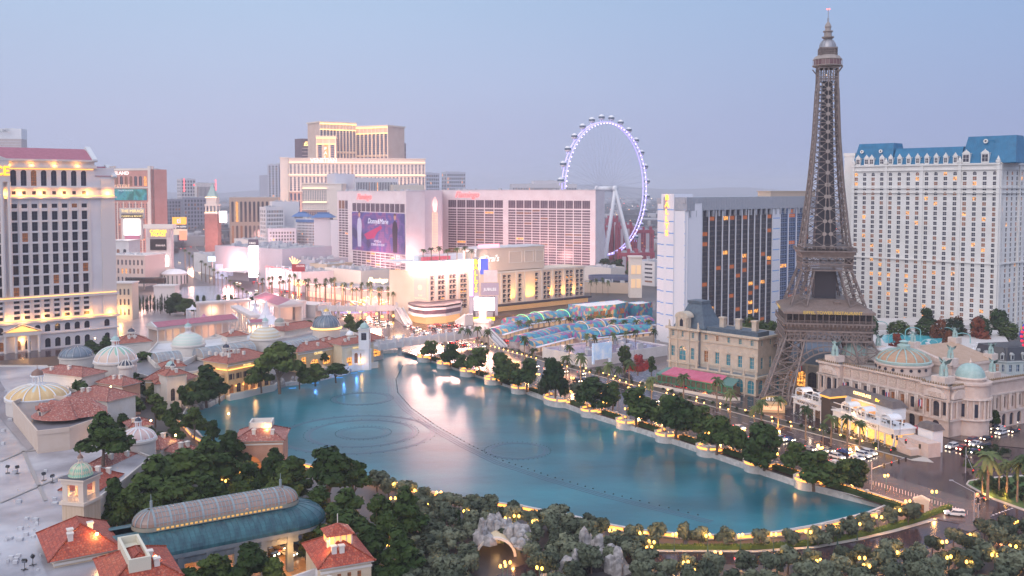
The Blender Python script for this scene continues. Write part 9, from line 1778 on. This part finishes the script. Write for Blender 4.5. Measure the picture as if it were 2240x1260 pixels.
def mk_car(kind,col):
 L_,W_,H_={'car':(4.6,1.85,1.42),'suv':(4.9,1.95,1.8),'pickup':(5.4,1.95,1.8)}[kind];r_=thing('parked_car','','car');nm='paint_%d%d%d'%tuple(int(c*99)for c in col);pm=M_(nm,col,rough=.25,coat=.6)
 prof={'car':[(-2.3,.35),(-2.3,.85),(-1.75,.95),(-1.0,1.42),(.55,1.42),(1.2,.98),(2.2,.82),(2.3,.35)],'suv':[(-2.45,.4),(-2.45,1.1),(-2.3,1.75),(-2.0,1.8),(.5,1.78),(1.2,1.12),(2.3,1.0),(2.45,.4)],'pickup':[(-2.7,.45),(-2.7,1.1),(-.9,1.1),(-.75,1.78),(.7,1.78),(1.3,1.15),(2.55,1.02),(2.7,.45)]}[kind];n=len(prof);mb=MB();h=W_/2;top=max(p[1]for p in prof)
 ins=lambda z:h-(.22 if z>top-.1 else 0)
 mb.add([(x,-ins(z),z)for x,z in prof]+[(x,ins(z),z)for x,z in prof],[tuple(range(n-1,-1,-1)),tuple(range(n,2*n))]+[(i,(i+1)%n,(i+1)%n+n,i+n)for i in range(n)]);mb.build('body',pm,r_)
 tops=[p for p in prof if p[1]>top-.1];xa,xb=tops[0][0],tops[-1][0];zl=.98 if kind=='car' else 1.14;ia=next(i for i,p in enumerate(prof)if p==tops[0]);fb,ff=prof[ia-1],prof[prof.index(tops[-1])+1];mb=MB()
 for sg in(-1,1):mb.add([(fb[0]*.3+xa*.7-.25,sg*(h+.01),zl),(ff[0]-.1,sg*(h+.01),zl),(xb-.05,sg*(h-.2),top-.08),(xa+.1,sg*(h-.2),top-.08)],[(0,1,2,3)if sg<0 else(3,2,1,0)])
 for A,B,sg in((tops[-1],ff,1),(tops[0],fb,-1)):e=.03*sg;mb.add([(A[0]+e+.02,-(h-.26),A[1]-.03),(A[0]+e+.02,h-.26,A[1]-.03),(B[0]+e,h-.1,B[1]+.03),(B[0]+e,-(h-.1),B[1]+.03)],[(0,3,2,1)if sg>0 else(0,1,2,3)])
 mb.build('window',GL['dark'],r_)
 for x in(-L_*.31,L_*.31):
  for sg in(-1,1):mb=MB();mb.tube((x,sg*(h-.2),.34),(x,sg*(h+.02),.34),.34,10);mb.build('wheel',MATS['black'],r_)
 for sg in(-1,1):mb=MB();mb.box(L_/2-.08,L_/2+.03,sg*h*.68-.22,sg*h*.68+.22,.58,.85);mb.build('headlight',hl_,r_);mb=MB();mb.box(-L_/2-.03,-L_/2+.06,sg*h*.75-.18,sg*h*.75+.18,.62,.95);mb.build('taillight',tl_,r_)
 _kc[r_.name]=list(r_.children);return r_
def car(kind,col,p,rot,lb,grp,name='car'):
 k=(kind,col)
 if k not in cprot:cprot[k]=o=mk_car(kind,col);o.location=p;o.rotation_euler[2]=rot
 else:o=copy_tree(cprot[k],loc=p,rotz=rot)
 o['label']=lb;o['group']=grp;o['category']='car';o.name='car'
WT,RD,BK,BL,GY,TN,MR=(.7,.7,.72),(.45,.02,.02),(.02,.02,.025),(.03,.07,.22),(.3,.3,.32),(.35,.29,.22),(.2,.02,.03)
CN={WT:'white',RD:'red',BK:'black',BL:'blue',GY:'grey',TN:'tan',MR:'maroon'};dv=(G(2082,976)-G(2190,947));rx=math.atan2(dv.y,dv.x)
for x,y,k,c,ex in((2082,980,'suv',WT,'with lit headlights at the front left of the waiting group'),(2106,984,'pickup',RD,'beside the white taxi in the waiting group'),(2134,975,'pickup',WT,'in the middle of the waiting group'),(2153,980,'suv',BK,'right of the white pickup'),(2129,991,'car',BL,'nearest the planted island'),(2125,967,'suv',MR,'behind the red pickup'),(2157,962,'car',BK,'behind the maroon one'),(2190,950,'suv',WT,'alone between the two dark groups'),(2218,946,'car',BK,'following the white minivan'),(2172,939,'suv',BK,'parked by the opera hall trees'),(2186,939,'car',WT,'parked behind the big black one'),(2228,925,'car',WT,'farthest up the side street')):car(k,c,G(x,y,.03),rx,f'{CN[c]} {k if k != "car" else "saloon"} {ex}','cars waiting at the side street')
for i,(x,y,k,c)in enumerate(sorted(((1875,1005,'car',WT),(1889,999,'suv',WT),(1901,994,'suv',WT),(1848,991,'car',BL),(1811,988,'car',TN),(1796,989,'car',WT),(1831,1003,'suv',WT),(1706,963,'suv',WT),(1725,964,'car',BL),(1828,1016,'car',WT),(1742,1000,'car',RD),(1617,938,'car',WT),(1640,966,'car',WT),(1652,963,'car',RD),(1770,985,'car',GY),(1690,975,'car',BK),(1570,930,'car',GY),(1500,905,'car',RD),(1430,880,'car',BK)),reverse=True)):car(k,c,G(x,y,.03),ROTS,f'{CN[c]} {k if k != "car" else "saloon"}, {nth(i)} back from the junction on the lakeside lanes','cars on the lakeside lanes')
rc=random.Random(17);n_=0
for i,(x,y,k,c,rt)in enumerate(((948,740,'car',RD,0),(958,738,'suv',WT,0),(966,743,'suv',BK,0),(976,742,'car',WT,0),(996,749,'suv',WT,0),(986,752,'car',RD,0),(1010,757,'car',BK,0),(944,716,'car',WT,1),(958,713,'suv',RD,1),(972,714,'car',GY,1),(988,711,'suv',BK,1),(1002,712,'car',WT,1),(1016,709,'car',BK,1),(812,706,'car',WT,2),(822,709,'suv',WT,2),(832,705,'car',GY,2),(843,710,'suv',WT,2),(850,706,'car',BK,2),(800,702,'car',RD,2),(838,713,'car',WT,2))):car(k,c,G(x,y,.04),(ROTS+math.pi,.3,ROTS)[rt],f'{CN[c]} {k if k != "car" else "saloon"}, {nth(i)} in the tailback around the near footbridge','cars around the near footbridge')
for w in(31,35,39,43,60,64,70):
 for n_,s_ in enumerate(sorted(rc.uniform(-90,150)for _ in range(4))):c=rc.choice([WT,BK,RD,GY,WT]);car(rc.choice(['car','suv']),c,S(s_,w,.03),ROTS if w<50 else ROTS+math.pi,f'{CN[c]} car, {nth(n_)} from the footbridge in the {nth((31, 35, 39, 43, 60, 64, 70).index(w))} lane out from the lake','moving boulevard traffic')
FT=[]
for k in range(60):
 i=rc.randrange(5,len(BLV)-4);a,b=BLV[i],BLV[i+1];d=(b-a).normalized();nn_=Vector((-d.y,d.x,0));w=rc.choice([-20,-15,-10,-5,5,10,15,20]);p=a.lerp(b,rc.random())+nn_*w;p.z=.03;FT.append((p.y,p.x,p,math.atan2(d.y,d.x)+(math.pi if w>0 else 0)))
for k,(_,_,p,a)in enumerate(sorted(FT,key=lambda t:t[:2])):c=rc.choice([WT,BK,RD]);car('car',c,p,a,f'{CN[c]} car, {nth(k)} nearest of the far boulevard traffic beyond the bridges','far boulevard traffic')
for x,y,z,e_ in((2060,1060,9,2600),(1985,1030,9,2600),(2190,1040,9,1800),(1930,1010,9,2000),(2100,1130,8,1500),(2140,960,8,1500),(1760,950,8,1500),(1600,890,8,1500),(1450,840,8,1500),(1320,800,8,1800)):lamp_light(G(x,y,z),e_,(1,.36,.12),.5)
car('suv',WT,G(2088,1128,.05),rx-.9,'white van turning past the bollards into the driveway','turning van');car('car',WT,G(1630,1232,.05),0,'pale car half hidden by olives on the driveway','driveway car')
for i,(x,y,c)in enumerate(((632,1215,WT),(612,1200,GL and TN),(590,1215,BK),(650,1190,BL))):car('suv' if i else 'car',c,G(x,y,.3),R(-35),f'{CN[c]} car under the glowing carriage porch','cars under the carriage porch')
def mast(label,x,yb,h,ax,ay,n,lamp_=False):
 p=G(x,yb);t_=thing('traffic_signal',label,'traffic light',p);q=GZ(ax,ay,h)-p;q.z=0;mb=MB();mb.tube((0,0,0),(0,0,h+2),.16,8,.11);mb.tube((0,0,h),(q.x,q.y,h+.3),.1,6,.06)
 if lamp_:mb.tube((0,0,h+2),(-5,2,h+4.5),.08,6);mb.box(-5.6,-4.6,1.8,2.2,h+4.4,h+4.6)
 mb.build('pole',M_('pole_grey',(.38,.37,.40),rough=.4),t_)
 for i in range(n):f=.35+.65*i/max(1,n-1);m1=MB();m1.box(q.x*f-.25,q.x*f+.25,q.y*f-.25,q.y*f+.25,h-.9,h+.5);m1.mi(1).box(q.x*f-.1,q.x*f+.1,q.y*f-.29,q.y*f-.26,h+.1,h+.35);m1.build('signal_head',[MATS['black'],tl_ if i==1 else MATS['dark_metal']],t_)
mast('long mast arm with four signals reaching over the wide junction',1906,1072,6.2,1981,1003,4);mast('mast arm signal and street light on the corner island',2130,1148,6.5,2152,1090,2,True);mast('mast arm with green street sign by the terrace restaurant',1921,985,6.5,2012,975,3);mast('signal pole before the stone stair',1968,985,6.5,1948,985,2);mast('short signal post right of the corner island',2140,1134,3,2144,1105,1);mast('mast arm with two signals left of the date palms',2112,1035,6,2128,1030,2)
bo=None
for i in range(34):
 x=1903+(2116-1903)*i/33;y=1059+(1127-1059)*(i/33)**1.05;p=G(x,y,.03)
 if bo is None:mb=MB();mb.lathe([(.09,0),(.09,1.15),(.02,1.2)],n=8);bo=mb.build('bollard',M_('bollard_white',(.75,.6,.55),rough=.5),loc=p);b_=bo
 else:b_=bo.copy();C.objects.link(b_);b_.location=p
 tag(b_,f'white lane post, {nth(i)} from the lake side of the junction','bollard','white lane posts')
for i in range(15):p=S(40+i*15,79.2,.14);mb=MB();mb.tube((0,0,0),(0,0,8.5),.1,6);mb.tube((0,0,8.4),(-1.6,-1,8.9),.06,5);mb.mi(1).box(-2,-1.4,-1.3,-.9,8.8,8.95);tag(mb.build('light_pole',[MATS['pole_grey'],MATS['grey_metal']],loc=p),f'slim street light pole, {nth(i)} from the far end of the Paris side kerb','lamp post','light poles on the kerb')if i%2 else None
gt=thing('gate_house','cream gate pier with pediment and iron fence at the driveway entrance','gate',G(2015,1120),R(-30));gt.scale=(.62,.62,.62);mb=MB();mb.box(-3,3,-.8,.8,0,5.2);mb.box(-3.4,3.4,-1.1,1.1,5.2,5.8);mb.add([(-3.4,-1.1,5.8),(3.4,-1.1,5.8),(0,-1.1,7.2),(-3.4,1.1,5.8),(3.4,1.1,5.8),(0,1.1,7.2)],[(0,1,2),(0,2,5,3),(1,4,5,2),(3,5,4)]);mb.mi(1).box(-1.2,1.2,-.85,-.81,.2,3.6).mi(0);mb.build('pier',[pst,GL['dim']],gt)
mb=MB();[mb.bar((-3-i*.5,0,0),(-3-i*.5,0,2.4),.06)for i in range(24)];mb.bar((-3,0,2.2),(-15,0,2.2),.1);mb.build('fence',MATS['dark_metal'],gt)
def mk_person(col):
 me=bpy.data.meshes.new('person');V=[(0,0,.95),(0,0,1.25),(0,0,1.48),(0,0,1.56),(0,.01,1.68),(.2,0,1.42),(.27,-.02,1.15),(.25,-.12,.92),(-.2,0,1.42),(-.27,-.02,1.15),(-.25,-.08,.9),(.1,0,.88),(.12,-.06,.48),(.12,.0,.06),(.13,-.14,.03),(-.1,0,.88),(-.12,.04,.48),(-.13,.12,.06),(-.13,0,.03)];E_=[(0,1),(1,2),(2,3),(3,4),(2,5),(5,6),(6,7),(2,8),(8,9),(9,10),(0,11),(11,12),(12,13),(13,14),(0,15),(15,16),(16,17),(17,18)]
 me.from_pydata(V,E_,[]);o=bpy.data.objects.new('person',me);C.objects.link(o);m=o.modifiers.new('s','SKIN');rs=[.15,.15,.12,.06,.1,.075,.05,.035,.075,.05,.035,.1,.07,.05,.04,.1,.07,.05,.04]
 for v,q in zip(me.skin_vertices[0].data,rs):v.radius=(q,q*.85)
 me.skin_vertices[0].data[0].use_root=True;s_=o.modifiers.new('b','SUBSURF');s_.levels=s_.render_levels=1;me.materials.append(col);return o
pp=[];cols_=[(M_('coat_black',(.02,.02,.025),rough=.8),'black'),(M_('coat_green',(.03,.12,.06),rough=.8),'green'),(M_('coat_pale',(.5,.48,.46),rough=.8),'pale'),(M_('coat_red',(.4,.03,.04),rough=.8),'red')];pr_=[mk_person(c[0])for c in cols_];used=set()
for i,(x,y,k,lb)in enumerate(((1878,1064,0,'person in black standing under the last promenade tree by the junction'),(1487,952,1,'person in green at the balustrade between two lake bastions'),(1505,950,2,'person in pale coat beside a litter bin on the promenade'),(2003,948,3,'person in red by the parasols outside the stone stair'),(2062,944,2,'person in pale coat at the opera hall corner door'),(1620,868,0,'person in black walking near the pavilion steps'),(1628,870,2,'person in pale coat walking near the pavilion steps'),(1560,905,0,'person in dark coat waiting by the median crossing'),(1330,880,3,'person in red strolling past the small clipped trees'),(1180,850,0,'person in black strolling near the far bastions'))):
 o=pr_[k]if k not in used else pr_[k].copy()
 if k in used:C.objects.link(o)
 used.add(k);o.location=G(x,y,.14);o.rotation_euler[2]=rngT.uniform(0,6.28);tag(o,lb,'person')
for x,y,m,lb in((2011,950,'bulb_red','crimson parasol outside the opera hall corner'),(1982,945,'tent_white','white scalloped parasol kiosk by the stone stair')):t_=thing('parasol',lb,'parasol',G(x,y));mb=MB();mb.lathe([(2.4,2.3),(1.6,2.9),(.1,3.4)],n=12);mb.build('canopy',MATS[m]if m!='bulb_red' else M_('parasol_red',(.5,.02,.07)),t_);mb=MB();mb.tube((0,0,0),(0,0,3),.06,5);mb.build('pole',MATS['white_metal'],t_)
pm_=M_('pipe_violet',(.05,.095,.15),(.09,.13,.18),sc=3,rough=.4)
def ring(cx,cy,rad,label,n=64,w=.5):
 c=G(cx,cy,-1.6);mb=MB();mb.lathe([(rad-w/2,.0),(rad-w/2,.05),(rad+w/2,.05),(rad+w/2,0)],n=n,capt=False);mb.lathe([(rad-w/2+1.1,.0),(rad-w/2+1.1,.04),(rad+w/2+1.0,.04),(rad+w/2+1.0,0)],n=n,capt=False);q=thing('fountain_ring',label,'fountain',Vector((c.x,c.y,-1.6)));mb.build('pipe',pm_,q);m1=MB();[m1.ball(((rad+2)*math.cos(i*6.283/40),(rad+2)*math.sin(i*6.283/40),.05),.16,5,3)for i in range(40)];tag(m1.build('nozzle',MATS['dark_metal'],q),kind='stuff')
ring(781,948,26.5,'largest fountain ring just under the lake surface');ring(791,947,18.5,'middle fountain ring inside the largest one');ring(792,872,11,'fountain ring in the far left part of the lake');ring(1132,986,9.2,'small fountain ring right of the pink reflection');ring(795,947,8,'faint smallest fountain ring at the centre of the large ones',w=.25)
ap_=[G(x,y,-1.6)for x,y in((868,800),(852,830),(855,860),(885,895),(940,935),(1010,975),(1085,1012),(1200,1050),(1310,1082),(1430,1112),(1555,1143))];q=thing('fountain_arc','long double fountain pipe sweeping through the lake to the lower right','fountain',(0,0,0));mb=MB();mb2=MB()
for a,b in zip(ap_,ap_[1:]):
 d=(b-a).normalized();nn_=Vector((-d.y,d.x,0))
 for w in(-.9,.3,1.4):mb.bar(a+nn_*w,b+nn_*w,.34,.1)
 for k in range(int((b-a).length/3)):p=a+d*(k*3)+nn_*3;mb2.ball((p.x,p.y,-1.55),.24,6,4)
mb.build('pipe',pm_,q);tag(mb2.build('nozzle',MATS['dark_metal'],q),kind='stuff')
